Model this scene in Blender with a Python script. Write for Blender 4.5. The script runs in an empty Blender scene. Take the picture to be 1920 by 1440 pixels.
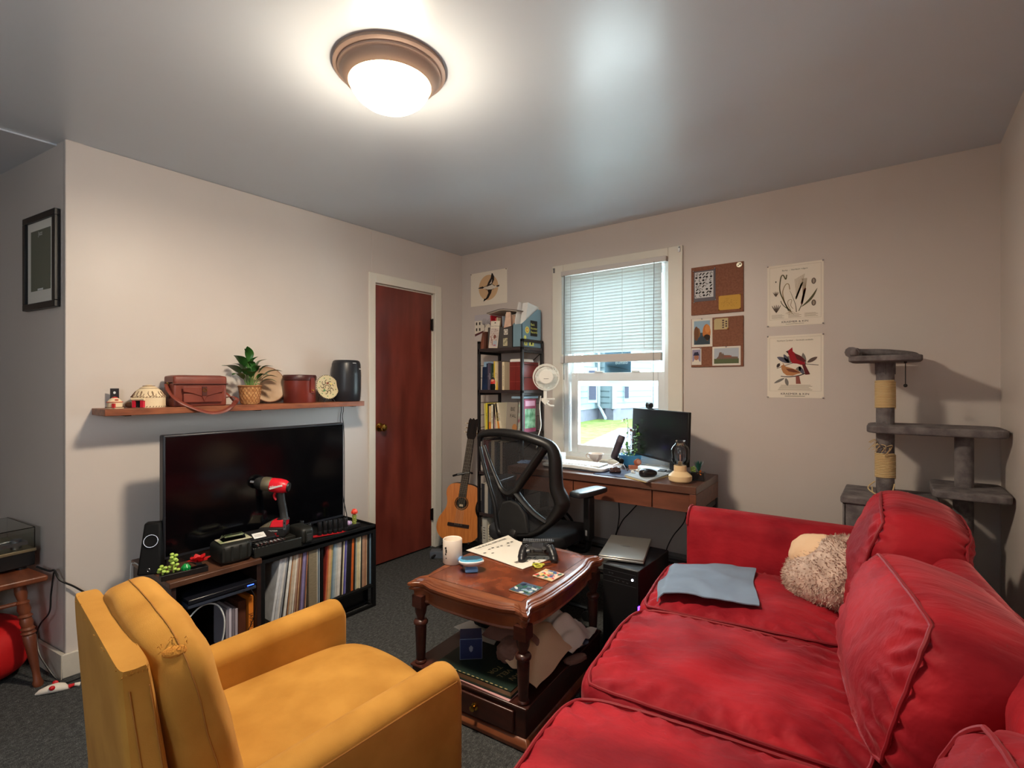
import bpy, bmesh, math, random
from mathutils import Vector, Matrix, noise
PI = math.pi
scene = bpy.context.scene
COL = scene.collection
V = Vector

# ---------------------------------------------------------------- camera
FOC = 945.0
YAW = math.radians(37.27)
CAM = V((2.994, -3.216, 1.329))
FW = V((-math.sin(YAW), math.cos(YAW), 0))
RT = V((math.cos(YAW), math.sin(YAW), 0))
cd = bpy.data.cameras.new('camera')
cam = bpy.data.objects.new('camera', cd)
COL.objects.link(cam)
cam.location = CAM
cam.rotation_euler = (PI/2, 0, YAW)
cd.sensor_width = 36
cd.lens = FOC/1920*36
cd.clip_start = 0.02
scene.camera = cam

def at(px, py, x=None, y=None, z=None, d=None):
    """measured point of the photograph -> point of the room on a known plane"""
    v = FW*FOC + RT*(px-960) + V((0, 0, 720-py))
    if d is not None: return CAM + v*(d/FOC)
    if x is not None: return CAM + v*((x-CAM.x)/v.x)
    if y is not None: return CAM + v*((y-CAM.y)/v.y)
    return CAM + v*((z-CAM.z)/v.z)

# ---------------------------------------------------------------- materials
def lin(c):
    o = []
    for v in c[:3]:
        v = v/255.0
        o.append(v/12.92 if v <= 0.04045 else ((v+0.055)/1.055)**2.4)
    return (o[0], o[1], o[2], 1)
def hexc(h):
    return (int(h[0:2], 16), int(h[2:4], 16), int(h[4:6], 16))
MATS = {}
def mat(name, col, rough=.5, metal=0, spec=.5, var=0, vs=6, stretch=(1, 1, 1), bump=0, bs=60, bd=.002, sheen=0, coat=0,
        emit=None, es=0, alpha=1, trans=0, ior=1.45, col2=None, sub=0, bstretch=None, detail=4):
    if name in MATS: return MATS[name]
    if isinstance(col, str): col = hexc(col)
    if isinstance(col2, str): col2 = hexc(col2)
    m = bpy.data.materials.new(name); m.use_nodes = True
    nt = m.node_tree; b = nt.nodes['Principled BSDF']
    I = b.inputs
    c = lin(col)
    I['Base Color'].default_value = c
    I['Roughness'].default_value = rough
    I['Metallic'].default_value = metal
    I['Specular IOR Level'].default_value = spec
    I['IOR'].default_value = ior
    if sheen:
        I['Sheen Weight'].default_value = sheen; I['Sheen Roughness'].default_value = .4
        I['Sheen Tint'].default_value = (min(1, c[0]*2+.2), min(1, c[1]*2+.2), min(1, c[2]*2+.2), 1)
    if coat: I['Coat Weight'].default_value = coat; I['Coat Roughness'].default_value = .2
    if trans: I['Transmission Weight'].default_value = trans
    if alpha < 1: I['Alpha'].default_value = alpha
    if sub: I['Subsurface Weight'].default_value = sub
    if emit is not None:
        I['Emission Color'].default_value = lin(hexc(emit) if isinstance(emit, str) else emit); I['Emission Strength'].default_value = es
    def coords(st):
        tc = nt.nodes.new('ShaderNodeTexCoord'); mp = nt.nodes.new('ShaderNodeMapping')
        mp.inputs['Scale'].default_value = st
        nt.links.new(tc.outputs['Object'], mp.inputs['Vector']); return mp
    if var or col2 is not None:
        mp = coords(stretch)
        n = nt.nodes.new('ShaderNodeTexNoise'); n.inputs['Scale'].default_value = vs; n.inputs['Detail'].default_value = detail
        nt.links.new(mp.outputs[0], n.inputs['Vector'])
        r = nt.nodes.new('ShaderNodeValToRGB')
        r.color_ramp.elements[0].position = .36; r.color_ramp.elements[1].position = .64
        if col2 is None:
            a = tuple(max(0, x*(1-var)) for x in c[:3])+(1,); d = tuple(min(1, x*(1+var)) for x in c[:3])+(1,)
        else: a, d = c, lin(col2)
        r.color_ramp.elements[0].color = a; r.color_ramp.elements[1].color = d
        nt.links.new(n.outputs['Fac'], r.inputs[0]); nt.links.new(r.outputs[0], I['Base Color'])
    if bump:
        mp2 = coords(bstretch or (1, 1, 1))
        n2 = nt.nodes.new('ShaderNodeTexNoise'); n2.inputs['Scale'].default_value = bs; n2.inputs['Detail'].default_value = 3
        nt.links.new(mp2.outputs[0], n2.inputs['Vector'])
        bp = nt.nodes.new('ShaderNodeBump'); bp.inputs['Strength'].default_value = bump; bp.inputs['Distance'].default_value = bd
        nt.links.new(n2.outputs['Fac'], bp.inputs['Height']); nt.links.new(bp.outputs[0], I['Normal'])
    MATS[name] = m
    return m

# ---------------------------------------------------------------- mesh builder
ROOT = {}
class MB:
    def __init__(s, m=None):
        s.bm = bmesh.new(); s.mats = []; s.m = m
    def mi(s, m):
        m = m or s.m
        if m not in s.mats: s.mats.append(m)
        return s.mats.index(m)
    def _add(s, vs, fs, m, M=None, smooth=True):
        i = s.mi(m)
        bv = [s.bm.verts.new((M @ V(v)) if M is not None else V(v)) for v in vs]
        out = []
        for f in fs:
            if len(set(f)) < 3: continue
            try: fa = s.bm.faces.new([bv[k] for k in f])
            except ValueError: continue
            fa.material_index = i; fa.smooth = smooth; out.append(fa)
        return bv, out
    def box(s, x0, x1, y0, y1, z0, z1, m=None, M=None):
        vs = [(x0,y0,z0),(x1,y0,z0),(x1,y1,z0),(x0,y1,z0),(x0,y0,z1),(x1,y0,z1),(x1,y1,z1),(x0,y1,z1)]
        fs = [(3,2,1,0),(4,5,6,7),(0,1,5,4),(1,2,6,5),(2,3,7,6),(3,0,4,7)]
        s._add(vs, fs, m, M); return s
    def cbox(s, c, d, m=None, M=None):
        return s.box(c[0]-d[0]/2, c[0]+d[0]/2, c[1]-d[1]/2, c[1]+d[1]/2, c[2]-d[2]/2, c[2]+d[2]/2, m, M)
    def hexa(s, bot, top, m=None, M=None):
        n = len(bot)
        vs = list(bot)+list(top)
        fs = [tuple(range(n-1, -1, -1)), tuple(range(n, 2*n))]+[(i, (i+1) % n, n+(i+1) % n, n+i) for i in range(n)]
        s._add(vs, fs, m, M); return s
    def poly(s, pts, m=None, M=None):
        s._add(pts, [tuple(range(len(pts)))], m, M, False); return s
    def flat(s, pts2, z=0, m=None, M=None):
        return s.poly([(p[0], p[1], z) for p in pts2], m, M)
    def rect(s, x0, x1, y0, y1, z=0, m=None, M=None):
        return s.flat([(x0,y0),(x1,y0),(x1,y1),(x0,y1)], z, m, M)
    def disc(s, c, rx, ry=None, z=0, m=None, M=None, n=20, a0=0, rot=0):
        ry = ry or rx; pts = []
        for i in range(n):
            a = 2*PI*i/n; x = rx*math.cos(a); y = ry*math.sin(a)
            pts.append((c[0]+x*math.cos(rot)-y*math.sin(rot), c[1]+x*math.sin(rot)+y*math.cos(rot)))
        return s.flat(pts, z, m, M)
    def stroke(s, pts, w, z=0, m=None, M=None, w2=None):
        """flat ribbon in the plane along pts"""
        n = len(pts); L = []; R = []
        for i, p in enumerate(pts):
            a = V(pts[max(0, i-1)]); b = V(pts[min(n-1, i+1)]); t = (b-a)
            if t.length < 1e-9: t = V((1, 0))
            t.normalize(); nn = V((-t.y, t.x))
            ww = w if w2 is None else w+(w2-w)*i/(n-1)
            L.append((p[0]+nn.x*ww/2, p[1]+nn.y*ww/2, z)); R.append((p[0]-nn.x*ww/2, p[1]-nn.y*ww/2, z))
        s._add(L+R, [(i, n+i, n+i+1, i+1) for i in range(n-1)], m, M, False); return s
    def leaf(s, a, b, w, z=0, m=None, M=None, bend=0, n=8):
        a = V(a); b = V(b); t = b-a; nn = V((-t.y, t.x)).normalized(); L = []; R = []
        for i in range(n+1):
            u = i/n; p = a+t*u+nn*bend*math.sin(PI*u); ww = w/2*math.sin(PI*min(1, u*1.0))**.7 if 0 < u < 1 else 0
            L.append((p.x+nn.x*ww, p.y+nn.y*ww)); R.append((p.x-nn.x*ww, p.y-nn.y*ww))
        return s.flat(R+L[1:-1][::-1], z, m, M)
    def prism(s, pts2, z0, z1, m=None, M=None):
        return s.hexa([(p[0], p[1], z0) for p in pts2], [(p[0], p[1], z1) for p in pts2], m, M)
    def loft(s, rings, m=None, M=None, cap=True, closed=False, smooth=True):
        n = len(rings[0]); vs = [p for r in rings for p in r]; fs = []
        k = len(rings)
        for j in range(k if closed else k-1):
            a = j*n; b = ((j+1) % k)*n
            for i in range(n): fs.append((a+i, a+(i+1) % n, b+(i+1) % n, b+i))
        if cap and not closed: fs += [tuple(range(n-1, -1, -1)), tuple(range((k-1)*n, k*n))]
        s._add(vs, fs, m, M, smooth); return s
    def tube(s, pts, r, m=None, n=8, M=None, closed=False, flat=1.0):
        pts = [V(p) for p in pts]; k = len(pts); rings = []; ref = None
        for i, p in enumerate(pts):
            if closed: t = pts[(i+1) % k]-pts[i-1]
            else: t = pts[min(k-1, i+1)]-pts[max(0, i-1)]
            if t.length < 1e-9: t = V((0, 0, 1))
            t.normalize()
            if ref is None: ref = V((0, 0, 1)) if abs(t.z) < .9 else V((1, 0, 0))
            u = t.cross(ref)
            if u.length < 1e-6: u = t.orthogonal()
            u.normalize(); w = u.cross(t).normalized(); ref = w
            rr = r[i] if isinstance(r, (list, tuple)) else r
            rings.append([p+u*(rr*math.cos(2*PI*a/n))+w*(rr*flat*math.sin(2*PI*a/n)) for a in range(n)])
        return s.loft(rings, m, M, True, closed)
    def cyl(s, p0, p1, r0, m=None, r1=None, n=16, M=None):
        return s.tube([p0, p1], [r0, r0 if r1 is None else r1], m, n, M)
    def lathe(s, prof, m=None, n=28, M=None, c=(0, 0, 0), sx=1, sy=1):
        rings = []
        for r, z in prof:
            r = max(r, 1e-5)
            rings.append([(c[0]+sx*r*math.cos(2*PI*a/n), c[1]+sy*r*math.sin(2*PI*a/n), c[2]+z) for a in range(n)])
        return s.loft(rings, m, M, True)
    def ball(s, c, r, m=None, n=16, k=10, M=None):
        if not isinstance(r, (list, tuple)): r = (r, r, r)
        prof = [[(c[0]+r[0]*math.sin(PI*j/k)*math.cos(2*PI*a/n), c[1]+r[1]*math.sin(PI*j/k)*math.sin(2*PI*a/n), c[2]-r[2]*math.cos(PI*j/k)) for a in range(n)] for j in range(1, k)]
        return s.loft(prof, m, M, True)
    def torus(s, c, R, r, m=None, M=None, n=32, k=8, axis='z', sx=1, sy=1):
        pts = []
        for i in range(n):
            a = 2*PI*i/n; u, w = R*sx*math.cos(a), R*sy*math.sin(a)
            pts.append({'z': (u, w, 0), 'y': (u, 0, w), 'x': (0, u, w)}[axis])
        return s.tube([V(p)+V(c) for p in pts], r, m, k, M, True)
    def grid(s, fn, nu, nv, m=None, M=None, cu=False, cv=False):
        vs = [fn(i/nu, j/nv) for i in range(nu if cu else nu+1) for j in range(nv if cv else nv+1)]
        A = nu if cu else nu+1; B = nv if cv else nv+1; fs = []
        for i in range(nu):
            for j in range(nv):
                fs.append((i*B+j, ((i+1) % A)*B+j, ((i+1) % A)*B+(j+1) % B, i*B+(j+1) % B))
        s._add(vs, fs, m, M); return s
    def sheet(s, fn, nu, nv, th, m=None, M=None):
        """cloth or paper with real thickness: fn(u,v)->point"""
        P = [[V(fn(i/nu, j/nv)) for j in range(nv+1)] for i in range(nu+1)]
        top = []; bot = []
        for i in range(nu+1):
            for j in range(nv+1):
                a = P[min(nu, i+1)][j]-P[max(0, i-1)][j]; b = P[i][min(nv, j+1)]-P[i][max(0, j-1)]
                n = a.cross(b)
                n = n.normalized() if n.length > 1e-12 else V((0, 0, 1))
                top.append(P[i][j]+n*th/2); bot.append(P[i][j]-n*th/2)
        B = nv+1; N = len(top); fs = []
        for i in range(nu):
            for j in range(nv):
                q = (i*B+j, (i+1)*B+j, (i+1)*B+j+1, i*B+j+1)
                fs.append(q); fs.append(tuple(N+k for k in reversed(q)))
        for i in range(nu):
            fs.append((i*B, N+i*B, N+(i+1)*B, (i+1)*B)); fs.append(((i+1)*B+nv, N+(i+1)*B+nv, N+i*B+nv, i*B+nv))
        for j in range(nv):
            fs.append((j+1, N+j+1, N+j, j)); fs.append((nu*B+j, N+nu*B+j, N+nu*B+j+1, nu*B+j+1))
        s._add(top+bot, fs, m, M); return s
    def puff(s, size, m=None, e=5, res=14, fn=None, M=None):
        """soft box: superellipsoid of the given full size about the origin; fn(p, unit) may move each point"""
        hx, hy, hz = size[0]/2, size[1]/2, size[2]/2
        idx = {}; vs = []; fs = []
        def vid(p):
            k = (round(p[0], 5), round(p[1], 5), round(p[2], 5))
            if k in idx: return idx[k]
            q = puffpoint(p, e); w = V((q[0]*hx, q[1]*hy, q[2]*hz))
            if fn: w = fn(w, q)
            idx[k] = len(vs); vs.append(w); return idx[k]
        for ax in range(3):
            for sg in (-1, 1):
                for i in range(res):
                    for j in range(res):
                        q = []
                        for di, dj in ((0, 0), (1, 0), (1, 1), (0, 1)):
                            a = -1+2*(i+di)/res; b = -1+2*(j+dj)/res
                            a = math.sin(a*PI/2)*.35+a*.65; b = math.sin(b*PI/2)*.35+b*.65
                            p = [0, 0, 0]; p[ax] = sg; p[(ax+1) % 3] = a; p[(ax+2) % 3] = b
                            q.append(vid(p))
                        fs.append(tuple(q if sg > 0 else q[::-1]))
        s._add(vs, fs, m, M); return s
    def text(s, body, size, m=None, M=None, ax='CENTER', ay='CENTER', ex=0, sx=1):
        cu = bpy.data.curves.new('t', 'FONT'); cu.body = body; cu.size = size; cu.align_x = ax; cu.align_y = ay; cu.extrude = ex
        cu.resolution_u = 2
        ob = bpy.data.objects.new('t', cu); COL.objects.link(ob)
        dg = bpy.context.evaluated_depsgraph_get(); dg.update()
        me = bpy.data.meshes.new_from_object(ob.evaluated_get(dg))
        i = s.mi(m); vs = []
        for v in me.vertices:
            c = V((v.co.x*sx, v.co.y, v.co.z)); vs.append(s.bm.verts.new(M @ c if M is not None else c))
        for p in me.polygons:
            try:
                f = s.bm.faces.new([vs[k] for k in p.vertices]); f.material_index = i; f.smooth = False
            except ValueError: pass
        bpy.data.objects.remove(ob); bpy.data.curves.remove(cu); bpy.data.meshes.remove(me)
        return s
    def build(s, name, parent=None, world=False, bevel=0, seg=2, sub=0, angle=40, label=None, kind=None, fix=True):
        if world and parent is not None: s.bm.transform(ROOT[parent.name].inverted())
        if fix: bmesh.ops.recalc_face_normals(s.bm, faces=s.bm.faces[:])
        me = bpy.data.meshes.new(name); s.bm.to_mesh(me); s.bm.free()
        for m in s.mats: me.materials.append(m)
        try: me.set_sharp_from_angle(angle=math.radians(angle))
        except Exception: pass
        o = bpy.data.objects.new(name, me); COL.objects.link(o)
        if parent is not None: o.parent = parent; ROOT[o.name] = ROOT.get(parent.name, Matrix())
        else: ROOT[o.name] = Matrix()
        if bevel:
            b = o.modifiers.new('bevel', 'BEVEL'); b.width = bevel; b.segments = seg; b.limit_method = 'ANGLE'; b.angle_limit = math.radians(35)
        if sub:
            b = o.modifiers.new('sub', 'SUBSURF'); b.levels = sub; b.render_levels = sub
        if label: o['label'] = label
        if kind: o['kind'] = kind
        return o
def puffpoint(p, e):
    k = (abs(p[0])**e+abs(p[1])**e+abs(p[2])**e)**(1.0/e)
    return V((p[0]/k, p[1]/k, p[2]/k))
def tags(o, label=None, cat=None, group=None, kind=None):
    if label: o['label'] = label
    if cat: o['category'] = cat
    if group: o['group'] = group
    if kind: o['kind'] = kind
    return o
def xf(loc=(0, 0, 0), rz=0, rx=0, ry=0, s=1):
    return Matrix.Translation(V(loc)) @ Matrix.Rotation(rz, 4, 'Z') @ Matrix.Rotation(ry, 4, 'Y') @ Matrix.Rotation(rx, 4, 'X') @ Matrix.Scale(s, 4)
def thing(name, label, cat, loc=(0, 0, 0), rz=0, group=None, rx=0, ry=0):
    o = bpy.data.objects.new(name, None); COL.objects.link(o)
    o.empty_display_size = .05
    M = xf(loc, rz, rx, ry); o.matrix_basis = M; ROOT[o.name] = M
    return tags(o, label, cat, group)
def solo(mb, name, label, cat, loc=(0, 0, 0), rz=0, group=None, world=False, rx=0, ry=0, kind=None, **k):
    M = xf(loc, rz, rx, ry)
    if world: mb.bm.transform(M.inverted())
    o = mb.build(name, **k); o.matrix_basis = M; ROOT[o.name] = M
    return tags(o, label, cat, group, kind)
def struct(mb, name, parent=None, **k):
    o = mb.build(name, parent, **k)
    if parent is None: o['kind'] = 'structure'
    return o
def copytree(o, loc=None, rz=None, label=None, parent=None):
    c = o.copy(); COL.objects.link(c)
    for ch in list(o.children): copytree(ch, parent=c)
    if parent is not None: c.parent = parent
    if loc is not None:
        c.matrix_basis = xf(loc, rz or 0)
    if label: c['label'] = label
    return c
def arc(c, r, a0, a1, n, z=None):
    out = []
    for i in range(n+1):
        a = math.radians(a0+(a1-a0)*i/n); p = (c[0]+r*math.cos(a), c[1]+r*math.sin(a))
        out.append(p if z is None else (p[0], p[1], z))
    return out
def spline(pts, n=6, closed=False):
    pts = [V(p) for p in pts]; k = len(pts); out = []
    for i in range(k if closed else k-1):
        if closed: a, b, c, d = pts[i-1], pts[i], pts[(i+1) % k], pts[(i+2) % k]
        else: a, b, c, d = pts[max(0, i-1)], pts[i], pts[i+1], pts[min(k-1, i+2)]
        for j in range(n):
            t = j/n
            out.append(.5*((2*b)+(c-a)*t+(2*a-5*b+4*c-d)*t*t+(3*b-a-3*c+d)*t**3))
    if not closed: out.append(pts[-1])
    return out
def nz(p, s=1, o=0): return noise.noise(V((p[0]*s+o, p[1]*s+o*1.7, p[2]*s-o)))
WALLM = Matrix(((1, 0, 0, 0), (0, 0, -1, 0), (0, 1, 0, 0), (0, 0, 0, 1)))   # u along +X, v up, facing -Y
def onback(x, z, y=0.0): return Matrix.Translation(V((x, y, z))) @ WALLM

# ---------------------------------------------------------------- shared materials
M_wall = mat('wall_paint', (206, 196, 188), .40, bump=.12, bs=90, bd=.001, var=.02, vs=2, spec=.5)
M_ceil = mat('ceiling_paint', (196, 205, 214), .34, bump=.08, bs=40, bd=.0008, var=.02, vs=1.5, spec=.8, coat=.35)
M_trim = mat('white_trim_paint', (226, 221, 208), .35, var=.02, vs=3)
M_black = mat('black_plastic', (20, 20, 22), .4)
M_blackm = mat('black_matte', (14, 14, 15), .7, spec=.2)
M_blackmetal = mat('black_metal', (26, 25, 27), .38, spec=.5)
M_dark = mat('dark_gap', (6, 6, 6), .9)
M_white = mat('white_plastic', (225, 225, 222), .35)
M_paper = mat('white_paper', (226, 220, 208), .8)
M_cream = mat('cream_paper', (222, 212, 195), .8)
M_chrome = mat('chrome', (200, 200, 205), .18, metal=1)
M_steel = mat('brushed_steel', (150, 150, 155), .35, metal=1)
M_brass = mat('brass', (196, 150, 72), .2, metal=1)
M_ink = mat('black_ink', (24, 22, 22), .7)
M_grey = mat('grey_print', (120, 115, 110), .8)
M_red = mat('red_plastic', (196, 24, 34), .35)
# ================================================================ SETTING
XR = 3.38
# carpet
def carpet():
    m = bpy.data.materials.new('carpet'); m.use_nodes = True; nt = m.node_tree; b = nt.nodes['Principled BSDF']
    tc = nt.nodes.new('ShaderNodeTexCoord')
    def noi(sc, st, det=3):
        mp = nt.nodes.new('ShaderNodeMapping'); mp.inputs['Scale'].default_value = st
        n = nt.nodes.new('ShaderNodeTexNoise'); n.inputs['Scale'].default_value = sc; n.inputs['Detail'].default_value = det
        nt.links.new(tc.outputs['Object'], mp.inputs[0]); nt.links.new(mp.outputs[0], n.inputs['Vector']); return n
    n1 = noi(300, (1, 1, 1)); n2 = noi(100, (1, .5, 1), 6)
    r = nt.nodes.new('ShaderNodeValToRGB'); e = r.color_ramp.elements
    e[0].position = .35; e[0].color = lin((42, 43, 44)); e[1].position = .72; e[1].color = lin((122, 123, 121))
    k = e.new(.52); k.color = lin((68, 69, 69))
    mx = nt.nodes.new('ShaderNodeMath'); mx.operation = 'ADD'
    m2 = nt.nodes.new('ShaderNodeMath'); m2.operation = 'MULTIPLY'; m2.inputs[1].default_value = .62
    m3 = nt.nodes.new('ShaderNodeMath'); m3.operation = 'MULTIPLY'; m3.inputs[1].default_value = .38
    nt.links.new(n1.outputs['Fac'], m2.inputs[0]); nt.links.new(n2.outputs['Fac'], m3.inputs[0])
    nt.links.new(m2.outputs[0], mx.inputs[0]); nt.links.new(m3.outputs[0], mx.inputs[1])
    nt.links.new(mx.outputs[0], r.inputs[0]); nt.links.new(r.outputs[0], b.inputs['Base Color'])
    bp = nt.nodes.new('ShaderNodeBump'); bp.inputs['Strength'].default_value = .8; bp.inputs['Distance'].default_value = .004
    nt.links.new(n1.outputs['Fac'], bp.inputs['Height']); nt.links.new(bp.outputs[0], b.inputs['Normal'])
    b.inputs['Roughness'].default_value = .95; b.inputs['Specular IOR Level'].default_value = .1
    return m
M_carpet = carpet()
YB = -5.2      # wall behind the camera
struct(MB(M_carpet).box(-1.3, XR+.12, YB-.12, .12, -.08, 0), 'floor')
struct(MB(M_ceil).box(-.10, XR+.12, YB-.12, .14, 2.44, 2.56), 'ceiling')
struct(MB(M_ceil).hexa([(-1.3, -5.32, 2.433), (-.10, -5.32, 2.433), (-.10, -2.5, 2.433), (-1.3, -2.5, 2.433)], [(-1.3, -5.32, 2.56), (-.10, -5.32, 2.56), (-.10, -2.5, 2.56), (-1.3, -2.5, 2.56)]), 'ceiling_alcove')
# left wall with the closet door opening
w = MB(M_wall)
DY0, DY1, DZ = -.945, -.32, 2.075
w.box(-.12, 0, -2.625, DY0, 0, 2.44); w.box(-.12, 0, DY1, .12, 0, 2.44); w.box(-.12, 0, DY0, DY1, DZ, 2.44)
w.box(-.14, -.12, DY0-.02, DY1+.02, 0, DZ+.02, M_dark)
struct(w, 'wall_left', bevel=.004)
struct(MB(M_wall).box(-.12, 0, YB, -3.3, 0, 2.44), 'wall_left_light_block')  # unseen wall added to keep the rear fill light off the alcove
# alcove walls
struct(MB(M_wall).prism([(-.001, -2.62), (-1.2, -2.80), (-1.2, -2.60), (-.001, -2.56)], 0, 2.44), 'wall_alcove_side')
struct(MB(M_wall).box(-1.10, -1.0, YB, -2.6, 0, 2.415), 'wall_alcove_back')
struct(MB(M_wall).box(-1.3, -1.1, YB, -2.6, 0, 2.44), 'wall_alcove_end')
w = MB(M_wall); RY0, RY1, RZ0, RZ1 = -4.92, -4.34, 1.45, 2.05      # with a small high opening added out of view to let in fill light
w.box(XR, XR+.12, RY1, .12, 0, 2.44); w.box(XR, XR+.12, YB, RY0, 0, 2.44); w.box(XR, XR+.12, RY0, RY1, 0, RZ0); w.box(XR, XR+.12, RY0, RY1, RZ1, 2.44)
struct(w, 'wall_right')
w = MB(M_wall).box(-1.3, XR+.12, YB-.12, YB, 0, 2.44)
struct(w, 'wall_behind')
# back wall with the window opening
WX0, WX1, WZ0, WZ1 = 1.035, 1.825, .80, 2.15
w = MB(M_wall)
w.box(-.12, WX0, 0, .14, 0, 2.44); w.box(WX1, XR+.12, 0, .14, 0, 2.44); w.box(WX0, WX1, 0, .14, 0, WZ0); w.box(WX0, WX1, 0, .14, WZ1, 2.44)
struct(w, 'wall_back')
# ---- window_1
w = MB(M_trim)
w.box(.942, WX0, -.018, .0, .70, 2.212); w.box(WX1, 1.918, -.018, 0, .70, 2.212); w.box(WX0, WX1, -.018, 0, WZ1, 2.212)
win = struct(w, 'window_1', bevel=.003)
M_vinyl = mat('white_vinyl', (228, 232, 232), .3)
w = MB(M_vinyl)      # jamb liner and frame
w.box(WX0, WX0+.035, 0, .13, WZ0, WZ1); w.box(WX1-.03, WX1, 0, .13, WZ0, WZ1); w.box(WX0+.035, WX1-.03, .001, .129, WZ1-.03, WZ1); w.box(WX0+.035, WX1-.03, .001, .129, WZ0-.005, WZ0+.03)
w.box(WX0+.035, WX0+.05, .056, .07, WZ0+.03, WZ1-.03)
w.build('window_frame', win, bevel=.002)
w = MB(M_vinyl)      # lower sash
lx0, lx1 = WX0+.05, WX1-.03
w.box(lx0, lx0+.055, .02, .055, WZ0+.03, 1.41); w.box(lx1-.05, lx1, .02, .055, WZ0+.03, 1.41); w.box(lx0+.055, lx1-.05, .021, .054, 1.35, 1.41); w.box(lx0+.055, lx1-.05, .021, .054, WZ0+.03, WZ0+.085)
w.box((lx0+lx1)/2-.16, (lx0+lx1)/2-.10, .012, .05, 1.41, 1.422); w.box((lx0+lx1)/2+.12, (lx0+lx1)/2+.18, .012, .05, 1.41, 1.422)
lower = w.build('lower_sash', win, bevel=.002)
w = MB(M_vinyl)      # upper sash
w.box(lx0, lx0+.05, .075, .11, 1.35, WZ1-.03); w.box(lx1-.045, lx1, .075, .11, 1.35, WZ1-.03); w.box(lx0+.05, lx1-.045, .076, .109, 1.315, 1.35); w.box(lx0+.05, lx1-.045, .076, .109, WZ1-.07, WZ1-.03)
w.build('upper_sash', win, bevel=.002)
def glassmat():
    m = bpy.data.materials.new('window_glass'); m.use_nodes = True; nt = m.node_tree
    for n in list(nt.nodes): nt.nodes.remove(n)
    o = nt.nodes.new('ShaderNodeOutputMaterial'); t = nt.nodes.new('ShaderNodeBsdfTransparent'); g = nt.nodes.new('ShaderNodeBsdfGlossy')
    t.inputs[0].default_value = (.93, .97, .97, 1); g.inputs['Roughness'].default_value = .02
    f = nt.nodes.new('ShaderNodeFresnel'); f.inputs[0].default_value = 1.2; mx = nt.nodes.new('ShaderNodeMixShader')
    nt.links.new(f.outputs[0], mx.inputs[0]); nt.links.new(t.outputs[0], mx.inputs[1]); nt.links.new(g.outputs[0], mx.inputs[2]); nt.links.new(mx.outputs[0], o.inputs[0])
    return m
M_glass = glassmat()
MB(M_glass).box(lx0+.05, lx1-.045, .034, .038, WZ0+.08, 1.355).build('pane', win)
MB(M_glass).box(lx0+.045, lx1-.04, .09, .094, 1.345, WZ1-.065).build('pane', win)
w = MB(M_trim).box(1.036, 1.824, -.02, .0, .76, .80)
struct(w, 'trim_1', bevel=.006)
# small metal brackets on the casing
for x, z in ((.952, 2.16), (1.893, 2.17)):
    w = MB(M_steel).box(x, x+.012, -.024, -.018, z, z+.035); w.cyl((x+.006, -.022, z+.028), (x+.006, -.034, z+.028), .003)
    w.build('curtain_bracket', win)
# ---- mini blind
def blindmat():
    m = bpy.data.materials.new('blind_slat'); m.use_nodes = True; nt = m.node_tree; b = nt.nodes['Principled BSDF']
    b.inputs['Base Color'].default_value = lin((214, 220, 220)); b.inputs['Roughness'].default_value = .4
    o = nt.nodes['Material Output']; t = nt.nodes.new('ShaderNodeBsdfTranslucent'); t.inputs[0].default_value = lin((222, 230, 230))
    mx = nt.nodes.new('ShaderNodeMixShader'); mx.inputs[0].default_value = .24
    nt.links.new(b.outputs[0], mx.inputs[1]); nt.links.new(t.outputs[0], mx.inputs[2]); nt.links.new(mx.outputs[0], o.inputs[0])
    return m
M_slat = blindmat()
M_blindw = mat('blind_rail', (205, 200, 196), .4)
bl = thing('window_blind', 'white horizontal mini blind with closed slats covering the upper half of the window', 'blind', (1.41, -.03, 1.484))
bx0, bx1 = 1.032, 1.79
MB(M_blindw).box(bx0, 1.822, -.045, -.005, 2.12, 2.155).build('headrail', bl, True, bevel=.002)
MB(M_blindw).box(bx0-.002, bx1, -.05, -.015, 1.482, 1.535).build('bottom_rail', bl, True, bevel=.003)
zz = 2.105; k = 0
first = None
while zz > 1.54:
    if first is None:
        s = MB(M_slat)
        def slat(u, v):
            a = math.radians(73); t = (v-.5)*.0255; bow = .0018*(1-(2*v-1)**2)
            return (bx0+u*(bx1-bx0)-1.41, -.031+.03-t*math.cos(a)-bow*math.sin(a), t*math.sin(a)-bow*math.cos(a))
        s.sheet(slat, 1, 6, .0006)
        first = s.build('slat', bl); first.location = (0, 0, zz-1.484); o = first
    else:
        o = first.copy(); COL.objects.link(o); o.parent = bl; o.location = (0, 0, zz-1.484)
    zz -= .0218; k += 1
M_cord = mat('grey_cord', (120, 122, 122), .6)
for x in (1.115, 1.30, 1.52, 1.675):
    MB(M_blindw).cyl((x, -.046, 2.12), (x, -.046, 1.53), .0012, n=5).build('ladder_cord', bl, True)
MB(M_cord).tube([(1.068, -.055, 2.12), (1.069, -.06, 1.8), (1.067, -.058, 1.36)], .0035, n=6).build('tilt_wand', bl, True)
MB(M_cord).tube([(1.745, -.05, 2.125), (1.742, -.052, 1.7), (1.74, -.05, 1.18)], .0018, n=5).build('lift_cord', bl, True)

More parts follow.
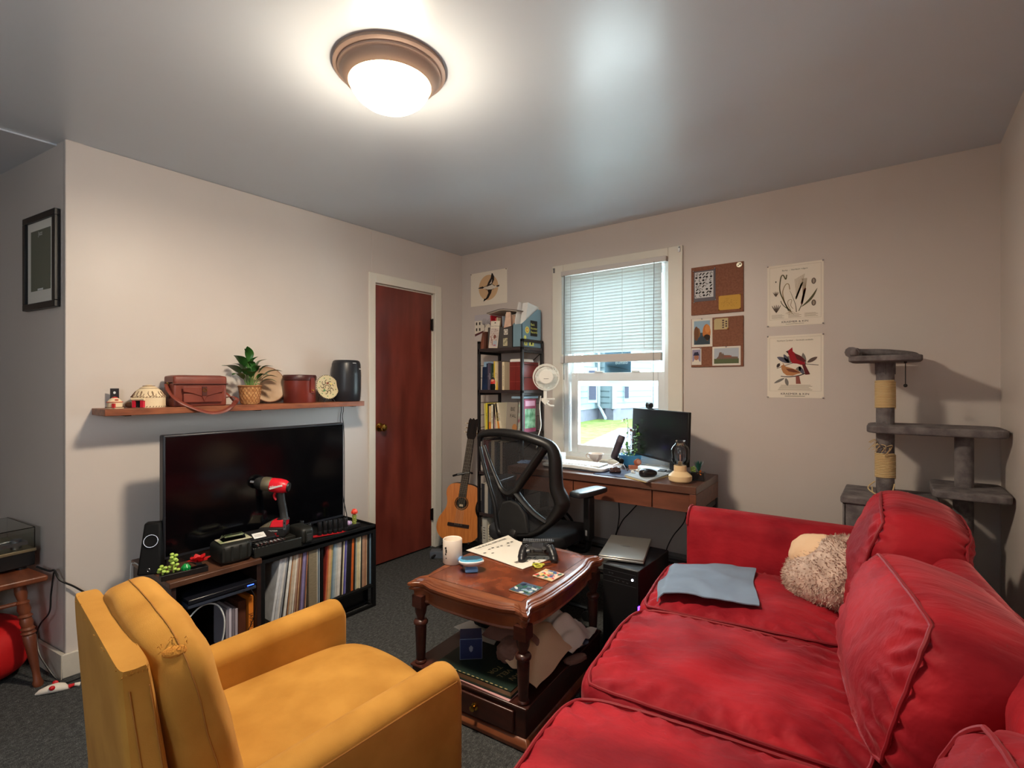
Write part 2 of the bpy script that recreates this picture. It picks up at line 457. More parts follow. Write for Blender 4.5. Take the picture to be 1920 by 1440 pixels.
# ---- closet door
M_doorwood = mat('mahogany_door', (98, 40, 33), .3, col2=(130, 60, 48), vs=2.2, stretch=(1, 3, .6), bump=.05, bs=120, bd=.0006, spec=.6)
dr = struct(MB(M_doorwood).box(-.05, -.012, -.918, -.348, .012, 2.052), 'door_1', bevel=.003)
w = MB(M_brass)
KM = Matrix.Translation(V((-.012, -.868, 1.012))) @ Matrix.Rotation(PI/2, 4, 'Y')
w.lathe([(.0, 0), (.032, 0), (.033, .004), (.03, .008), (.013, .012), (.011, .03)], M=KM, n=20)
w.lathe([(.0, .028), (.016, .03), (.026, .042), (.028, .052), (.024, .06), (.012, .064), (0, .065)], M=KM, n=8)
w.build('door_knob', dr, angle=25)
for z in (1.81, .27):
    w = MB(mat('dark_bronze', (38, 30, 26), .4, metal=.6)); w.box(-.012, -.004, -.362, -.335, z-.045, z+.045); w.cyl((-.002, -.345, z-.048), (-.002, -.345, z+.048), .006)
    w.build('hinge', dr)
w = MB(M_trim)
w.box(-.02, .014, -.975, -.92, 0, 2.13); w.box(-.02, .014, -.33, -.256, 0, 2.13); w.box(-.02, .014, -.92, -.33, 2.062, 2.13)
w.box(-.10, -.02, -.945, -.92, 0, 2.075); w.box(-.10, -.02, -.348, -.32, 0, 2.075); w.box(-.10, -.02, -.945, -.32, 2.052, 2.075)
struct(w, 'trim_2', bevel=.004)
# ---- baseboards and baseboard heater
M_base = mat('baseboard_paint', (196, 188, 174), .4, var=.06, vs=12)
def baseb(name, x0, x1, y0, y1):
    w = MB(M_base).box(x0, x1, y0, y1, 0, .11)
    struct(w, name, bevel=.005)
baseb('baseboard_left', 0, .015, -2.64, -.975)
baseb('baseboard_left_far', 0, .015, -.256, 0)
struct(MB(M_base).prism([(.015, -2.642), (-.98, -2.79), (-.98, -2.775), (.0, -2.627)], 0, .11), 'baseboard_alcove')
baseb('baseboard_back_left', 0, .95, -.015, 0)
baseb('baseboard_right', XR-.015, XR, YB, 0)
M_heat = mat('heater_enamel', (112, 112, 112), .45, var=.05, vs=8)
h = thing('baseboard_heater', 'long grey metal baseboard heater along the wall under the desk', 'heater', (2.1, -.04, 0))
w = MB(M_heat); w.hexa([(.96, -.01, .02), (3.2, -.01, .02), (3.2, -.01, .24), (.96, -.01, .24)], [(.96, -.075, .05), (3.2, -.075, .05), (3.2, -.06, .2), (.96, -.06, .2)])
w.box(.96, 3.2, -.07, -.0, .225, .245)
w.build('cover', h, True, bevel=.003)
MB(M_dark).box(1.0, 1.965, -.0785, -.06, .196, .203).build('louver_slot', h, True)
MB(M_heat).box(1.965, 1.975, -.082, -.05, .03, .205).build('end_cap', h, True)

# ================================================================ CEILING LAMP
LX, LY = 1.577, -2.062
lamp = thing('ceiling_lamp', 'round flush ceiling lamp with a bronze ring and glowing white glass bowl', 'lamp', (LX, LY, 2.44))
M_bronze = mat('painted_bronze_ring', (168, 142, 126), .5, metal=.15)
MB(M_bronze).lathe([(.0, 0), (.192, 0), (.193, -.012), (.186, -.016), (.178, -.018), (.177, -.024), (.170, -.028), (.168, -.032), (.160, -.046), (.148, -.056), (.143, -.060), (.140, -.056), (.138, -.04), (.0, -.038)], n=64).build('mounting_ring', lamp)
M_bowl = mat('lit_glass_bowl', (255, 250, 240), .3, emit=(255, 222, 172), es=12)
bowl = MB(M_bowl).lathe([(.140, -.050), (.139, -.062), (.133, -.080), (.118, -.101), (.095, -.119), (.066, -.131), (.034, -.137), (.0, -.138)], n=56)
bowl.build('glass_bowl', lamp)
MB(M_bronze).lathe([(.0, -.134), (.017, -.136), (.018, -.141), (.012, -.146), (.007, -.154), (.0, -.156)], n=20).build('finial', lamp)

# ================================================================ OUTSIDE
M_grass = mat('lawn', (60, 74, 38), .9, spec=0, col2=(76, 88, 50), vs=5, bump=.6, bs=30, bd=.03, detail=8)
M_walk = mat('concrete_walk', (70, 70, 78), .9, spec=0, var=.05, vs=3)
o = MB(M_grass).rect(-16, 12, .6, 34, -.12).build('lawn'); tags(o, 'green lawn outside the window in front of the blue house', 'lawn'); o['kind'] = 'structure'
w = MB(M_walk)
w.hexa([at(1060, 870, z=-.11), at(1300, 870, z=-.11), at(1300, 800, z=-.11), at(1160, 804, z=-.11), at(1100, 831, z=-.11), at(1060, 852, z=-.11)], [p+V((0, 0, .02)) for p in (at(1060, 870, z=-.11), at(1300, 870, z=-.11), at(1300, 800, z=-.11), at(1160, 804, z=-.11), at(1100, 831, z=-.11), at(1060, 852, z=-.11))])
p = at(1140, 1000, z=-.1)
w.hexa([(-3.2, .6, -.11), (2.6, .6, -.11), at(1300, 870, z=-.11), at(1060, 870, z=-.11)], [(-3.2, .6, -.09), (2.6, .6, -.09), at(1300, 870, z=-.09), at(1060, 870, z=-.09)])
walk = w.build('sidewalk'); tags(walk, 'pale concrete walk outside the window crossing the lawn', 'path'); walk['kind'] = 'structure'
o = MB(mat('pale_reflector', (214, 212, 206), .8)).box(-3.5, 5.5, .16, 4.4, -.12, -.075).build('reflector'); tags(o, 'pale concrete patio added out of view under the window to bounce daylight in', 'reflector'); o['kind'] = 'structure'  # unseen pale ground added to bounce daylight up to the ceiling
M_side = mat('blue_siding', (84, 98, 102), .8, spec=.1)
M_sideb = mat('siding_shadow_line', (96, 134, 152), .8)
M_found = mat('foundation', (60, 62, 70), .85, var=.1)
hs = thing('neighbor_house', 'pale blue clapboard house with white corner boards seen through the window', 'house', (-7.5, 17, -.12))
def P2(px, d): v = at(px, 720, d=d); return V((v.x, v.y))
wallpts = [P2(1040, 17.0), P2(1122, 21.0), P2(1150, 20.2), P2(1222, 22.0)]
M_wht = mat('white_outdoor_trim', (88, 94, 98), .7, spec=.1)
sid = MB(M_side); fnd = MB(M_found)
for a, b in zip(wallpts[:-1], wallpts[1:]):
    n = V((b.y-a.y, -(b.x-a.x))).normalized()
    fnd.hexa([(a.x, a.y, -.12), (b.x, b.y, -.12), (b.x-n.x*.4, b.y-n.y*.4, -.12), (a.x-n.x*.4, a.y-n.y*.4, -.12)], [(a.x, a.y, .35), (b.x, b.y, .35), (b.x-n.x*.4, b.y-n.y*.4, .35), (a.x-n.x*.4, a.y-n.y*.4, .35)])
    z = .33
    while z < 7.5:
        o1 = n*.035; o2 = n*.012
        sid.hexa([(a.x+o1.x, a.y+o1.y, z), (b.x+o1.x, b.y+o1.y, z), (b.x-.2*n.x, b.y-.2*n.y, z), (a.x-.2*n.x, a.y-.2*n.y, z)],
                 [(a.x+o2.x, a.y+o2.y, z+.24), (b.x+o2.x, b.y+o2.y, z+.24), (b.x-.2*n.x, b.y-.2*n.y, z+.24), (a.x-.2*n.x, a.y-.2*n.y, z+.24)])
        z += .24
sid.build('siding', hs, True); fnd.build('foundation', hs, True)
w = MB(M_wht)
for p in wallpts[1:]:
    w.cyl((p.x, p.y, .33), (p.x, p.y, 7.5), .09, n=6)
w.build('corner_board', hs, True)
ds = at(1122, 774, d=20.7); w = MB(M_wht).tube([(ds.x+.12, ds.y-.2, 7), (ds.x+.12, ds.y-.2, .45), (ds.x+.35, ds.y-.45, .3), (ds.x+.95, ds.y-1.25, .02)], .06, n=6)
w.build('downspout', hs, True)
def housewin(px0, px1, y0, y1, d, gl=(96, 112, 150)):
    a = at(px0, y0, d=d); b = at(px1, y1, d=d); t = V((b.x-a.x, b.y-a.y, 0)); n = V((t.y, -t.x, 0)).normalized()
    if (CAM-a).dot(n) < 0: n = -n
    w = MB(M_wht)
    def q(u0, u1, z0, z1, m, off):
        A = V((a.x, a.y, 0))+t*u0+n*off; B = V((a.x, a.y, 0))+t*u1+n*off
        w.hexa([(A.x, A.y, z0), (B.x, B.y, z0), (B.x-n.x*.05, B.y-n.y*.05, z0), (A.x-n.x*.05, A.y-n.y*.05, z0)], [(A.x, A.y, z1), (B.x, B.y, z1), (B.x-n.x*.05, B.y-n.y*.05, z1), (A.x-n.x*.05, A.y-n.y*.05, z1)], m)
    q(-.18, 1.18, b.z-.12, a.z+.12, M_wht, .05)
    G = mat('house_glass', (36, 38, 48), .6, spec=.1)
    q(0, 1, b.z, a.z, G, .08); q(0, 1, (a.z+b.z)/2-.04, (a.z+b.z)/2+.04, M_wht, .1)
    w.build('window', hs, True)
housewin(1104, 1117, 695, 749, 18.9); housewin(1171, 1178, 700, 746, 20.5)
# second white house, and a red car between
h2 = thing('distant_house', 'white clapboard house at the right edge of the window view', 'house', tuple(at(1235, 790, d=27)))
sid = MB(M_wht); a = P2(1219, 24); b = P2(1300, 25)
for i in range(28):
    z = -.12+i*.2
    sid.hexa([(a.x, a.y-.03, z), (b.x, b.y-.03, z), (b.x, b.y+.3, z), (a.x, a.y+.3, z)], [(a.x, a.y, z+.2), (b.x, b.y, z+.2), (b.x, b.y+.3, z+.2), (a.x, a.y+.3, z+.2)])
sid.build('siding', h2, True)
# shelf-like dark sign hung inside the upper pane
s0, s1 = at(1134, 660, y=.10), at(1183, 701, y=.10)
sg = MB(mat('green_grey_board', (62, 84, 98), .7)).box(s0.x, s1.x, .100, .108, 1.357, s0.z); sgm = onback((s0.x+s1.x)/2, (1.357+s0.z)/2, .0995)
sg.stroke([(-.08, .0), (0, -.012), (.08, -.03)], .008, .0003, mat('board_line', (36, 52, 62), .7), sgm); sg.text('Buffalo', .035, M_white, sgm @ Matrix.Translation(V((.03, .022, .0005))))
solo(sg, 'window_sign', 'small blue grey sign with script lettering in the window just under the blind', 'sign', ((s0.x+s1.x)/2, .104, 1.357), world=True)
def flatsolo(mb, name, label, cat, x, z, y=-.002, group=None, rot=0, **k):
    return solo(mb, name, label, cat, (x, y, z), group=group, rx=PI/2, **k)
# ---------------------------------------------------------------- world and daylight
wd = bpy.data.worlds.new('world'); scene.world = wd; wd.use_nodes = True
nt = wd.node_tree; bg = nt.nodes['Background']
bg.inputs[0].default_value = (.77, .90, 1.0, 1); bg.inputs[1].default_value = 23
sun = bpy.data.lights.new('sun', 'SUN'); sun.energy = 5; sun.angle = math.radians(4); sun.color = (1, .96, .9)
so = bpy.data.objects.new('sun', sun); COL.objects.link(so); so.rotation_euler = (math.radians(34), 0, math.radians(35))
for nm, loc, rot, sx, sy in (('window_daylight', (1.43, .16, 1.45), (-PI/2, 0, 0), .8, 1.35), ('added_fill_portal', (XR+.14, (RY0+RY1)/2, 1.75), (0, PI/2, 0), .6, .58)):  # second portal guides sky light through the added fill opening
    l = bpy.data.lights.new(nm, 'AREA'); l.shape = 'RECTANGLE'; l.size = sx; l.size_y = sy; l.cycles.is_portal = True
    o = bpy.data.objects.new(nm, l); COL.objects.link(o); o.location = loc; o.rotation_euler = rot
bulb = bpy.data.lights.new('lamp_bulb', 'POINT'); bulb.energy = 13; bulb.color = (1, .84, .655); bulb.shadow_soft_size = .08
bo = bpy.data.objects.new('lamp_bulb', bulb); COL.objects.link(bo); bo.location = (LX, LY, 2.235)
dl = bpy.data.lights.new('lamp_glow', 'AREA'); dl.shape = 'DISK'; dl.size = .24; dl.energy = 27; dl.color = (1, .85, .665)
do = bpy.data.objects.new('lamp_glow', dl); COL.objects.link(do); do.location = (LX, LY, 2.28)
scene.view_settings.view_transform = 'Standard'; scene.view_settings.look = 'None'; scene.view_settings.exposure = .48; scene.view_settings.gamma = 1
scene.view_settings.use_curve_mapping = False
scene.cycles.max_bounces = 10; scene.cycles.transparent_max_bounces = 16; scene.cycles.diffuse_bounces = 6
scene.cycles.sample_clamp_indirect = 8
try: scene.cycles.use_denoising = True
except Exception: pass
# ================================================================ SOFA
M_vel = mat('red_velvet', (128, 11, 27), .68, col2=(170, 30, 42), vs=4.5, stretch=(1, 1.6, 1), bump=.5, bs=9, bd=.012, bstretch=(1.2, 3.2, 1.6), sheen=.45, spec=.22, detail=6)
M_velp = mat('red_piping', (136, 13, 28), .6, sheen=.2)
SRZ = math.radians(7.0)
sofa = thing('red_sofa', 'large red velvet three seat sofa with loose piped back cushions', 'sofa', (2.2, -.80, 0), SRZ)
w = MB(M_vel); w.box(.0, .93, -1.83, .0, .06, .33)
w.build('base', sofa, bevel=.03, seg=3)
def armm(y0, y1):
    prof = [(y0, .05), (y1, .05), (y1, .66)]+[( (y0+y1)/2+(y1-y0)/2*math.cos(a), .66+.07*math.sin(a)) for a in [PI*i/8 for i in range(1, 8)]]+[(y0, .66)]
    w = MB(M_vel)
    xs = [.0, .006, .016, .2, .5, .8, .93]
    sc = [.93, .985, 1, 1, 1, 1, 1]
    cy = (y0+y1)/2; cz = .36; rings = []
    for x, s in zip(xs, sc):
        sag = .0 if x < .3 else .012*math.sin((x-.3)*3)
        rings.append([(x, cy+(p[0]-cy)*s, cz+(p[1]-cz)*(s*.5+.5)-sag) for p in prof])
    return w.loft(rings, smooth=True), prof
for y0, y1, nm in ((.0, .19, 'arm'), (-2.02, -1.83, 'arm')):
    w, prof = armm(y0, y1); a = w.build(nm, sofa, bevel=.006)
    pp = [(.004, p[0], p[1]) for p in prof[1:]]
    MB(M_velp).tube(pp, .006, n=6).build('arm_piping', a)
w = MB(M_vel); w.loft([[(.80, y, .10), (.93, y, .10), (.93, y, .78), (.90, y, .81), (.84, y, .81), (.80, y, .76)] for y in (-2.0, -1.4, -.7, .0, .17)])
w.build('back_frame', sofa, bevel=.02, seg=3)
def cushion(name, size, M, parent, seed=0, e=5, crown=.03, wr=.006, face=2, pr=.005, res=44):
    """piped cushion; 'face' axis is its thickness direction"""
    ax = face; a1 = (ax+1) % 3; a2 = (ax+2) % 3
    AMP = [1]
    def fn(w, q):
        b = (1-min(1, abs(q[a1]))**2)*(1-min(1, abs(q[a2]))**2)
        w = V(w); w[ax] += math.copysign(crown*b, q[ax]) if abs(q[ax]) > .3 else crown*b*q[ax]/.3
        ed = max(abs(q[a1]), abs(q[a2]))
        pt = (q[0]*size[0]*9+seed, q[1]*size[1]*9, q[2]*size[2]*9+seed)
        # gathers along the piped edges and long soft folds
        th = math.atan2(q[a2]*size[a2], q[a1]*size[a1])
        g = wr*1.1*math.sin(th*34+4*nz(pt, 1, seed))*max(0, min(ed-.5, (1.0-ed)*2.2))*3.2*max(0, abs(q[ax])-.1)
        f = (wr*2.4*nz((pt[0]*.55, pt[1]*.28, pt[2]*.5), 1, seed)+wr*.6*nz(pt, 2.3, seed+4))*(1.05-ed**3)
        w[ax] += (g+f)*(1 if q[ax] > 0 else -1)*AMP[0]
        s = 1+.02*nz(pt, .4, seed+9)
        w[a1] *= s; w[a2] *= 1+.012*nz(pt, .4, seed+2)
        return w
    b = MB(M_vel).puff(size, e=e, res=res, fn=fn, M=M)
    o = b.build(name, parent, angle=80)
    AMP[0] = .12
    for sgn in (1, -1):
        pts = []; N = 22
        for k in range(4):
            for i in range(N):
                t = -1+2*i/N; t = math.sin(t*PI/2)*.35+t*.65
                p = [0, 0, 0]; p[ax] = sgn*.93
                u, v_ = [(t, -1), (1, t), (-t, 1), (-1, -t)][k]
                p[a1] = u; p[a2] = v_
                q = puffpoint(p, e); wv = fn(V((q[0]*size[0]/2, q[1]*size[1]/2, q[2]*size[2]/2)), q)
                dirv = V((0, 0, 0)); dirv[a1] = q[a1]; dirv[a2] = q[a2]; dirv[ax] = sgn*.8
                pts.append(M @ (wv+dirv.normalized()*pr*.9))
        MB(M_velp).tube(pts, pr, n=7, closed=True).build('piping', o)
    return o
ys = [(-.015, -.60), (-.595, -1.20), (-1.195, -1.82)]
for i, (ya, yb) in enumerate(ys):
    Mx = Matrix.Translation(V((.285, (ya+yb)/2, .405))) @ Matrix.Rotation(math.radians((-1, .6, -.5)[i]), 4, 'Y')
    cushion('seat_cushion', (.735, ya-yb+.012, .185), Mx, sofa, seed=3+i*5, e=6, crown=.028, wr=.0075)
# back cushions: (x,y,z, width(y), height(z), thick(x), lean, twist, roll)
bc = [(.79, -.275, .695, .56, .46, .27, 14, -6, 2), (.755, -.93, .655, .70, .40, .28, 16, 4, -2), (.80, -1.70, .635, .64, .38, .28, 18, 3, -2)]
for i, (x, y, z, wy, hz, tx, lean, tw, roll) in enumerate(bc):
    Mx = Matrix.Translation(V((x, y, z))) @ Matrix.Rotation(math.radians(tw), 4, 'Z') @ Matrix.Rotation(math.radians(roll), 4, 'X') @ Matrix.Rotation(math.radians(lean), 4, 'Y')
    cushion('back_cushion', (tx, wy, hz), Mx, sofa, seed=31+i*7, e=3.6, crown=.03, wr=.009, face=0, res=44)
for x, y in ((.08, .08), (.86, .08), (.08, -1.9), (.86, -1.9)):
    MB(mat('dark_wood_foot', (40, 24, 18), .4)).cyl((x, y, 0), (x, y, .065), .022, r1=.028).build('foot', sofa)

# fluffy pillow on the sofa
M_fur = mat('taupe_fur', (178, 154, 140), .9, col2=(212, 188, 172), vs=30)
M_skin = mat('peach_plush', (232, 196, 158), .85, bump=.2, bs=200)
pil = thing('fluffy_pillow', 'shaggy taupe pillow with a smooth peach patch leaning in the corner of the red sofa', 'pillow', (2.80, -.965, .497), math.radians(38))
random.seed(5)
PM = Matrix.Translation(V((.0, .0, .105))) @ Matrix.Rotation(math.radians(32), 4, 'Y') @ Matrix.Rotation(math.radians(-22), 4, 'X')
pf = lambda w_, q: w_*(1+.07*nz(q, 2.2, 3))
pil.scale = (1.1,)*3; b = MB(M_fur).puff((.18, .34, .25), e=2.6, res=16, fn=pf, M=PM)
for i in range(8000):
    p = [random.uniform(-1, 1) for _ in range(3)]; ax = random.randrange(3); p[ax] = random.choice((-1, 1))
    q = puffpoint(p, 2.6)
    if q.x < .1 and q.y > -.1 and q.z > .25: continue
    wv = V((q[0]*.09, q[1]*.17, q[2]*.125)); wv = pf(wv, q); n = V((q[0]/.09, q[1]/.17, q[2]/.125)).normalized()
    d = (n+V((random.uniform(-.7, .7), random.uniform(-.7, .7), random.uniform(-.9, .3)))).normalized()
    t = n.orthogonal().normalized(); t.rotate(Matrix.Rotation(random.random()*6.28, 3, n)); L = random.uniform(.007, .013); ww = random.uniform(.0016, .0028)
    b.poly([PM @ (wv-n*.002+t*ww), PM @ (wv-n*.002-t*ww), PM @ (wv+d*L)])
b.build('fur_cover', pil, fix=False)
b = MB(M_skin).puff((.16, .21, .15), e=2.3, res=14, fn=lambda w_, q: w_*(1+.05*nz(q, 3, 8)), M=PM @ Matrix.Translation(V((-.018, .052, .052))))
b.build('peach_patch', pil, label='smooth peach coloured patch')
MB(mat('grey_fleece', (128, 112, 108), .9, bump=.3, bs=120)).puff((.06, .25, .05), e=2.4, res=10, M=PM @ Matrix.Translation(V((.01, .05, .115)))).build('grey_trim', pil)

# blue grey cloth on the seat
M_cloth = mat('blue_grey_cloth', (124, 142, 164), .85, bump=.3, bs=260, bd=.0008, var=.06, vs=9)
c00, c10, c11, c01 = at(1229, 1122, z=.515), at(1420, 1143, z=.515), at(1414, 1068, z=.52), at(1249, 1066, z=.515)
def clothf(u, v):
    p = c00.lerp(c10, u).lerp(c01.lerp(c11, u), v)
    e = .006*math.sin(v*5)*(1-u)
    p = V((p.x-e+.008*math.sin(v*7+1)*(1 if u in (0, 1) else 0), p.y+.006*math.sin(u*6)*(1-v), 0))
    h = .5245+.011*math.sin(PI*min(1, u*1.25))**.8+.006*nz((u*3, v*6, 1), 1.0, 2)+.004*math.sin(v*14+u*9+2*nz((u*4, v*3, 0)))
    if u < .08: h -= (.08-u)*.3
    return (p.x, p.y, h+.006)
solo(MB(M_cloth).sheet(clothf, 36, 24, .004), 'folded_cloth', 'blue grey folded cloth lying flat across the far red seat', 'cloth', tuple(at(1325, 1100, z=.51)), world=True, angle=80)

# ================================================================ YELLOW ARMCHAIR
M_yel = mat('mustard_fabric', (164, 114, 44), .8, col2=(184, 133, 58), vs=7, bump=.35, bs=420, bd=.0006, sheen=.25, spec=.2)
M_yseam = mat('mustard_seam', (160, 106, 42), .8)
AL = Matrix
chair = thing('yellow_armchair', 'mustard yellow upholstered armchair with scuffed back edge facing the window', 'armchair', (1.655, -2.52, 0), math.radians(-4.9))
def yarm(sx):
    # side view profile is straight; cross-section rounded on top, thin front edge
    xo, xi = (.36, .255) if sx > 0 else (-.36, -.255)
    cx = (xo+xi)/2; hw = abs(xo-xi)/2; rings = []
    for y, dz, s in ((-.34, -.035, 1), (-.2, -.03, 1), (0, -.016, 1), (.2, -.006, 1), (.335, 0, 1), (.352, -.004, .96), (.362, -.02, .86)):
        top = .505+dz; pts = [(cx-hw*s, y, .11)]
        pts += [(cx-hw*s, y, top)]
        for i in range(1, 12):
            a = PI-PI*i/12; pts.append((cx+hw*s*math.cos(a), y, top+.045*s*math.sin(a)**.8))
        pts += [(cx+hw*s, y, top), (cx+hw*s, y, .11)]
        rings.append(pts)
    w = MB(M_yel).loft(rings); o = w.build('arm', chair, angle=60)
    xx = xo+(.001 if sx > 0 else -.001); s_ = MB(M_yseam)
    s_.tube([(xx-.006*sx, -.33, .485), (xx-.003*sx, 0, .502), (xx-.002*sx, .2, .512), (xx-.003*sx, .34, .516), (xx-.006*sx, .357, .47), (xx-.006*sx, .357, .12)], .0022, n=5)
    s_.build('seam', o)
yarm(1); yarm(-1)
w = MB(M_yel).box(-.26, .26, -.30, .335, .12, .30); w.build('seat_base', chair, bevel=.02, seg=3)
def seatfn(wv, q):
    wv = V(wv)
    if q.y > 0: wv.y += .05*(1-q.x**2)*q.y
    wv.z += .02*(1-q.x**2)*(1-q.y**2)*(1 if q.z > 0 else 0)
    return wv
MB(M_yel).puff((.515, .62, .15), e=7, res=20, fn=seatfn, M=Matrix.Translation(V((0, .06, .355)))).build('seat_cushion', chair, angle=80)
# reclined back shell
def shell_ring(t):
    z = .12+t*.69; yc = -.29-.068*t; hw = .285-.025*t; th = .050-.022*t
    return z, yc, hw, th
rings = []
for t in (0, .1, .3, .5, .7, .9, .96, .99, 1.0):
    z, yc, hw, th = shell_ring(t); s = 1 if t < .95 else (.97 if t < .98 else (.93 if t < 1 else .84))
    if t > .95: th *= s
    ring = []
    for i in range(20):
        a = 2*PI*i/20; c, sn = math.cos(a), math.sin(a)
        ring.append((hw*math.copysign(abs(c)**.18, c), yc+th*math.copysign(abs(sn)**.28, sn), z-(0 if t < .95 else .004*abs(c))))
    rings.append(ring)
w = MB(M_yel).loft(rings); sh = w.build('back_shell', chair, angle=50)
s_ = MB(M_yseam)
for sx in (-1, 1):
    pts = []
    for t in (0, .2, .4, .6, .8, .94):
        z, yc, hw, th = shell_ring(t); pts.append((sx*(hw+.001), yc+.6*th, z))
    MB(M_yseam).tube(pts, .0014, n=5).build('seam', sh); pts = [(p[0]*.999, p[1]-.95*th*1.1, p[2]) for p in pts]; MB(M_yseam).tube(pts, .0014, n=5).build('seam', sh)
M_worn = mat('worn_fabric', (168, 108, 34), .95, col2=(196, 136, 52), vs=60, bump=.8, bs=300, bd=.002)
random.seed(2)
w = MB(M_worn)
for i in range(46):      # frayed threads along the clawed top edges
    t = random.random(); side = random.choice((0, 1, 2))
    z, yc, hw, th = shell_ring(1)
    p = V((-.24+.48*t, yc-th*.8, z-.012)) if side == 0 else V((-.24+.48*t, yc+th*.8, z-.012)) if side == 1 else V((.258, yc-th*.8+2*th*.8*t, z-.016))
    q = p+V((random.uniform(-.008, .008), random.uniform(-.006, .006), random.uniform(.004, .012)))
    w.tube([p, (p+q)/2+V((.002, 0, .002)), q], .0007, n=4)
w.build('frayed_threads', sh, kind='stuff')
BM = Matrix.Translation(V((.0, -.24, .595))) @ Matrix.Rotation(math.radians(13), 4, 'X') @ Matrix.Rotation(math.radians(1.5), 4, 'Y')
def bfn(wv, q):
    wv = V(wv); wv.y += .02*(1-q.x**2)*(1-q.z**2)*(1 if q.y > 0 else -.4)
    wv.y += .004*nz(q, 3, 1); wv.x *= 1+.02*q.z
    return wv
bcush = MB(M_yel).puff((.52, .125, .50), e=4.5, res=22, fn=bfn, M=BM).build('back_cushion', chair, angle=80)
s_ = MB(M_yseam); pts = []
for k in range(4):
    for i in range(14):
        t = -1+2*i/14; u, v_ = [(t, -1), (1, t), (-t, 1), (-1, -t)][k]
        q = puffpoint((u, .15, v_), 4.5); pts.append(BM @ bfn(V((q[0]*.261, q[1]*.0625, q[2]*.251)), q))
s_.tube(pts, .0014, n=5, closed=True); s_.build('seam', bcush)
w = MB(M_worn)           # scratched corner patch of the back cushion
cpt = BM @ V((.225, .005, .224))
for i in range(11):
    a = random.uniform(0, 2*PI); r = random.uniform(.004, .03); p = cpt+V((random.uniform(-.02, .018), random.uniform(-.035, .035), random.uniform(-.004, .012)))
    w.tube([p, p+V((.005*math.cos(a), .006*math.sin(a), .005)), p+V((.011*math.cos(a), .010*math.sin(a), .001))], .0009, n=4)
w.ball(cpt+V((-.014, 0, -.012)), (.024, .028, .012), n=14, k=8)
w.build('scratched_corner', bcush, label='torn and scratched fabric corner', kind='stuff')
for x, y in ((.3, .28), (-.3, .28), (.24, -.3), (-.24, -.3)):
    MB(mat('walnut_leg', (88, 52, 30), .4)).cyl((x*1.03, y*1.03, 0), (x, y, .125), .011, r1=.019).build('leg', chair)

# ================================================================ COFFEE TABLE
M_ctw = mat('burl_walnut_top', (88, 40, 24), .22, col2=(138, 70, 42), vs=9, coat=.4, spec=.6, detail=8, stretch=(1, 1, 1))
M_ctf = mat('cherry_frame', (106, 56, 34), .32, col2=(134, 78, 48), vs=5, stretch=(1, 6, 1), coat=.35, spec=.6)
M_ctd = mat('dark_cherry', (54, 26, 20), .35, col2=(70, 34, 25), vs=6, stretch=(1, 1, 4), coat=.2)
P0, P1, P2_, P3 = V((1.950, -1.745)), V((1.872, -1.030)), V((1.290, -1.080)), V((1.368, -1.790))
cen = (P0+P1+P2_+P3)/4; ux = ((P0-P3)+(P1-P2_)).normalized(); CRZ = math.atan2(ux.y, ux.x)
ct = thing('side_table', 'ornate cherry wood end table with scalloped burl top and a lower drawer shelf', 'table', (cen.x, cen.y, 0), CRZ)
A, B = .292, .357
def outline(a, b, n=12):
    """rectangle with stepped scalloped corners and slightly bowed sides"""
    q = [(-1, -1), (1, -1), (1, 1), (-1, 1)]; pts = []
    def side(p, q_, L, nrm):
        out = []
        for t, off in ((0, .004), (.03, .0), (.07, -.016), (.11, -.022), (.15, -.015), (.2, -.006), (.3, 0), (.5, .004), (.7, 0), (.8, -.006), (.85, -.015), (.89, -.022), (.93, -.016), (.97, 0)):
            out.append((p[0]+(q_[0]-p[0])*t+nrm[0]*off, p[1]+(q_[1]-p[1])*t+nrm[1]*off))
        return out
    C = [(-a, -b), (a, -b), (a, b), (-a, b)]; N = [(0, -1), (1, 0), (0, 1), (-1, 0)]
    for i in range(4): pts += side(C[i], C[(i+1) % 4], 1, N[i])
    return pts
def oring(d, z): return [(p[0], p[1], z) for p in outline(A-d, B-d)]
w = MB(M_ctf)
w.loft([oring(.022, .405), oring(.016, .412), oring(.020, .418), oring(.020, .455), oring(.018, .460), oring(.006, .464), oring(.004, .471), oring(.010, .474), oring(.010, .477), oring(.001, .480), oring(-.0, .490), oring(.003, .494), oring(.010, .496), oring(.011, .499), oring(.016, .501), oring(.020, .506), oring(.028, .5095), oring(.034, .510)])
w.build('tabletop', ct, angle=24)
w = MB(M_ctw); w.rect(-A+.062, A-.062, -B+.062, B-.062, .5104); w.build('burl_panel', ct)
w = MB(M_dark)
for a in ((-A+.06, -A+.062, -B+.06, B-.06), (A-.062, A-.06, -B+.06, B-.06), (-A+.06, A-.06, -B+.06, -B+.062), (-A+.06, A-.06, B-.062, B-.06)): w.rect(*a, .5106)
w.build('inlay_line', ct)
for sx in (-1, 1):
    for sy in (-1, 1):
        lx, ly = sx*(A-.038), sy*(B-.038); w = MB(M_ctd)
        w.box(lx-.026, lx+.026, ly-.026, ly+.026, .39, .44)
        w.lathe([(.0, .395), (.027, .39), (.024, .365), (.0165, .345), (.016, .338), (.026, .334), (.031, .326), (.030, .318), (.022, .312), (.024, .305), (.024, .29), (.019, .17), (.018, .165), (.023, .161), (.024, .156), (.020, .152), (.024, .147), (.0, .145)], c=(lx, ly, 0), n=16)
        w.build('leg', ct, angle=40)
w = MB(M_ctd)
w.box(-A+.012, A-.012, -B+.012, B-.012, .03, .142); w.box(-A+.006, A-.006, -B+.006, B-.006, .142, .152)
w.build('lower_shelf', ct, bevel=.004)
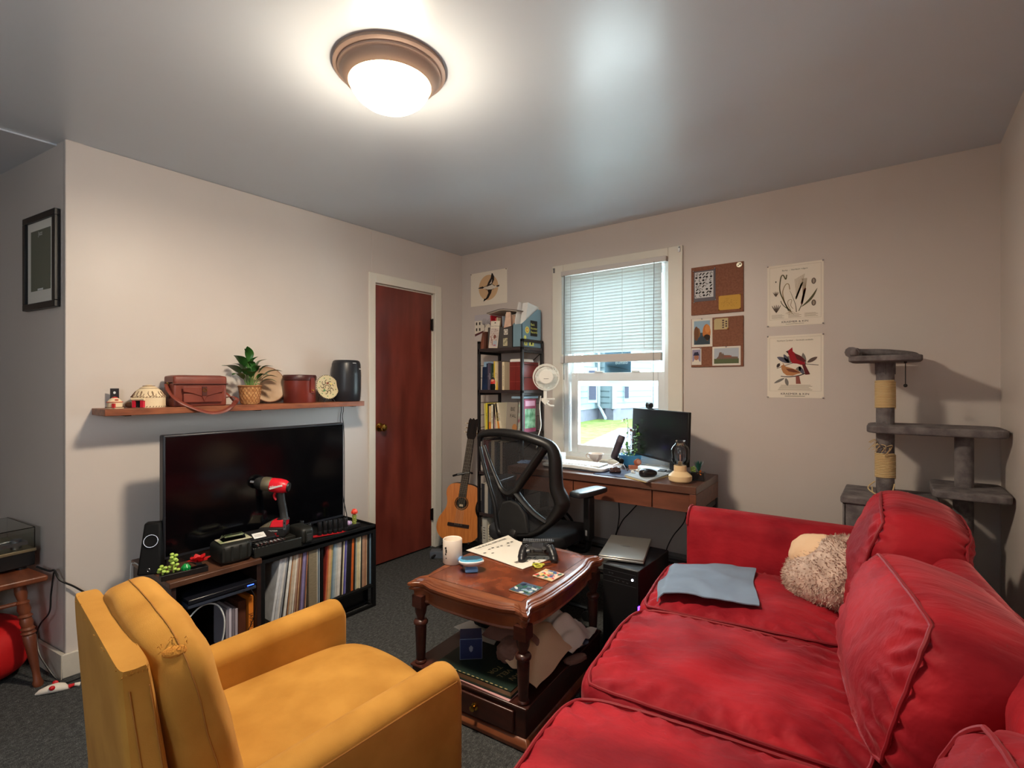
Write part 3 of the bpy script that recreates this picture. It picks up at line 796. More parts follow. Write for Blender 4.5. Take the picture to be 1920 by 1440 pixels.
w = MB(M_ctf).loft([[(sx*(A-d), sy*(B-d), z) for sx, sy in ((-1, -1), (1, -1), (1, 1), (-1, 1))] for d, z in ((.012, .0), (-.004, .004), (-.006, .02), (0, .03), (.006, .036), (.012, .04))])
w.build('base_moulding', ct, bevel=.002)
w = MB(M_ctd).box(-A+.06, A-.06, -B+.0, -B+.014, .050, .130); d_ = w.build('drawer', ct, bevel=.004)
w = MB(M_brass).lathe([(0, 0), (.014, .001), (.015, .003), (.006, .006), (.006, .012), (.011, .016), (.011, .021), (.0, .024)], M=Matrix.Translation(V((.06, -B, .092))) @ Matrix.Rotation(PI/2, 4, 'X'), n=16); w.build('knob', d_)

# ================================================================ TV CABINET + RECORD SHELF
M_espresso = mat('espresso_side', (38, 24, 22), .4, col2=(50, 32, 28), vs=5, stretch=(1, 1, 6))
M_wtop = mat('walnut_top', (72, 46, 34), .35, col2=(98, 64, 46), vs=8, stretch=(4, 1, 1), bump=.1, bs=60)
mc = thing('media_cabinet', 'dark wood media cabinet with walnut top under the left half of the television', 'cabinet', (.3, -2.19, 0))
w = MB(M_espresso)
Y0, Y1, X0, X1 = -2.385, -2.0, .06, .53
w.box(X0, X1, Y0, Y0+.02, 0, .455); w.box(X0, X1, Y1-.02, Y1, 0, .455); w.box(X0, X1, Y0, Y1, .06, .08); w.box(X0, X0+.012, Y0, Y1, .06, .455); w.box(X1-.02, X1, Y0, Y1, .0, .06)
w.build('carcass', mc, True, bevel=.002)
MB(M_wtop).box(X0-.005, X1+.01, Y0-.008, Y1+.0, .455, .48).build('top_board', mc, True, bevel=.003)
rs = thing('record_shelf', 'black two bay record shelf with a raised rim below the television', 'shelf', (.3, -1.65, 0))
Ya, Yb = -1.995, -1.305
w = MB(M_blackm)
w.box(X0, .515, Ya, Yb, .458, .476); w.box(X0, .515, Ya, Yb, .118, .134)
w.box(.505, .515, Ya, Yb, .44, .49); w.box(X0, .515, Yb-.008, Yb, .44, .49); w.box(X0, X0+.01, Ya, Yb, .44, .49)
w.build('shelf_boards', rs, True, bevel=.002)
w = MB(M_blackm); w.box(X0+.01, .505, -1.662, -1.648, .134, .458); w.box(X0, X0+.008, Ya, Yb, .134, .458)
w.build('divider', rs, True)
for y in (Ya+.011, Yb-.011):
    for x in (.505, X0+.011): MB(M_blackm).box(x-.011, x+.011, y-.011, y+.011, 0, .46).build('leg', rs, True, bevel=.002)
w = MB(M_blackm); w.box(.497, .515, Ya, Yb, .0, .016); w.box(X0, .515, Yb-.02, Yb, 0, .016); w.build('floor_rail', rs, True)
w = MB(mat('smoked_panel', (22, 23, 28), .15, spec=.6)); w.box(.46, .466, Ya+.02, Yb-.02, .016, .118); w.build('lower_panel', rs, True)

# records
random.seed(11)
rc = ['c9ccd0', 'b9bcc2', 'd2d0cc', '8d9096', '2b2b30', 'e0ded8', '4a2a28', 'b98a62', 'c6b6a2', 'd9d2c6', 'a98a78', '8a5a48', 'c0a078', '6a4a3a', '8a7fa8', '5b5470', 'a06a50', 'd6cfae', '3c332c']
rc2 = ['9c3a30', 'c77a4a', 'd9a878', 'c9b47a', '7f97a6', '9fb0b8', 'c2c4c0', 'd8d4cc', 'e6e4de', '3a3228', 'e2d8b0', '5a56a0', '8f8cc0', '26242c', '1e1c20', '241e1c', 'd0662a', '2a2622', '9aa59a', 'd8cfa8', 'e2d8b8', '2c3230', 'b08a70', 'a87a60', 'd8c0a0', '2a2a2c', '6f8aa0']
M_pg = mat('sleeve_board', (205, 198, 182), .85)
def record(y, t, lean, col, i, h=.312, x1=.500, note=None):
    c = hexc(col)
    w = MB(mat('sleeve_'+col, col, .45, var=.10, vs=26))
    w.box(-.312, 0, 0, t, 0, h)
    o = w.build('record_sleeve')
    lab = note or ''
    M = Matrix.Translation(V((x1, y, .1345))) @ Matrix.Rotation(math.radians(lean), 4, 'X'); o.matrix_basis = M; ROOT[o.name] = M
    b = o.modifiers.new('bevel', 'BEVEL'); b.width = .0008; b.segments = 1
    return o
def cname(col):
    r, g, b = hexc(col); mx, mn = max(r, g, b), min(r, g, b)
    if mx < 70: return 'black'
    if mx-mn < 22: return 'white' if mn > 205 else 'pale grey' if mn > 170 else 'grey'
    if b >= mx-2: return 'violet' if r > g else 'blue grey'
    if r-b > 110 and g < 120: return 'orange' if g > 85 else 'red'
    if mx > 205: return 'cream'
    return 'tan' if mx > 160 else 'brown'
def rowrec(y, yend, cols, leanf, side, tf):
    n = len(cols); T = [tf(i) for i in range(n)]; tot = sum(T)+.0012*n; sc = (yend-y)/tot
    for i, c in enumerate(cols):
        t = T[i]*sc; o = record(y, t, leanf(i/n), c, i, h=.312-random.choice((0, 0, .002, .004)), x1=.500-random.choice((0, .002, .004, .008)))
        pos = ('first', 'second', 'third', 'fourth', 'fifth', 'sixth', 'seventh', 'eighth', 'ninth', 'tenth', 'eleventh', 'twelfth', 'thirteenth', 'fourteenth', 'fifteenth', 'sixteenth', 'seventeenth', 'eighteenth', 'nineteenth', 'twentieth', 'twenty-first', 'twenty-second', 'twenty-third', 'twenty-fourth', 'twenty-fifth', 'twenty-sixth', 'twenty-seventh', 'twenty-eighth')[i]
        tags(o, '%s record sleeve, %s from the left in the %s bay of the record shelf' % (cname(c), pos, side), 'record', 'records in the %s bay' % side)
        y += (T[i]+.0012)*sc
rowrec(-1.935, -1.735, rc, lambda u: -9+7*u if u < .9 else -1, 'left', lambda i: random.choice((.006, .008, .010, .014)))
rowrec(-1.640, -1.318, rc2, lambda u: -4.0*(1-u), 'right', lambda i: random.choice((.007, .009, .012, .016)))
# box set and binders in the left bay
w = MB(mat('linen_box', (128, 116, 94), .8, var=.12, vs=40, stretch=(1, 1, 8))); w.box(-.30, 0, 0, .05, 0, .305); w.box(-.298, .0005, .046, .0505, .008, .300, M_pg)
o = solo(w, 'record_box', 'thick tan textured box set turned outward in the left bay of the record shelf', 'record box', (.502, -1.731, .1345), rx=0, bevel=.001)
w = MB(mat('taupe_box', (84, 74, 66), .7)); w.box(-.29, 0, 0, .034, 0, .312)
solo(w, 'record_box', 'dark taupe box set beside the tan textured box in the left bay', 'record box', (.49, -1.771, .1345), bevel=.001).location.x = .46
w = MB(mat('pale_blue_folder', (150, 164, 176), .6)); w.box(-.3, 0, 0, .006, 0, .318)
solo(w, 'record_folder', 'pale blue folder leaning against the divider in the left bay of the record shelf', 'folder', (.50, -1.672, .1345), bevel=.0005)

# ================================================================ TELEVISION
tv = thing('television', 'large black flat television with a dark glossy screen on the media cabinet', 'television', (.29, -1.862, .48))
def tvM(y): return y
w = MB(mat('tv_bezel', (44, 46, 52), .35, metal=.3)); w.box(-.03, .018, -.482, .482, .035, .612)
w.build('frame', tv, bevel=.006)
w = MB(mat('tv_screen', (5, 5, 7), .12, spec=.55)); w.box(.017, .0195, -.472, .472, .052, .602); w.build('screen', tv)
w = MB(M_black); w.box(-.06, -.028, -.34, .34, .10, .45); w.build('rear_housing', tv, bevel=.01)
for s_ in (-.36, .36):
    MB(M_black).hexa([(-.1, s_-.012, 0), (.1, s_-.012, 0), (.1, s_+.012, 0), (-.1, s_+.012, 0)], [(-.02, s_-.01, .04), (.01, s_-.01, .04), (.01, s_+.01, .04), (-.02, s_+.01, .04)]).build('stand_foot', tv)
tv.rotation_euler = (0, 0, math.radians(1.0))
ROOT[tv.name] = xf((.29, -1.862, .48), math.radians(1.0))
# ================================================================ DESK
M_desk = mat('desk_walnut', (96, 54, 38), .4, col2=(118, 68, 48), vs=5, stretch=(1, 5, 5), bump=.08, bs=60)
M_desktop = mat('desk_top_walnut', (84, 56, 46), .28, col2=(98, 66, 54), vs=5, stretch=(1, 5, 5), spec=.55)
DRZ = math.radians(2.0)
dk = thing('writing_desk', 'walnut desk with two drawers and black metal legs in front of the window', 'desk', (1.555, -.335, 0), DRZ)
L, Dp = .605, .235
MB(M_desktop).box(-L, L, -Dp, Dp, .750, .790).build('desktop', dk, bevel=.003)
w = MB(M_desk); w.box(L-.035, L, -Dp+.002, Dp, .655, .750); w.box(-L, -L+.035, -Dp+.002, Dp, .655, .750); w.box(-L+.035, L-.035, Dp-.02, Dp, .66, .75); w.build('apron', dk, bevel=.002)
for x0, x1 in ((-.12, .363), (.369, L-.037), (-L+.037, -.126)):
    d_ = MB(M_desk).box(x0, x1, -Dp+.012, -Dp+.03, .650, .746).build('drawer', dk, bevel=.002)
for x in (-L+.018, L-.018):
    for y in (-Dp+.02, Dp-.02):
        MB(M_blackmetal).box(x-.018, x+.018, y-.018, y+.018, 0, .655 if abs(x) < L else .7).build('leg', dk, bevel=.002)
for a in ((L-.034, L-.004), (-L+.004, -L+.034)): MB(M_blackmetal).box(a[0], a[1], -Dp+.02, Dp-.02, .62, .65).build('side_rail', dk)

# ================================================================ BOOKSHELF
bs = thing('bookshelf', 'narrow black metal etagere bookshelf in the corner beside the window', 'shelf', (.655, -.165, 0))
SX0, SX1, SY0, SY1 = .440, .868, -.300, -.028
M_shelfb = mat('dark_shelf_board', (52, 42, 42), .45, var=.08, vs=8)
for x in (SX0+.01, SX1-.01):
    for y in (SY0+.01, SY1-.01):
        MB(M_blackmetal).box(x-.01, x+.01, y-.01, y+.01, 0, 1.655).build('post', bs, True, bevel=.002)
TZ = [1.575, 1.262, .955, .64, .325, .08]
w = None
for z in TZ:
    w = MB(M_shelfb); w.box(SX0, SX1, SY0, SY1, z, z+.022); w.build('shelf_board', bs, True, bevel=.002)
for x in (SX0+.01, SX1-.01):
    w = MB(M_blackmetal); w.box(x-.01, x+.01, SY0, SY1, 1.635, 1.655); 
    for z in TZ[:-1]: w.box(x-.009, x+.009, SY0, SY1, z-.018, z)
    w.build('end_frame', bs, True, bevel=.002)
    z = .14
    while z < 1.56:
        if min(abs(z-t) for t in TZ) > .03: MB(M_blackmetal).cyl((x, SY0+.01, z), (x, SY1-.01, z), .0022, n=6).build('side_rung', bs, True)
        z += .095
MB(M_blackmetal).tube([(SX0+.01, SY1-.008, 1.26), (SX1-.01, SY1-.008, 1.57)], .003, n=6).build('cross_brace', bs, True)
MB(M_blackmetal).tube([(SX0+.01, SY1-.008, .64), (SX1-.01, SY1-.008, .95)], .003, n=6).build('cross_brace', bs, True)

# ================================================================ CAT TREE
M_plush = mat('grey_plush', (92, 86, 88), .95, col2=(122, 116, 116), vs=22, bump=.6, bs=120, bd=.004)
M_rope = mat('sisal_rope', (205, 178, 132), .85, bump=.3, bs=200)
cat_ = thing('cat_tree', 'grey plush cat tree with sisal posts behind the red sofa', 'cat tree', (3.05, -.22, 0))
def plushslab(x0, x1, y0, y1, z0, z1, name, e=9, parent=None, res=12):
    c = ((x0+x1)/2, (y0+y1)/2, (z0+z1)/2)
    return MB(M_plush).puff((x1-x0, y1-y0, z1-z0), e=e, res=res, fn=lambda w_, q: w_*(1+.012*nz(w_, 22, 2)), M=Matrix.Translation(V(c))).build(name, cat_, True, angle=70)
plushslab(2.76, 3.36, -.42, -.03, 0, .04, 'base_board')
# condo box with round doorway on its front
w = MB(M_plush); x0, x1, y0, y1 = 2.795, 3.145, -.385, -.05; z0, z1 = .45, .80
w.box(x0, x1, y1-.02, y1, z0, z1); w.box(x0, x0+.02, y0, y1, z0, z1); w.box(x1-.02, x1, y0, y1, z0, z1); w.box(x0, x1, y0, y1, z0, z0+.02); w.box(x0-.008, x1+.008, y0-.01, y1, z1-.03, z1+.005)
cx, cz, rr = 2.965, .665, .095
out = [(x0, z0), (x1, z0), (x1, z1), (x0, z1)]
ringi = [(cx+rr*math.cos(a), cz+rr*math.sin(a)) for a in [2*PI*i/32 for i in range(32)]]
def onbox(a):
    dx, dz = math.cos(a), math.sin(a); t = 9
    for lim, dd, o in ((x1, dx, cx), (x0, dx, cx), (z1, dz, cz), (z0, dz, cz)):
        if abs(dd) > 1e-9 and (lim-o)/dd > 0: t = min(t, (lim-o)/dd)
    return (cx+dx*t, cz+dz*t)
outer = [onbox(2*PI*i/32) for i in range(32)]
w.loft([[(p[0], y0, p[1]) for p in outer], [(p[0], y0, p[1]) for p in ringi], [(p[0], y0+.02, p[1]) for p in ringi], [(p[0], y0+.02, p[1]) for p in outer]], cap=False, closed=True, smooth=False)
w.build('condo_box', cat_, True, bevel=.008)
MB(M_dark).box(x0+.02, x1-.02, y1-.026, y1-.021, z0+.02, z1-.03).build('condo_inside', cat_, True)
def post(x, y, z0, z1, segs, r=.036):
    w = MB(M_plush).cyl((x, y, z0), (x, y, z1), r, n=24); p = w.build('post', cat_, True)
    for a, b in segs:
        pts = []; turns = int((b-a)/.0075)
        for i in range(turns*12): 
            t = i/12; ang = 2*PI*t; pts.append((x+(r+.002)*math.cos(ang), y+(r+.002)*math.sin(ang), a+(b-a)*t/turns))
        MB(M_rope).tube(pts, .0042, n=5).build('sisal_rope', p, True)
    return p
PX, PY = 2.955, -.235
post(PX, PY, .80, 1.13, [(.885, 1.0)])
p = post(PX, PY, 1.13, 1.44, [(1.215, 1.345)])
post(2.90, -.12, 0.03, .46, []); post(3.08, -.3, .03, .46, [])
MB(M_plush).cyl((PX, PY, 1.375), (PX, PY, 1.445), .040, n=4, r1=.04).build('post_collar', cat_, True)
plushslab(2.885, 3.372, -.34, -.06, 1.098, 1.138, 'middle_platform')
post(3.235, -.235, .86, 1.10, [], .033)
plushslab(3.12, 3.375, -.40, -.06, .838, .875, 'lower_platform')
post(3.235, -.20, .03, .84, [], .036)
# top perch with raised bolster sides
plushslab(2.815, 3.092, -.38, -.09, 1.432, 1.462, 'perch_tray')
w = MB(M_plush)
pts = spline([(2.835, -.37, 1.475), (2.82, -.24, 1.485), (2.84, -.11, 1.487), (2.95, -.085, 1.485), (3.05, -.10, 1.472), (3.075, -.14, 1.46)], 6)
n_ = len(pts); w.tube(pts, [.026 if i < n_*.3 else .026-.012*(i/n_) for i in range(n_)], n=10)
w.puff((.05, .30, .055), e=3, res=8, M=Matrix.Translation(V((2.838, -.235, 1.475))))
w.build('bolster', cat_, True)
w = MB(M_black); w.cyl((3.03, -.30, 1.432), (3.03, -.30, 1.325), .0022, n=6); w.ball((3.03, -.30, 1.322), .008); w.ball((3.03, -.30, 1.43), .007)
w.build('hanging_toy', cat_, True)
random.seed(8); w = MB(M_rope)
for i in range(16):     # frayed unwound rope
    a = random.uniform(2.6, 5.6); r = .04; z = random.uniform(1.0, 1.06)
    p0 = V((PX+r*math.cos(a), PY+r*math.sin(a), z)); p1 = p0+V((random.uniform(-.03, .02), -.012, random.uniform(-.05, .01)))
    w.tube(spline([p0, (p0+p1)/2+V((.01, -.014, .012)), p1], 5), .0018, n=4)
w.tube(spline([(PX-.04, PY-.02, .865), (PX-.065, PY-.05, .835), (PX-.02, PY-.085, .812), (PX+.05, PY-.075, .818), (PX+.085, PY-.04, .83)], 6), .003, n=5)
w.tube(spline([(PX+.035, PY-.02, .86), (PX+.02, PY-.06, .822), (PX-.04, PY-.07, .815), (PX-.05, PY-.03, .84)], 6), .003, n=5)
w.build('frayed_rope', cat_, True, kind='stuff')

# ================================================================ GUITAR
M_spruce = mat('spruce_top', (196, 112, 46), .28, col2=(214, 130, 58), vs=14, stretch=(8, 1, .5), coat=.5, spec=.5)
M_rose = mat('rosewood', (34, 22, 20), .6, spec=.25, col2=(46, 30, 26), vs=12, stretch=(4, 1, 1))
gpos = at(855, 1006, d=3.90); gpos.z = .105
gt = thing('classical_guitar', 'orange topped classical guitar standing upright in the corner beside the door', 'guitar', tuple(gpos), YAW-math.radians(4))
GT = Matrix.Rotation(math.radians(-7), 4, 'X') @ Matrix.Rotation(math.radians(7.2), 4, 'Y')
half = [(0, 0), (.06, .003), (.12, .02), (.158, .06), (.170, .11), (.162, .165), (.138, .21), (.118, .25), (.113, .285), (.118, .32), (.128, .355), (.128, .395), (.108, .43), (.07, .445), (.03, .448), (0, .448)]
hs_ = spline([V((a, b)) for a, b in half], 4)
ol = [(p.x, p.y) for p in hs_]+[(-p.x, p.y) for p in hs_[::-1][1:-1]]
w = MB(M_rose); w.hexa([(p[0], -.002, p[1]) for p in ol], [(p[0]*.99, .085, p[1]) for p in ol], M=GT); w.build('body', gt, angle=30)
w = MB(M_spruce)
hole = [(.043*math.cos(a), .300+.043*math.sin(a)) for a in [2*PI*i/len(ol) for i in range(len(ol))]]
# top as a ring round the sound hole
import bisect
def ang(p): return math.atan2(p[1]-.300, p[0]) % (2*PI)
olr = sorted([(ang((p[0], p[1])), p) for p in ol]); 
ho = [(.043*math.cos(a), .300+.043*math.sin(a)) for a, p in olr]; oo = [p for a, p in olr]
w.loft([[(p[0], -.0025, p[1]) for p in ho], [(p[0], -.0045, p[1]) for p in ho], [(p[0], -.0045, p[1]) for p in oo], [(p[0], -.0025, p[1]) for p in oo]], M=GT, cap=False, smooth=False)
w.build('soundboard', gt)
w = MB(mat('rosette', (70, 44, 28), .5, col2=(120, 84, 50), vs=160)); w.torus((0, -.0048, .300), .050, .005, M=GT, axis='y', k=4); w.build('rosette', gt)
w = MB(M_dark).cyl((0, -.0032, .300), (0, -.0024, .300), .043, n=28, M=GT); w.rect(-.016, .012, -.014, .002, 0, mat('guitar_label', (210, 190, 160), .8), GT @ Matrix.Translation(V((.002, -.0036, .288))) @ Matrix.Rotation(PI/2, 4, 'X')); w.build('sound_hole', gt)
MB(M_rose).box(-.085, .085, -.013, -.0045, .117, .143, M=GT).build('bridge', gt, bevel=.002)
w = MB(M_rose); w.hexa([(-.031, -.010, .345), (.031, -.010, .345), (.031, .02, .345), (-.031, .02, .345)], [(-.026, -.010, .80), (.026, -.010, .80), (.026, .016, .80), (-.026, .016, .80)], M=GT); w.build('neck', gt, bevel=.003)
w = MB(mat('fret_wire', (120, 112, 100), .5, metal=.5))
z = .80
for i in range(19):
    zz = .80-.635*(1-2**(-(i+1)/12.0)); w.box(-.029, .029, -.0115, -.0095, zz-.0008, zz+.0008, M=GT)
w.build('fret', gt, kind='stuff')
w = MB(mat('dark_headstock', (28, 18, 16), .65, spec=.2)); w.prism([(-.026, .80), (.026, .80), (.038, .83), (.036, .945), (.028, .965), (.012, .955), (0, .968), (-.012, .955), (-.028, .965), (-.036, .945), (-.038, .83)], 0, .016, M=GT @ Matrix.Rotation(PI/2, 4, 'X') @ Matrix.Translation(V((0, 0, -.012)))); 
hd = w.build('headstock', gt, bevel=.002)
for sx in (-1, 1):
    w = MB(M_brass)
    for zz in (.85, .885, .92): w.cyl((sx*.036, .004, zz), (sx*.052, .004, zz), .003, n=8, M=GT); w.ball((sx*.056, .004, zz), (.007, .004, .006), M_cream, M=GT)
    w.box(sx*.018-.0035, sx*.018+.0035, -.0065, -.004, .84, .925, M_dark, GT)
    w.build('tuning_pegs', hd)
w = MB(mat('guitar_string', (200, 190, 170), .4))
for i in range(6):
    x = -.022+.0088*i; w.cyl((x*1.25, -.014, .13), (x*.85, -.0135, .80), .0006, n=4, M=GT)
w.build('strings', gt)
gs = thing('guitar_stand', 'black metal stand cradling the classical guitar', 'guitar stand', (gpos.x, gpos.y, 0), YAW-math.radians(4))
w = MB(M_blackmetal)
w.tube([(.03, .15, .02), (.04, .125, .30), (.075, .08, .62)], .011, n=8)
for x in (-.17, .17): w.tube([(0.03, .13, .12), (x, -.09, .012)], .009, n=8)
w.tube([(0.03, .13, .12), (.03, .30, .012)], .009, n=8)
w.build('tripod', gs)
w = MB(M_blackmetal); w.tube([(.075, .085, .62), (.05, .05, .625)], .008, n=8); w.tube([(-.02, -.005, .62), (0.0, .045, .62), (.10, .06, .635), (.125, .0, .64)], .0085, n=8)
w.build('neck_yoke', gs)
w = MB(M_blackmetal); w.tube([(-.10, -.025, .105), (-.10, .09, .085), (.10, .09, .085), (.10, -.025, .105)], .008, n=8); w.build('lower_cradle', gs)

# ================================================================ COMPUTER TOWER
M_case = mat('pc_case', (13, 13, 17), .3, spec=.5)
TX0, TX1, TY0, TY1 = 1.885, 2.065, -1.045, -.665
tw = thing('computer_tower', 'black desktop computer tower on the floor under the laptop', 'computer', ((TX0+TX1)/2, (TY0+TY1)/2, 0))
MB(M_case).box(TX0, TX1, TY0+.01, TY1, .012, .475).build('case', tw, True, bevel=.003)
w = MB(mat('pc_front', (16, 16, 18), .45)); w.box(TX0, TX1-.002, TY0, TY0+.01, .012, .475); fr = w.build('front_panel', tw, True, bevel=.003)
w = MB(mat('pc_line', (52, 52, 56), .4))
for z in (.452, .425, .398): w.box(TX0+.004, TX1-.012, TY0-.001, TY0+.001, z, z+.0016)
for x, z in ((.03, .438), (.045, .438), (.06, .41), (.075, .41), (.10, .41), (.12, .408)): w.box(TX0+x, TX0+x+.009, TY0-.0012, TY0+.001, z, z+.004)
w.build('front_ports', fr, True)
MB(mat('power_led', (255, 255, 255), .3, emit='dfe8ff', es=12)).cyl((TX1-.03, TY0-.002, .430), (TX1-.03, TY0+.001, .430), .0048, n=14).build('power_light', fr, True)
MB(mat('blue_led', (60, 40, 255), .3, emit='5a30ff', es=6)).box(TX1-.004, TX1+.001, TY0-.001, TY0+.012, .288, .316).build('side_light', tw, True)
for x in (TX0+.02, TX1-.02):
    for y in (TY0+.03, TY1-.03): MB(M_black).cyl((x, y, 0), (x, y, .014), .012, n=12).build('foot', tw, True)
# laptop and thin papers under it
M_lap = mat('silver_laptop', (176, 174, 168), .3, metal=.75)
bl_, br_, fr_, fl_ = [at(*q, z=.505) for q in ((1149, 1002), (1228, 1008), (1199.5, 1049), (1119, 1036))]
lc = (bl_+br_+fr_+fl_)/4; u_ = ((fr_-fl_)+(br_-bl_)); lrz = math.atan2(u_.y, u_.x); lw = u_.length/2; lv = ((bl_-fl_)+(br_-fr_)).length/2
lw, lv = max(lw, .2), lv
lp = thing('laptop', 'closed silver laptop resting on the black computer tower', 'laptop', (lc.x, lc.y, .479), lrz)
MB(M_lap).box(-lw/2, lw/2, -lv/2, lv/2, .0, .012).build('keyboard_half', lp, bevel=.003)
ld = MB(M_lap).box(-lw/2, lw/2, -lv/2, lv/2, .0135, .021).build('lid', lp, bevel=.003)
w = MB(mat('laptop_logo', (88, 88, 88), .3, metal=.8)); w.stroke([(-.03, 0), (.03, 0)], .003, .0213); w.stroke([(-.018, .006), (.018, .006)], .003, .0213); w.stroke([(-.018, -.006), (.018, -.006)], .003, .0213); w.build('lid_emblem', ld)

# ================================================================ OFFICE CHAIR
M_mesh = bpy.data.materials.new('chair_mesh'); M_mesh.use_nodes = True
_nt = M_mesh.node_tree; _b = _nt.nodes['Principled BSDF']; _b.inputs['Base Color'].default_value = lin((30, 30, 32)); _b.inputs['Roughness'].default_value = .7
_t = _nt.nodes.new('ShaderNodeBsdfTransparent'); _m = _nt.nodes.new('ShaderNodeMixShader'); _m.inputs[0].default_value = .52
_nt.links.new(_t.outputs[0], _m.inputs[1]); _nt.links.new(_b.outputs[0], _m.inputs[2]); _nt.links.new(_m.outputs[0], _nt.nodes['Material Output'].inputs[0])
M_nyl = mat('chair_nylon', (19, 19, 20), .42, spec=.45)
oc = thing('office_chair', 'black mesh back office chair with raised armrests facing the desk', 'office chair', (1.345, -.80, 0), math.radians(0))
def cb(px, py, dy=0):
    """point on the chair's back plane, gently curved"""
    p = at(px, py, y=-1.03)
    xr = (p.x-1.345)/.27
    p = at(px, py, y=-1.03-.0+.05*xr*xr+dy+.0*(p.z-.7))
    return p
def ctube(name, pts, r, n=5, flat=.6, parent=oc, m=None, k=8, dy=0):
    P_ = spline([cb(*q, dy) for q in pts], n)
    if isinstance(r, (list, tuple)):
        rr = []
        for i in range(len(P_)):
            t = i/(len(P_)-1)*(len(r)-1); j = min(len(r)-2, int(t)); rr.append(r[j]+(r[j+1]-r[j])*(t-j))
    else: rr = r
    return MB(m or M_nyl).tube(P_, rr, n=k, flat=flat).build(name, parent, True, angle=60)
bf = ctube('back_frame', [(900, 826), (905, 814), (935, 811), (970, 815), (1000, 823), (1030, 836), (1040, 855), (1042, 885), (1044, 915), (1052, 935), (1054, 947), (1046, 962), (1030, 980), (1008, 998), (985, 1004), (955, 1004), (937, 998), (931, 975), (928, 948), (918, 910), (907, 870), (900, 838)], [.018, .026, .030, .030, .030, .034, .040, .042, .042, .046, .050, .046, .036, .026, .02, .018, .018, .018, .018, .016, .014, .014, .014], flat=.8)
ctube('back_brace', [(908, 835), (918, 865), (930, 895), (940, 916), (952, 925), (966, 921), (980, 900), (1000, 872), (1022, 840)], [.010, .011, .012, .015, .022, .030, .034, .034, .032], dy=-.012, flat=.7)
ctube('back_brace', [(968, 925), (984, 945), (1004, 965), (1024, 979)], [.026, .022, .020, .018], dy=-.012, flat=.7)
lo = [cb(*q, -.02) for q in ((938, 1004), (933, 965), (940, 942), (955, 938), (972, 946), (984, 965), (990, 1003))]
lo2 = [p+V((0, .03, 0)) for p in lo]
MB(mat('lumbar_pad', (24, 24, 25), .7)).hexa(lo, lo2).build('lumbar_support', oc, True, bevel=.01, seg=3)
# mesh fabric stretched in the frame
fpts = spline([cb(*q) for q in ((903, 822), (935, 813), (970, 817), (1000, 825), (1034, 842), (1041, 885), (1045, 920), (1050, 947), (1036, 972), (1008, 994), (955, 1002), (935, 995), (928, 948), (915, 900))], 4, closed=True)
cc = sum(fpts, V((0, 0, 0)))/len(fpts)
w = MB(M_mesh); w.loft([fpts, [p.lerp(cc, .5)+V((0, .01, 0)) for p in fpts], [p.lerp(cc, .98)+V((0, .012, 0)) for p in fpts]]); w.build('mesh_back', oc, True, angle=80, fix=False)
M_seat = mat('chair_seat_fabric', (26, 27, 30), .85, bump=.3, bs=300)
def sfn(wv, q):
    wv = V(wv); wv.z += .018*abs(q.x)**2*(1 if q.z > 0 else .6); wv.z -= .02*max(0, q.y)**2; return wv
MB(M_seat).puff((.50, .49, .085), e=5, res=16, fn=sfn, M=Matrix.Translation(V((0.01, .02, .475)))).build('seat', oc, angle=80)
MB(M_nyl).box(-.16, .18, -.20, .18, .395, .44).build('seat_pan', oc, bevel=.015)
w = MB(M_nyl); w.tube(spline([(0, -.20, .56), (0, -.25, .50), (0, -.17, .42), (0, -.05, .41)], 5), [.03]*16, n=8, flat=.6); w.build('back_bracket', oc)
for sx in (-1, 1):
    X = sx*.305
    w = MB(M_nyl); w.tube(spline([(sx*.14, .05, .415), (sx*.24, .05, .405), (X-sx*.01, .05, .42), (X, .05, .50)], 5), .022, n=8, flat=.8)
    w.box(X-.02, X+.02, .02, .08, .47, .71)
    ar = w.build('arm_post', oc, bevel=.008)
    w = MB(mat('arm_pad', (38, 40, 44), .35)); w.puff((.095, .27, .035), e=4.5, res=12, M=Matrix.Translation(V((X, .05, .735))) @ Matrix.Rotation(math.radians(sx*-8), 4, 'Z'))
    w.build('arm_pad', oc, angle=70)
    MB(mat('height_label', (120, 120, 120), .6)).box(X-.006, X+.006, .018, .0195, .50, .53).build('height_button', ar)
w = MB(M_nyl); w.lathe([(.0, .40), (.03, .40), (.03, .30), (.022, .29), (.022, .13), (.045, .12), (.05, .085), (0, .08)], n=20); w.build('gas_lift', oc)
for i in range(5):
    a = math.radians(20+72*i); w = MB(M_nyl); w.tube([(.03*math.cos(a), .03*math.sin(a), .10), (.16*math.cos(a), .16*math.sin(a), .092), (.285*math.cos(a), .285*math.sin(a), .07)], [.026, .022, .016], n=8, flat=.8)
    lg = w.build('base_spoke', oc)
    x, y = .285*math.cos(a), .285*math.sin(a); w = MB(M_black)
    for s_ in (-.016, .016): w.cyl((x-s_*math.sin(a)-.006*math.sin(a), y+s_*math.cos(a)+.006*math.cos(a), .03), (x-s_*math.sin(a)+.006*math.sin(a), y+s_*math.cos(a)-.006*math.cos(a), .03), .028, n=16)
    w.cyl((x, y, .03), (x, y, .07), .008); w.build('caster', lg)
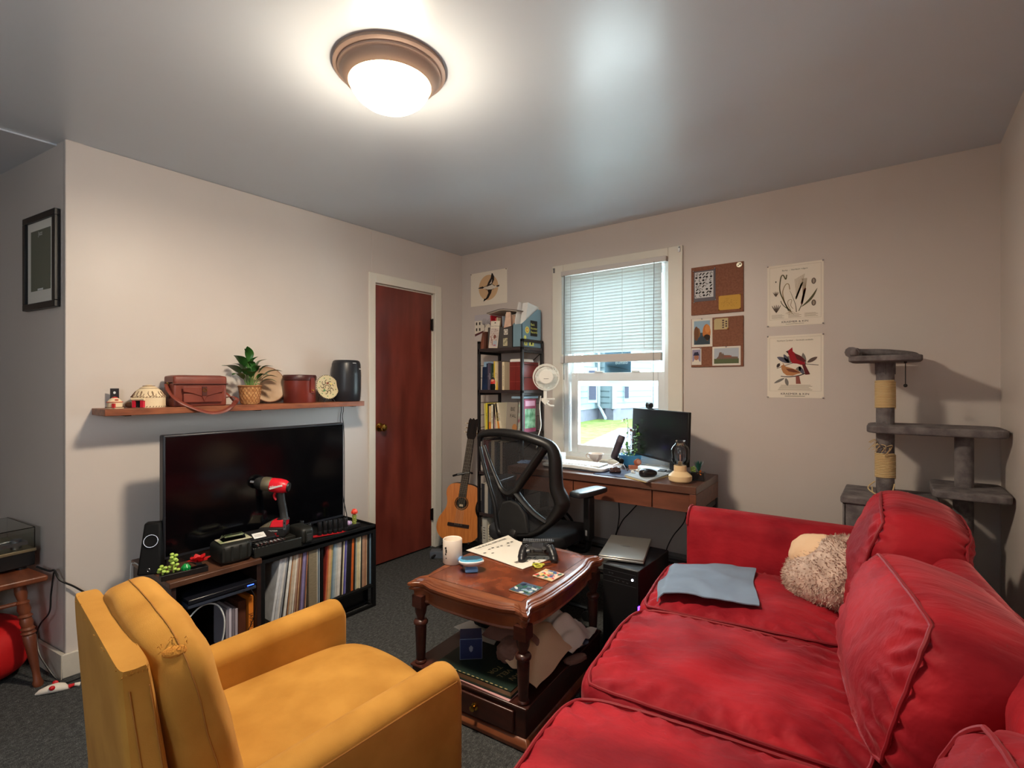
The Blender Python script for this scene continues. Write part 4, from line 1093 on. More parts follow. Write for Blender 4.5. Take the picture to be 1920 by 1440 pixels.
# ================================================================ WALL SHELF AND WHAT STANDS ON IT
M_shelfw = mat('rustic_shelf_wood', (112, 60, 38), .45, col2=(150, 88, 56), vs=7, stretch=(5, 1, 5), bump=.25, bs=40)
ws = thing('wall_shelf', 'long rustic brown wooden shelf mounted on the left wall above the television', 'shelf', (.1, -1.84, 1.185))
MB(M_shelfw).box(.0, .2, -2.53, -1.155, 1.185, 1.2155).build('board', ws, True, bevel=.002)
for y in (-2.44, -1.84, -1.22):
    MB(M_blackmetal).box(.0, .185, y-.012, y+.012, 1.181, 1.185).build('bracket', ws, True)
SZ = 1.216
M_felt = mat('cream_felt', (222, 200, 164), .9, bump=.3, bs=200)
M_brn = mat('brown_embroidery', (96, 60, 40), .8)
# big yurt
yu = thing('yurt_model', 'cream felt yurt model with brown scroll embroidery and a red door', 'ornament', (.105, -2.335, SZ), math.radians(38))
YR = .068
MB(M_felt).lathe([(0, 0), (YR, 0), (YR, .048), (YR*1.03, .050), (YR*.72, .082), (YR*.32, .104), (YR*.1, .109), (0, .110)], n=32).build('felt_body', yu, angle=30)
w = MB(M_brn)
for z, r, n in ((.0495, YR*1.035, 34), (.003, YR*1.02, 34)):
    for i in range(n):
        a = 2*PI*i/n; w.cyl((r*math.cos(a), r*math.sin(a), z), (r*math.cos(a+.07), r*math.sin(a+.07), z+.004), .0014, n=4)
for i in range(8):
    a0 = 2*PI*i/8; pts = []
    for k in range(22):
        t = k/21; ph = t*4*PI; rad = .10*(1-abs(2*t-1))+.03; aa = a0+(t-.5)*.55+.16*math.cos(ph)*rad*6; hh = .066+.012*math.sin(ph)
        rr = YR*(1.03-(hh-.05)/.032*.31) if hh < .082 else YR*(.72-(hh-.082)/.022*.4)
        pts.append(((rr+.0012)*math.cos(aa), (rr+.0012)*math.sin(aa), hh))
    w.tube(pts, .0011, n=4)
w.torus((0, 0, .103), YR*.36, .0014, n=24, k=4); w.torus((0, 0, .092), YR*.54, .0012, n=24, k=4)
w.build('embroidery', yu, kind='stuff')
w = MB(mat('red_door', (196, 20, 50), .6)); w.box(-.026, -.012, -YR-.008, -YR+.01, .002, .036); w.box(.012, .026, -YR-.008, -YR+.01, .002, .036); w.box(-.012, .012, -YR-.002, -YR+.01, .002, .036, M_dark)
w.cyl((-.03, -YR-.004, .041), (.03, -YR-.004, .041), .007, M_felt, n=12); w.build('door', yu)
w = MB(mat('twig_bundle', (120, 84, 60), .8, bump=.5)); w.ball((-.062, -.045, .014), (.016, .016, .014)); w.build('firewood_bundle', yu)
# small yurt souvenir with black card behind
ys_ = thing('small_yurt_souvenir', 'tiny painted yurt souvenir with a red trim at the left end of the shelf', 'ornament', (.125, -2.475, SZ), math.radians(38))
MB(M_felt).lathe([(0, 0), (.034, 0), (.034, .004), (.029, .005), (.029, .027), (.031, .028), (.018, .044), (.009, .050), (0, .051)], n=24).build('body', ys_, angle=30)
w = MB(mat('red_paint', (190, 44, 44), .6)); w.lathe([(.0, .0485), (.012, .0475), (.010, .052), (0, .055)], n=14); w.torus((0, 0, .030), .0305, .0016, n=24, k=4); w.ball((.018, -.012, .040), (.008, .008, .003)); w.box(.012, .024, -.034, -.026, .004, .024); w.build('red_trim', ys_)
MB(M_brn).torus((0, 0, .006), .0345, .0014, n=24, k=4).build('base_ring', ys_)
w = MB(mat('black_card', (34, 26, 24), .6)); w.box(-.017, .017, 0, .001, 0, .092); w.disc((.0, .072), .005, .006, z=.0006, m=M_white, M=Matrix.Rotation(PI/2, 4, 'X'))
solo(w, 'black_card', 'small black card propped upright behind the tiny yurt souvenir', 'card', (.045, -2.455, SZ), math.radians(65))
# satchel
M_lea = mat('brown_leather', (104, 46, 36), .42, col2=(124, 58, 44), vs=9, bump=.25, bs=140, bd=.0008)
M_leas = mat('leather_edge', (72, 30, 24), .5)
bag = thing('leather_satchel', 'brown leather satchel with front flap pocket and long strap on the shelf', 'bag', (.10, -2.125, SZ))
def bagring(z, s, dy=0): return [(x*s, y*(1 if s > .9 else s)+dy, z) for x, y in [(-.055, -.125), (.055, -.125), (.062, -.118), (.062, .118), (.055, .125), (-.055, .125), (-.06, .118), (-.06, -.118)]]
MB(M_lea).loft([bagring(0, .97), bagring(.01, 1), bagring(.08, 1.02), bagring(.125, 1)]).build('body', bag, bevel=.006)
lid = MB(M_lea).loft([bagring(.112, 1.08), bagring(.14, 1.08), bagring(.152, 1.0), bagring(.158, .8)]).build('lid', bag, bevel=.004)
w = MB(M_leas).tube([(.068, -.128, .113), (.068, .128, .113)], .0025, n=6); w.build('lid_edge', lid)
w = MB(M_lea); w.box(.062, .078, -.085, .095, .02, .065)
w.prism([(-.09, .10), (.10, .10), (.098, .072), (.06, .062), (.02, .050), (.008, .022), (-.004, .050), (-.05, .066), (-.088, .074)], .078, .083, M=Matrix(((0, 0, 1, 0), (1, 0, 0, 0), (0, 1, 0, 0), (0, 0, 0, 1))))
w.build('front_pocket', bag, bevel=.003)
w = MB(M_leas); w.box(.083, .088, -.004, .018, .055, .10); w.torus((.089, .007, .082), .010, .0022, M_brass, axis='x', n=4, k=6); w.build('pocket_buckle', bag)
w = MB(M_leas); w.box(-.02, .02, -.128, -.124, .04, .10); w.torus((0, -.13, .112), .009, .002, M_brass, axis='y', n=16, k=6); w.build('side_tab', bag)
sp = spline([(0, -.135, .112), (.04, -.132, .07), (.085, -.11, .03), (.108, -.04, -.012), (.112, .03, -.034), (.110, .09, -.028), (.104, .13, -.005), (.085, .155, .012), (.05, .165, .02), (.03, .15, .05), (0, .13, .08)], 8)
MB(M_lea).tube(sp, .010, n=6, flat=.28).build('strap', bag)
w = MB(M_lea); w.tube(spline([(.02, .13, .04), (.06, .155, .045), (.09, .165, .03), (.08, .15, .005)], 6), .012, n=6, flat=.25); w.build('strap_end', bag)
# potted plant
pl = thing('potted_peace_lily', 'leafy green houseplant in a woven basket pot on the shelf', 'plant', (.105, -1.853, SZ))
M_bask = mat('woven_basket', (176, 122, 74), .55, col2=(214, 168, 112), vs=60, bump=.8, bs=90, bd=.004)
w = MB(M_bask).lathe([(0, 0), (.040, 0), (.046, .006), (.052, .05), (.057, .098), (.060, .105), (.056, .106), (.052, .098), (.0, .09)], n=28)
pot = w.build('basket_pot', pl)
w = MB(mat('basket_strand', (150, 96, 54), .6))
for k in range(18):
    for sgn in (-1, 1):
        pts = []
        for j in range(7):
            t = j/6; a = 2*PI*k/18+sgn*t*1.1; r = .0465+.011*t+.0012; pts.append((r*math.cos(a), r*math.sin(a), .006+.092*t))
        w.tube(pts, .0013, n=4)
w.torus((0, 0, .101), .0585, .004, n=28, k=6); w.build('weave', pot, kind='stuff')
M_leaf = mat('lily_leaf', (38, 82, 34), .35, col2=(58, 108, 46), vs=9, spec=.5)
M_stem = mat('lily_stem', (84, 128, 58), .5)
random.seed(4)
def leafmesh(b, base, tip, wd, droop, mat_, fold=.25, n=8):
    base, tip = V(base), V(tip); d = tip-base; side = d.cross(V((0, 0, 1)))
    side = side.normalized() if side.length > 1e-5 else V((1, 0, 0)); up = side.cross(d).normalized()
    L = []; C = []; R = []
    for i in range(n+1):
        t = i/n; c = base+d*t+up*(droop*math.sin(PI*t)); ww = wd*max(0, math.sin(PI*t**.85))**.8 if 0 < t < 1 else 0
        C.append(c-up*fold*ww); L.append(c+side*ww); R.append(c-side*ww)
    vs = L+C+R; m_ = n+1
    fs = [(i, i+1, m_+i+1, m_+i) for i in range(n)]+[(m_+i, m_+i+1, 2*m_+i+1, 2*m_+i) for i in range(n)]
    b._add(vs, fs, mat_)
leafspec = [((.06, -.16, .155), .030), ((.05, -.10, .22), .026), ((.04, -.03, .28), .018), ((.03, .03, .22), .026), ((.02, .08, .205), .022), ((.05, .15, .13), .022), ((.06, .12, .09), .020), ((.08, .03, .16), .022), ((.07, -.07, .14), .022), ((.09, .06, .10), .020), ((.08, -.12, .10), .018), ((-.04, .06, .18), .02), ((-.05, -.05, .2), .022), ((.05, -.01, .19), .02), ((.10, -.03, .12), .018), ((.07, .09, .16), .018), ((.04, -.045, .265), .010), ((.09, .10, .06), .018), ((.0, -.09, .17), .02)]
for k, (tp, wd_) in enumerate(leafspec):
    tp = V(tp); tp = V((tp.x, tp.y*1.1, tp.z*.9+.07)); mid = V((tp.x*.35, tp.y*.35, .10+(tp.z-.10)*.62))
    lf = MB(M_leaf); leafmesh(lf, mid, tp, wd_*1.3, .024, M_leaf)
    lo_ = lf.build('leaf', pl, fix=False, angle=80)
    MB(M_stem).tube(spline([(tp.x*.12, tp.y*.12, .085), ((mid.x)*.6, mid.y*.6, (mid.z+.085)/2+.01), mid], 4), .0018, n=5).build('stem', lo_)
# round wooden plate leaning on the wall
w = MB(mat('pale_bowl_wood', (176, 146, 116), .5, col2=(196, 168, 138), vs=8)); w.lathe([(0, 0), (.075, 0), (.103, .016), (.106, .02), (.103, .022), (.076, .008), (0, .006)], n=40)
w.torus((0, 0, .0195), .104, .0035, mat('bowl_rim', (140, 100, 76), .5), n=40, k=6)
solo(w, 'round_wooden_tray', 'round pale wooden tray leaning against the wall behind the plant', 'tray', (.022, -1.715, SZ+.106), ry=math.radians(78))
# leather case (drum shaped)
M_lc = mat('russet_leather', (122, 44, 30), .38, col2=(92, 34, 28), vs=4, bump=.2, bs=120, bd=.0006)
lc_ = thing('leather_case', 'russet brown oval leather case with lid beside the plant on the shelf', 'case', (.10, -1.552, SZ))
def oval(r, z, s=1): return (r, z)
MB(M_lc).lathe([(0, 0), (.092, 0), (.094, .004), (.094, .138), (0, .138)], n=40, sx=.88, sy=1).build('body', lc_, angle=40)
MB(mat('dark_leather_lid', (70, 32, 30), .4, bump=.2, bs=120)).lathe([(.0, .136), (.098, .136), (.099, .14), (.099, .160), (.094, .168), (0, .171)], n=40, sx=.88, sy=1).build('lid', lc_, angle=30)
w = MB(M_lc); w.box(.078, .088, .02, .045, .06, .15); w.ball((.09, .032, .075), (.004, .006, .006), M_brass); w.build('closure_tab', lc_)
MB(M_leas).torus((0, 0, .136), .095, .0022, n=40, k=6, sx=.88).build('rim_stitching', lc_)
# decorative plate on an easel
pe = thing('decorative_plate', 'small ornate plate with dark scroll pattern on a tiny easel beside the leather case', 'plate', (.125, -1.385, SZ), 0)
EM = Matrix.Translation(V((0, 0, .072))) @ Matrix.Rotation(math.radians(78), 4, 'Y')
M_pl1 = mat('plate_ivory', (206, 190, 150), .45); M_pl2 = mat('plate_green', (96, 140, 90), .5); pe.scale = (1.28,)*3; M_pl3 = mat('plate_dark', (62, 44, 34), .5)
w = MB(M_pl1).lathe([(0, 0), (.045, .0), (.058, .006), (.060, .009), (.056, .009), (.044, .004), (0, .003)], n=48, M=EM)
w.build('dish', pe, angle=40)
w = MB(M_pl3)
for i in range(40):
    a = 2*PI*i/40; w.cyl(EM @ V((.057*math.cos(a), .057*math.sin(a), .009)), EM @ V((.062*math.cos(a+.05), .062*math.sin(a+.05), .009)), .0015, n=4)
for i in range(9):
    a = 2*PI*i/9+.3; c = (.027*math.cos(a), .027*math.sin(a)); R_ = .009
    w.stroke(arc(c, R_, math.degrees(a), math.degrees(a)+270, 10), .0028, .0045, M=EM)
    w.disc((.046*math.cos(a+.3), .046*math.sin(a+.3)), .003, z=.0065, M=EM, m=M_pl2)
w.stroke(arc((0, 0), .011, 0, 300, 12), .003, .0045, M=EM); w.disc((.016, -.018), .006, z=.0046, m=M_pl2, M=EM); w.disc((-.02, .004), .005, z=.0046, m=mat('plate_rust', (140, 60, 44), .5), M=EM); w.disc((-.016, .024), .005, z=.0046, m=mat('plate_yellow', (226, 206, 120), .5), M=EM)
w.build('scroll_pattern', pe, kind='stuff')
w = MB(M_steel)
for s_ in (-.028, .028): w.tube([(-.05, s_*.6, 0), (-.01, s_*.8, .08)], .002, n=6); w.tube([(-.03, s_, .03), (.016, s_, .012), (.028, s_, .0)], .0024, n=6)
w.build('easel', pe)
# air purifier
ap = thing('air_purifier', 'black rounded cylinder air purifier at the right end of the shelf', 'air purifier', (.105, -1.228, SZ))
M_ap = mat('charcoal_plastic', (34, 36, 42), .35)
MB(M_ap).lathe([(0, 0), (.084, 0), (.090, .008), (.094, .08), (.095, .17), (.091, .245), (.085, .262), (.076, .269), (0, .27)], n=48, sx=.97).build('body', ap, angle=50)
w = MB(mat('purifier_holes', (58, 60, 68), .5))
for i in range(10):
    for j in range(22):
        a = math.radians(18+i*5.2); z = .03+j*.0075; w.ball((.093*math.cos(a), .0955*math.sin(a), z), (.0012, .0012, .0012), n=4, k=3)
w.build('perforations', ap, kind='stuff')
w = MB(M_white).text('levoit', .014, M=Matrix.Translation(V((.079, .051, .212))) @ Matrix.Rotation(math.radians(123-90+0), 4, 'Z') @ Matrix.Rotation(PI/2, 4, 'Z') @ Matrix.Rotation(PI/2, 4, 'X'), ex=.0006); w.build('lettering', ap)
w = MB(mat('steel_line', (150, 150, 150), .4)).box(.084, .0905, -.012, .012, .246, .252); w.build('top_light', ap)
for k_, (ya, yb) in enumerate(((-1.205, -1.21), (-1.19, -1.185))):
    solo(MB(M_black).tube(spline([(.012, ya, 1.185), (.010, ya+.004, 1.15), (.012, ya-.005, 1.11), (.012, yb, 1.04), (.02, yb, .9), (.02, yb, .3)], 6), .0022, n=5), 'power_cord', ('thin black cord dropping from the shelf behind the television, on the left', 'thin black cord dropping from the shelf behind the television, on the right')[k_], 'cord', (.012, ya, .3), world=True)

# ================================================================ THINGS ON THE MEDIA CABINET
CZ = .481
sk = thing('desktop_speaker', 'black tapered computer speaker with a silver ring left of the television', 'speaker', tuple(at(286, 1070, z=CZ)), math.radians(58))
w = MB(M_blackm); w.hexa([(-.045, -.06, 0), (.045, -.06, 0), (.045, .05, 0), (-.045, .05, 0)], [(-.034, .005, .215), (.030, .005, .215), (.030, .05, .215), (-.034, .05, .215)]); w.build('cabinet', sk, bevel=.008)
SM = Matrix.Translation(V((0, -.020, .140))) @ Matrix.Rotation(math.radians(90-16.8), 4, 'X')
w = MB(M_chrome).torus((0, 0, .004), .027, .002, M=SM, n=36, k=6); w.build('driver_ring', sk)
MB(M_blackm).lathe([(0, .002), (.02, .0035), (.026, .0045), (.026, 0), (0, 0)], M=SM, n=28).build('driver', sk)
w = MB(M_steel).torus((.0, -.057, .022), .006, .001, M=Matrix.Identity(4), axis='y', n=16, k=4); w.build('badge', sk)
# brick succulents planter
M_tray = mat('black_tray', (22, 18, 18), .45)
pa = thing('succulent_planter', 'black tray with toy lime, green and red succulents on the left of the cabinet', 'planter', tuple(at(348, 1078, z=CZ)), math.radians(97-14))
w = MB(M_tray).box(-.095, .085, -.02, .022, 0, .024); w.build('tray', pa, bevel=.002)
M_lime = mat('lime_plastic', (176, 204, 92), .4); M_grn = mat('green_plastic', (20, 150, 70), .35); M_rd2 = mat('red_petal', (186, 24, 28), .4)
w = MB(M_lime); random.seed(9)
for cx_, n_, h_ in ((-.045, 15, .075), (-.085, 7, .03)):
    w.cyl((cx_, 0, .02), (cx_, 0, .025+h_*.8), .004)
    for i in range(n_):
        a = i*2.4; t = i/n_; z = .028+h_*t; r = .017*(1-t*.55)
        w.ball((cx_+r*math.cos(a), r*math.sin(a), z+.004), (.0085, .0085, .0065), n=8, k=6)
w.build('lime_succulent', pa, label='lime green toy succulent')
w = MB(M_grn); w.ball((.002, 0, .034), (.017, .017, .014), n=14, k=8)
for i in range(8): a = 2*PI*i/8; w.tube([(.002+.015*math.cos(a), .015*math.sin(a), .024), (.002+.017*math.cos(a), .017*math.sin(a), .035), (.002+.006*math.cos(a), .006*math.sin(a), .048)], .003, n=5)
w.build('green_cactus', pa, label='small round green toy cactus')
w = MB(M_rd2)
for ring, (n_, r, tilt) in enumerate(((6, .052, .35), (5, .046, .8), (4, .028, 1.3))):
    for i in range(n_):
        a = 2*PI*i/n_+ring*.5; c0 = V((.052, 0, .042)); d = V((math.cos(a)*math.cos(tilt), math.sin(a)*math.cos(tilt), math.sin(tilt)))
        b_ = MB(); leafmesh(w, c0, c0+d*r, .017, .004, M_rd2, .15)
w.ball((.055, 0, .05), .006, M_blackm)
w.build('red_flower', pa, label='red petalled toy flower', fix=False)
pb = thing('cactus_planter', 'small black tray with a toy grafted cactus with red top right of the television', 'planter', tuple(at(660, 990, z=CZ)), math.radians(97))
w = MB(M_tray).box(-.045, .05, -.016, .018, 0, .022); w.build('tray', pb, bevel=.002)
w = MB(mat('olive_plastic', (128, 138, 62), .45)); w.tube([(.018, 0, .015), (.018, 0, .075)], .012, n=7)
for i in range(10): w.ball((.018+.012*math.cos(i*1.3), .012*math.sin(i*1.3), .022+i*.005), .003, M_lime, n=6, k=4)
w.build('cactus_stem', pb)
w = MB(mat('coral_plastic', (232, 76, 56), .4)); w.ball((.018, 0, .092), (.0165, .0165, .017), n=14, k=8)
for i in range(7): a = 2*PI*i/7; w.tube([(.018+.014*math.cos(a), .014*math.sin(a), .082), (.018+.017*math.cos(a), .017*math.sin(a), .092), (.018+.008*math.cos(a), .008*math.sin(a), .107)], .003, n=5)
w.build('cactus_top', pb, label='coral red round cactus top')
w = MB(mat('lilac_plastic', (196, 170, 214), .4)); w.ball((-.022, 0, .034), (.017, .017, .016)); w.torus((-.022, 0, .034), .0165, .002, M_tray, axis='x', n=20, k=5); w.build('lilac_ball', pb)
# deep sockets in a red rail
socks = [(566, 1003, 1), (577, 1008.5, 1), (596, 1004.5, 0), (606, 1002.5, 0), (615, 1001, 0), (624, 999, 0), (633, 997.5, 0), (643, 995.5, 0)]
M_sock = mat('black_oxide_steel', (40, 40, 42), .38, metal=.5)
rl0, rl1 = at(572, 1010, z=CZ), at(648, 997, z=CZ); rd = (rl1-rl0)
w = MB(mat('red_rail', (176, 22, 30), .5)); nn = V((-rd.y, rd.x, 0)).normalized()*.011
w.hexa([rl0-nn, rl1-nn, rl1+nn, rl0+nn], [p+V((0, 0, .006)) for p in (rl0-nn, rl1-nn, rl1+nn, rl0+nn)])
solo(w, 'socket_rail', 'flat red plastic rail holding the row of black sockets on the record shelf', 'tool rail', tuple((rl0+rl1)/2), world=True)
def sockm(h):
    w = MB(M_sock); w.lathe([(0, 0), (.0115, 0), (.012, .002), (.012, h*.28), (.0115, h*.30), (.012, h*.32), (.0122, h-.003), (.011, h), (.0085, h), (.0085, h-.012), (0, h-.012)], n=18); return w
SO = ['first', 'second', 'third', 'fourth', 'fifth', 'sixth', 'seventh', 'eighth']
s0 = None; k_ = 0
for px, py, sh_ in socks:
    p = at(px, py-2, z=CZ)
    p.z = CZ+.006 if px > 570 else CZ
    t = (p-rl0).dot(rd)/rd.dot(rd)
    if px > 570: p = V((rl0.x+rd.x*t, rl0.y+rd.y*t, CZ+.006))
    if px < 570: p.x -= .0
    if s0 is None:
        s0 = solo(sockm(.074), 'deep_socket', 'x', 'socket', tuple(p), group='deep sockets in a row below the television', angle=30); o = s0
    else: o = s0.copy(); COL.objects.link(o); o.matrix_basis = xf(p)
    o['label'] = 'black deep impact socket, %s from the left in the row below the television' % SO[k_]; k_ += 1
# open hard tool case
cs0 = at(408, 1063, z=CZ); cs1 = at(572, 1030, z=CZ); cdir = math.atan2(cs1.y-cs0.y, cs1.x-cs0.x)
cs = thing('tool_case', 'open black moulded tool case lying in front of the television', 'tool case', (.452, -1.945, CZ), math.radians(88))
M_case2 = mat('case_plastic', (28, 29, 26), .5, bump=.2, bs=80)
w = MB(M_case2); w.puff((.15, .165, .095), e=5, res=12, M=Matrix.Translation(V((-.155, .01, .0485)))); 
for i in range(4): w.box(-.225+i*.038, -.215+i*.038, -.074, -.070, .02, .085)
w.build('left_half', cs)
w = MB(M_case2); w.box(-.08, .16, -.065, .085, 0, .012); w.box(-.08, .16, -.072, -.062, 0, .050); w.box(-.08, .16, .08, .088, 0, .05); w.build('tray', cs, bevel=.004)
MB(M_case2).box(.01, .155, -.02, .08, .012, .051).build('tool_rest', cs, bevel=.004)
w = MB(M_case2); w.puff((.075, .155, .088), e=5, res=12, M=Matrix.Translation(V((.198, .01, .0455)))); w.box(.18, .215, -.076, -.066, .015, .075); w.build('right_half', cs, bevel=.002)
w = MB(mat('case_latch', (46, 48, 48), .4)); w.box(.185, .212, -.079, -.074, .022, .06); w.build('latch', cs, bevel=.002)
# bit index with lid and white label
bi = thing('bit_index', 'open black bit case with a white label and silver tipped bits in the tool case', 'bit case', tuple(cs.matrix_basis @ V((-.005, -.0, .018))), math.radians(88))
w = MB(M_black); w.box(-.075, .085, -.055, .0, .0, .028); w.build('tray', bi, bevel=.003)
w = MB(M_black); LM = Matrix.Translation(V((-.01, .03, .058))) @ Matrix.Rotation(math.radians(28), 4, 'X'); w.box(-.085, .075, -.035, .045, -.006, .006, M=LM); l_ = w.build('lid', bi, bevel=.003)
w = MB(M_white); w.box(-.03, .03, -.02, .018, .006, .0066, M=LM); w.box(-.022, .01, .002, .004, .0066, .0068, M_grey, LM); w.box(-.022, .018, -.006, -.004, .0066, .0068, M_grey, LM); w.build('label_sticker', l_, label='white label sticker')
for i in range(8):
    w = MB(M_black); x = -.062+i*.0185; w.cyl((x, .0, .040), (x, -.055, .044), .0048, n=8); w.cyl((x, -.055, .044), (x, -.082, .047), .0058, M_chrome, n=6); w.build('bit', bi)
# clear plastic blister pack
bp_ = thing('blister_pack', 'clear plastic blister package on green card lying on the tool case', 'package', tuple(cs.matrix_basis @ V((-.150, .01, .0965))), math.radians(84))
w = MB(mat('green_card', (110, 128, 72), .7, col2=(206, 196, 170), vs=14)); w.box(-.065, .075, -.045, .04, 0, .002); w.build('card', bp_)
M_clear = mat('clear_plastic', (240, 245, 245), .08, trans=1, ior=1.2)
w = MB(M_clear); w.hexa([(-.05, -.03, .002), (.055, -.03, .002), (.055, .03, .002), (-.05, .03, .002)], [(-.038, -.02, .026), (.048, -.02, .026), (.048, .02, .026), (-.038, .02, .026)]); w.build('blister', bp_, bevel=.003)
# cordless impact wrench
iw = thing('impact_wrench', 'red and black cordless impact wrench standing on its battery before the television', 'power tool', (.40, -1.862, CZ+.053), YAW+math.radians(4))
iw.scale = (1.12,)*3; M_rt = mat('tool_red', (214, 22, 40), .35); M_gr = mat('tool_grey', (120, 112, 92), .35, metal=.5); M_bk = mat('tool_black', (28, 28, 28), .5)
WS = 1.0
HM = Matrix.Translation(V((0, 0, .235))) @ Matrix.Rotation(math.radians(9), 4, 'Y')
def axl(prof, m, name, par, sy=1, sz=1):
    return MB(m).lathe([(r, z) for r, z in prof], M=HM @ Matrix.Rotation(-PI/2, 4, 'Y') @ Matrix.Scale(1, 4), n=24, sx=sz, sy=sy).build(name, par, angle=35)
axl([(0, -.062), (.024, -.058), (.031, -.045), (.034, -.02), (.033, .01), (.031, .022), (0, .022)], M_rt, 'motor_housing', iw)
axl([(0, .018), (.032, .018), (.034, .03), (.033, .05), (.030, .058), (0, .058)], M_gr, 'gear_case', iw)
axl([(0, .055), (.031, .056), (.031, .062), (.026, .080), (.018, .092), (0, .092)], M_bk, 'nose_cover', iw)
axl([(0, .09), (.009, .09), (.009, .112), (.006, .114), (0, .114)], M_chrome, 'anvil', iw)
axl([(0, -.066), (.020, -.066), (.023, -.058), (0, -.058)], M_bk, 'rear_cap', iw)
w = MB(M_white)
for dz in (.0,): w.stroke([(-.012, -.012), (.044, .012)], .008, 0, M=HM @ Matrix.Translation(V((.0, -.0345, 0))) @ Matrix.Rotation(PI/2, 4, 'X'))
w.text('milwaukee', .013, M_white, HM @ Matrix.Translation(V((.016, -.0352, .004))) @ Matrix.Rotation(PI/2, 4, 'X') @ Matrix.Rotation(math.radians(12), 4, 'Z'), ex=.0004)
w.build('side_marking', iw)
w = MB(M_bk); w.loft([[(cx_+hx*math.cos(a), hy*math.sin(a), z) for a in [2*PI*i/16 for i in range(16)]] for cx_, hx, hy, z in ((.022, .020, .016, .21), (.026, .018, .015, .17), (.036, .018, .016, .12), (.040, .019, .017, .085), (.036, .030, .024, .075))]); w.build('grip', iw)
w = MB(M_rt); w.tube(spline([(.005, 0, .205), (-.004, 0, .19), (-.002, 0, .176), (.006, 0, .166)], 5), .006, n=8); w.build('trigger', iw)
w = MB(M_bk); w.hexa([(-.062, -.034, .0), (.055, -.034, .0), (.055, .034, .0), (-.062, .034, .0)], [(-.062, -.034, .045), (.055, -.034, .045), (.055, .034, .045), (-.062, .034, .045)]); bt = w.build('battery', iw, bevel=.005)
w = MB(M_rt); w.hexa([(-.015, -.033, .045), (.052, -.033, .045), (.052, .033, .045), (-.015, .033, .045)], [(-.005, -.028, .075), (.056, -.028, .078), (.056, .028, .078), (-.005, .028, .075)]); w.build('battery_foot', iw, bevel=.004)
w = MB(M_gr); w.hexa([(-.06, -.03, .045), (-.015, -.032, .045), (-.015, .032, .045), (-.06, .03, .045)], [(-.03, -.02, .062), (-.008, -.026, .073), (-.008, .026, .073), (-.03, .02, .062)]); w.build('foot_bumper', iw, bevel=.003)
w = MB(M_steel); w.box(.05, .062, -.037, -.033, .035, .082); w.box(.053, .057, -.038, -.036, .045, .05, M_dark); w.box(.053, .058, -.038, -.036, .062, .07, M_dark); w.build('belt_clip', iw)
TXM = Matrix.Translation(V((0, -.0345, 0))) @ Matrix.Rotation(PI/2, 4, 'X')
w = MB(M_rt).text('FORGE', .013, M_rt, TXM @ Matrix.Translation(V((.0, .016, 0))), ex=.0003); w.text('REDLITHIUM', .008, M_white, TXM @ Matrix.Translation(V((.0, .030, 0))), ex=.0003); w.box(-.04, .03, -.0352, -.0345, .006, .008, M_rt); w.build('battery_marking', bt)
# game console, cases, cables inside the cabinet
MB(M_espresso).box(X0+.01, X1-.03, Y0+.02, Y1-.02, .330, .342).build('inner_shelf', mc, True)
gc = thing('game_console', 'slim dark game console with blue light inside the media cabinet', 'game console', (.42, -2.17, .343))
w = MB(mat('console_grey', (50, 56, 70), .35)); w.box(.27, .545, -2.325, -2.03, .345, .362); w.build('lower_half', gc, True, bevel=.004)
w = MB(mat('console_dark', (22, 23, 30), .25)); w.box(.27, .55, -2.325, -2.03, .366, .386); w.build('upper_half', gc, True, bevel=.004)
MB(M_dark).box(.275, .54, -2.32, -2.035, .362, .366).build('disc_slot', gc, True)
w = MB(mat('console_blue', (40, 70, 255), .3, emit='3050ff', es=5)); w.box(.549, .551, -2.075, -2.045, .370, .374); w.build('status_light', gc, True)
for x in (.3, .5):
    for y in (-2.3, -2.05): MB(M_black).box(x-.01, x+.01, y-.01, y+.01, .342, .346).build('foot', gc, True)
for i, (c, nm, y, h_, t_) in enumerate((('8d8790', 'grey', -2.150, .19, .012), ('c9c0c8', 'pale lilac', -2.136, .19, .012), ('7a7078', 'mauve', -2.122, .185, .012), ('a89ea6', 'light mauve', -2.108, .18, .012))):
    solo(MB(mat('case_'+c, c, .35)).box(-.13, 0, 0, t_, 0, h_), 'disc_case', '%s plastic disc case, %s from the left in the media cabinet' % (nm, SO[i]), 'disc case', (.50, y, .081), group='disc cases in the media cabinet', bevel=.001)
w = MB(mat('orange_cover', (224, 130, 44), .5)); w.box(-.15, 0, 0, .022, 0, .215); w.text('TINA TURNER', .018, M_ink, Matrix.Translation(V((.0006, .011, .11))) @ Matrix.Rotation(PI/2, 4, 'Z') @ Matrix.Rotation(PI/2, 4, 'X') @ Matrix.Rotation(-PI/2, 4, 'Z')) if False else None
w.text('JAPAN', .024, M_ink, Matrix.Translation(V((.0006, .011, .10))) @ Matrix.Rotation(PI/2, 4, 'Z') @ Matrix.Rotation(PI/2, 4, 'X') @ Matrix.Rotation(-PI/2, 4, 'Z'))
solo(w, 'book', 'orange spined book standing at the right inside the media cabinet', 'book', (.50, -2.045, .081))
w = MB(mat('brown_cover', (92, 50, 34), .6)).box(-.15, 0, 0, .035, 0, .20); solo(w, 'book', 'dark brown book between the disc cases and the orange book', 'book', (.48, -2.085, .081))
solo(MB(M_white).tube(spline([(.50, -2.345, .10), (.515, -2.34, .25), (.52, -2.30, .31), (.50, -2.24, .328), (.51, -2.19, .31), (.52, -2.165, .24), (.51, -2.17, .14), (.5, -2.2, .09)], 8), .0035, n=6), 'white_cable', 'looped white cable hanging inside the media cabinet', 'cable', (.51, -2.2, .09), world=True)
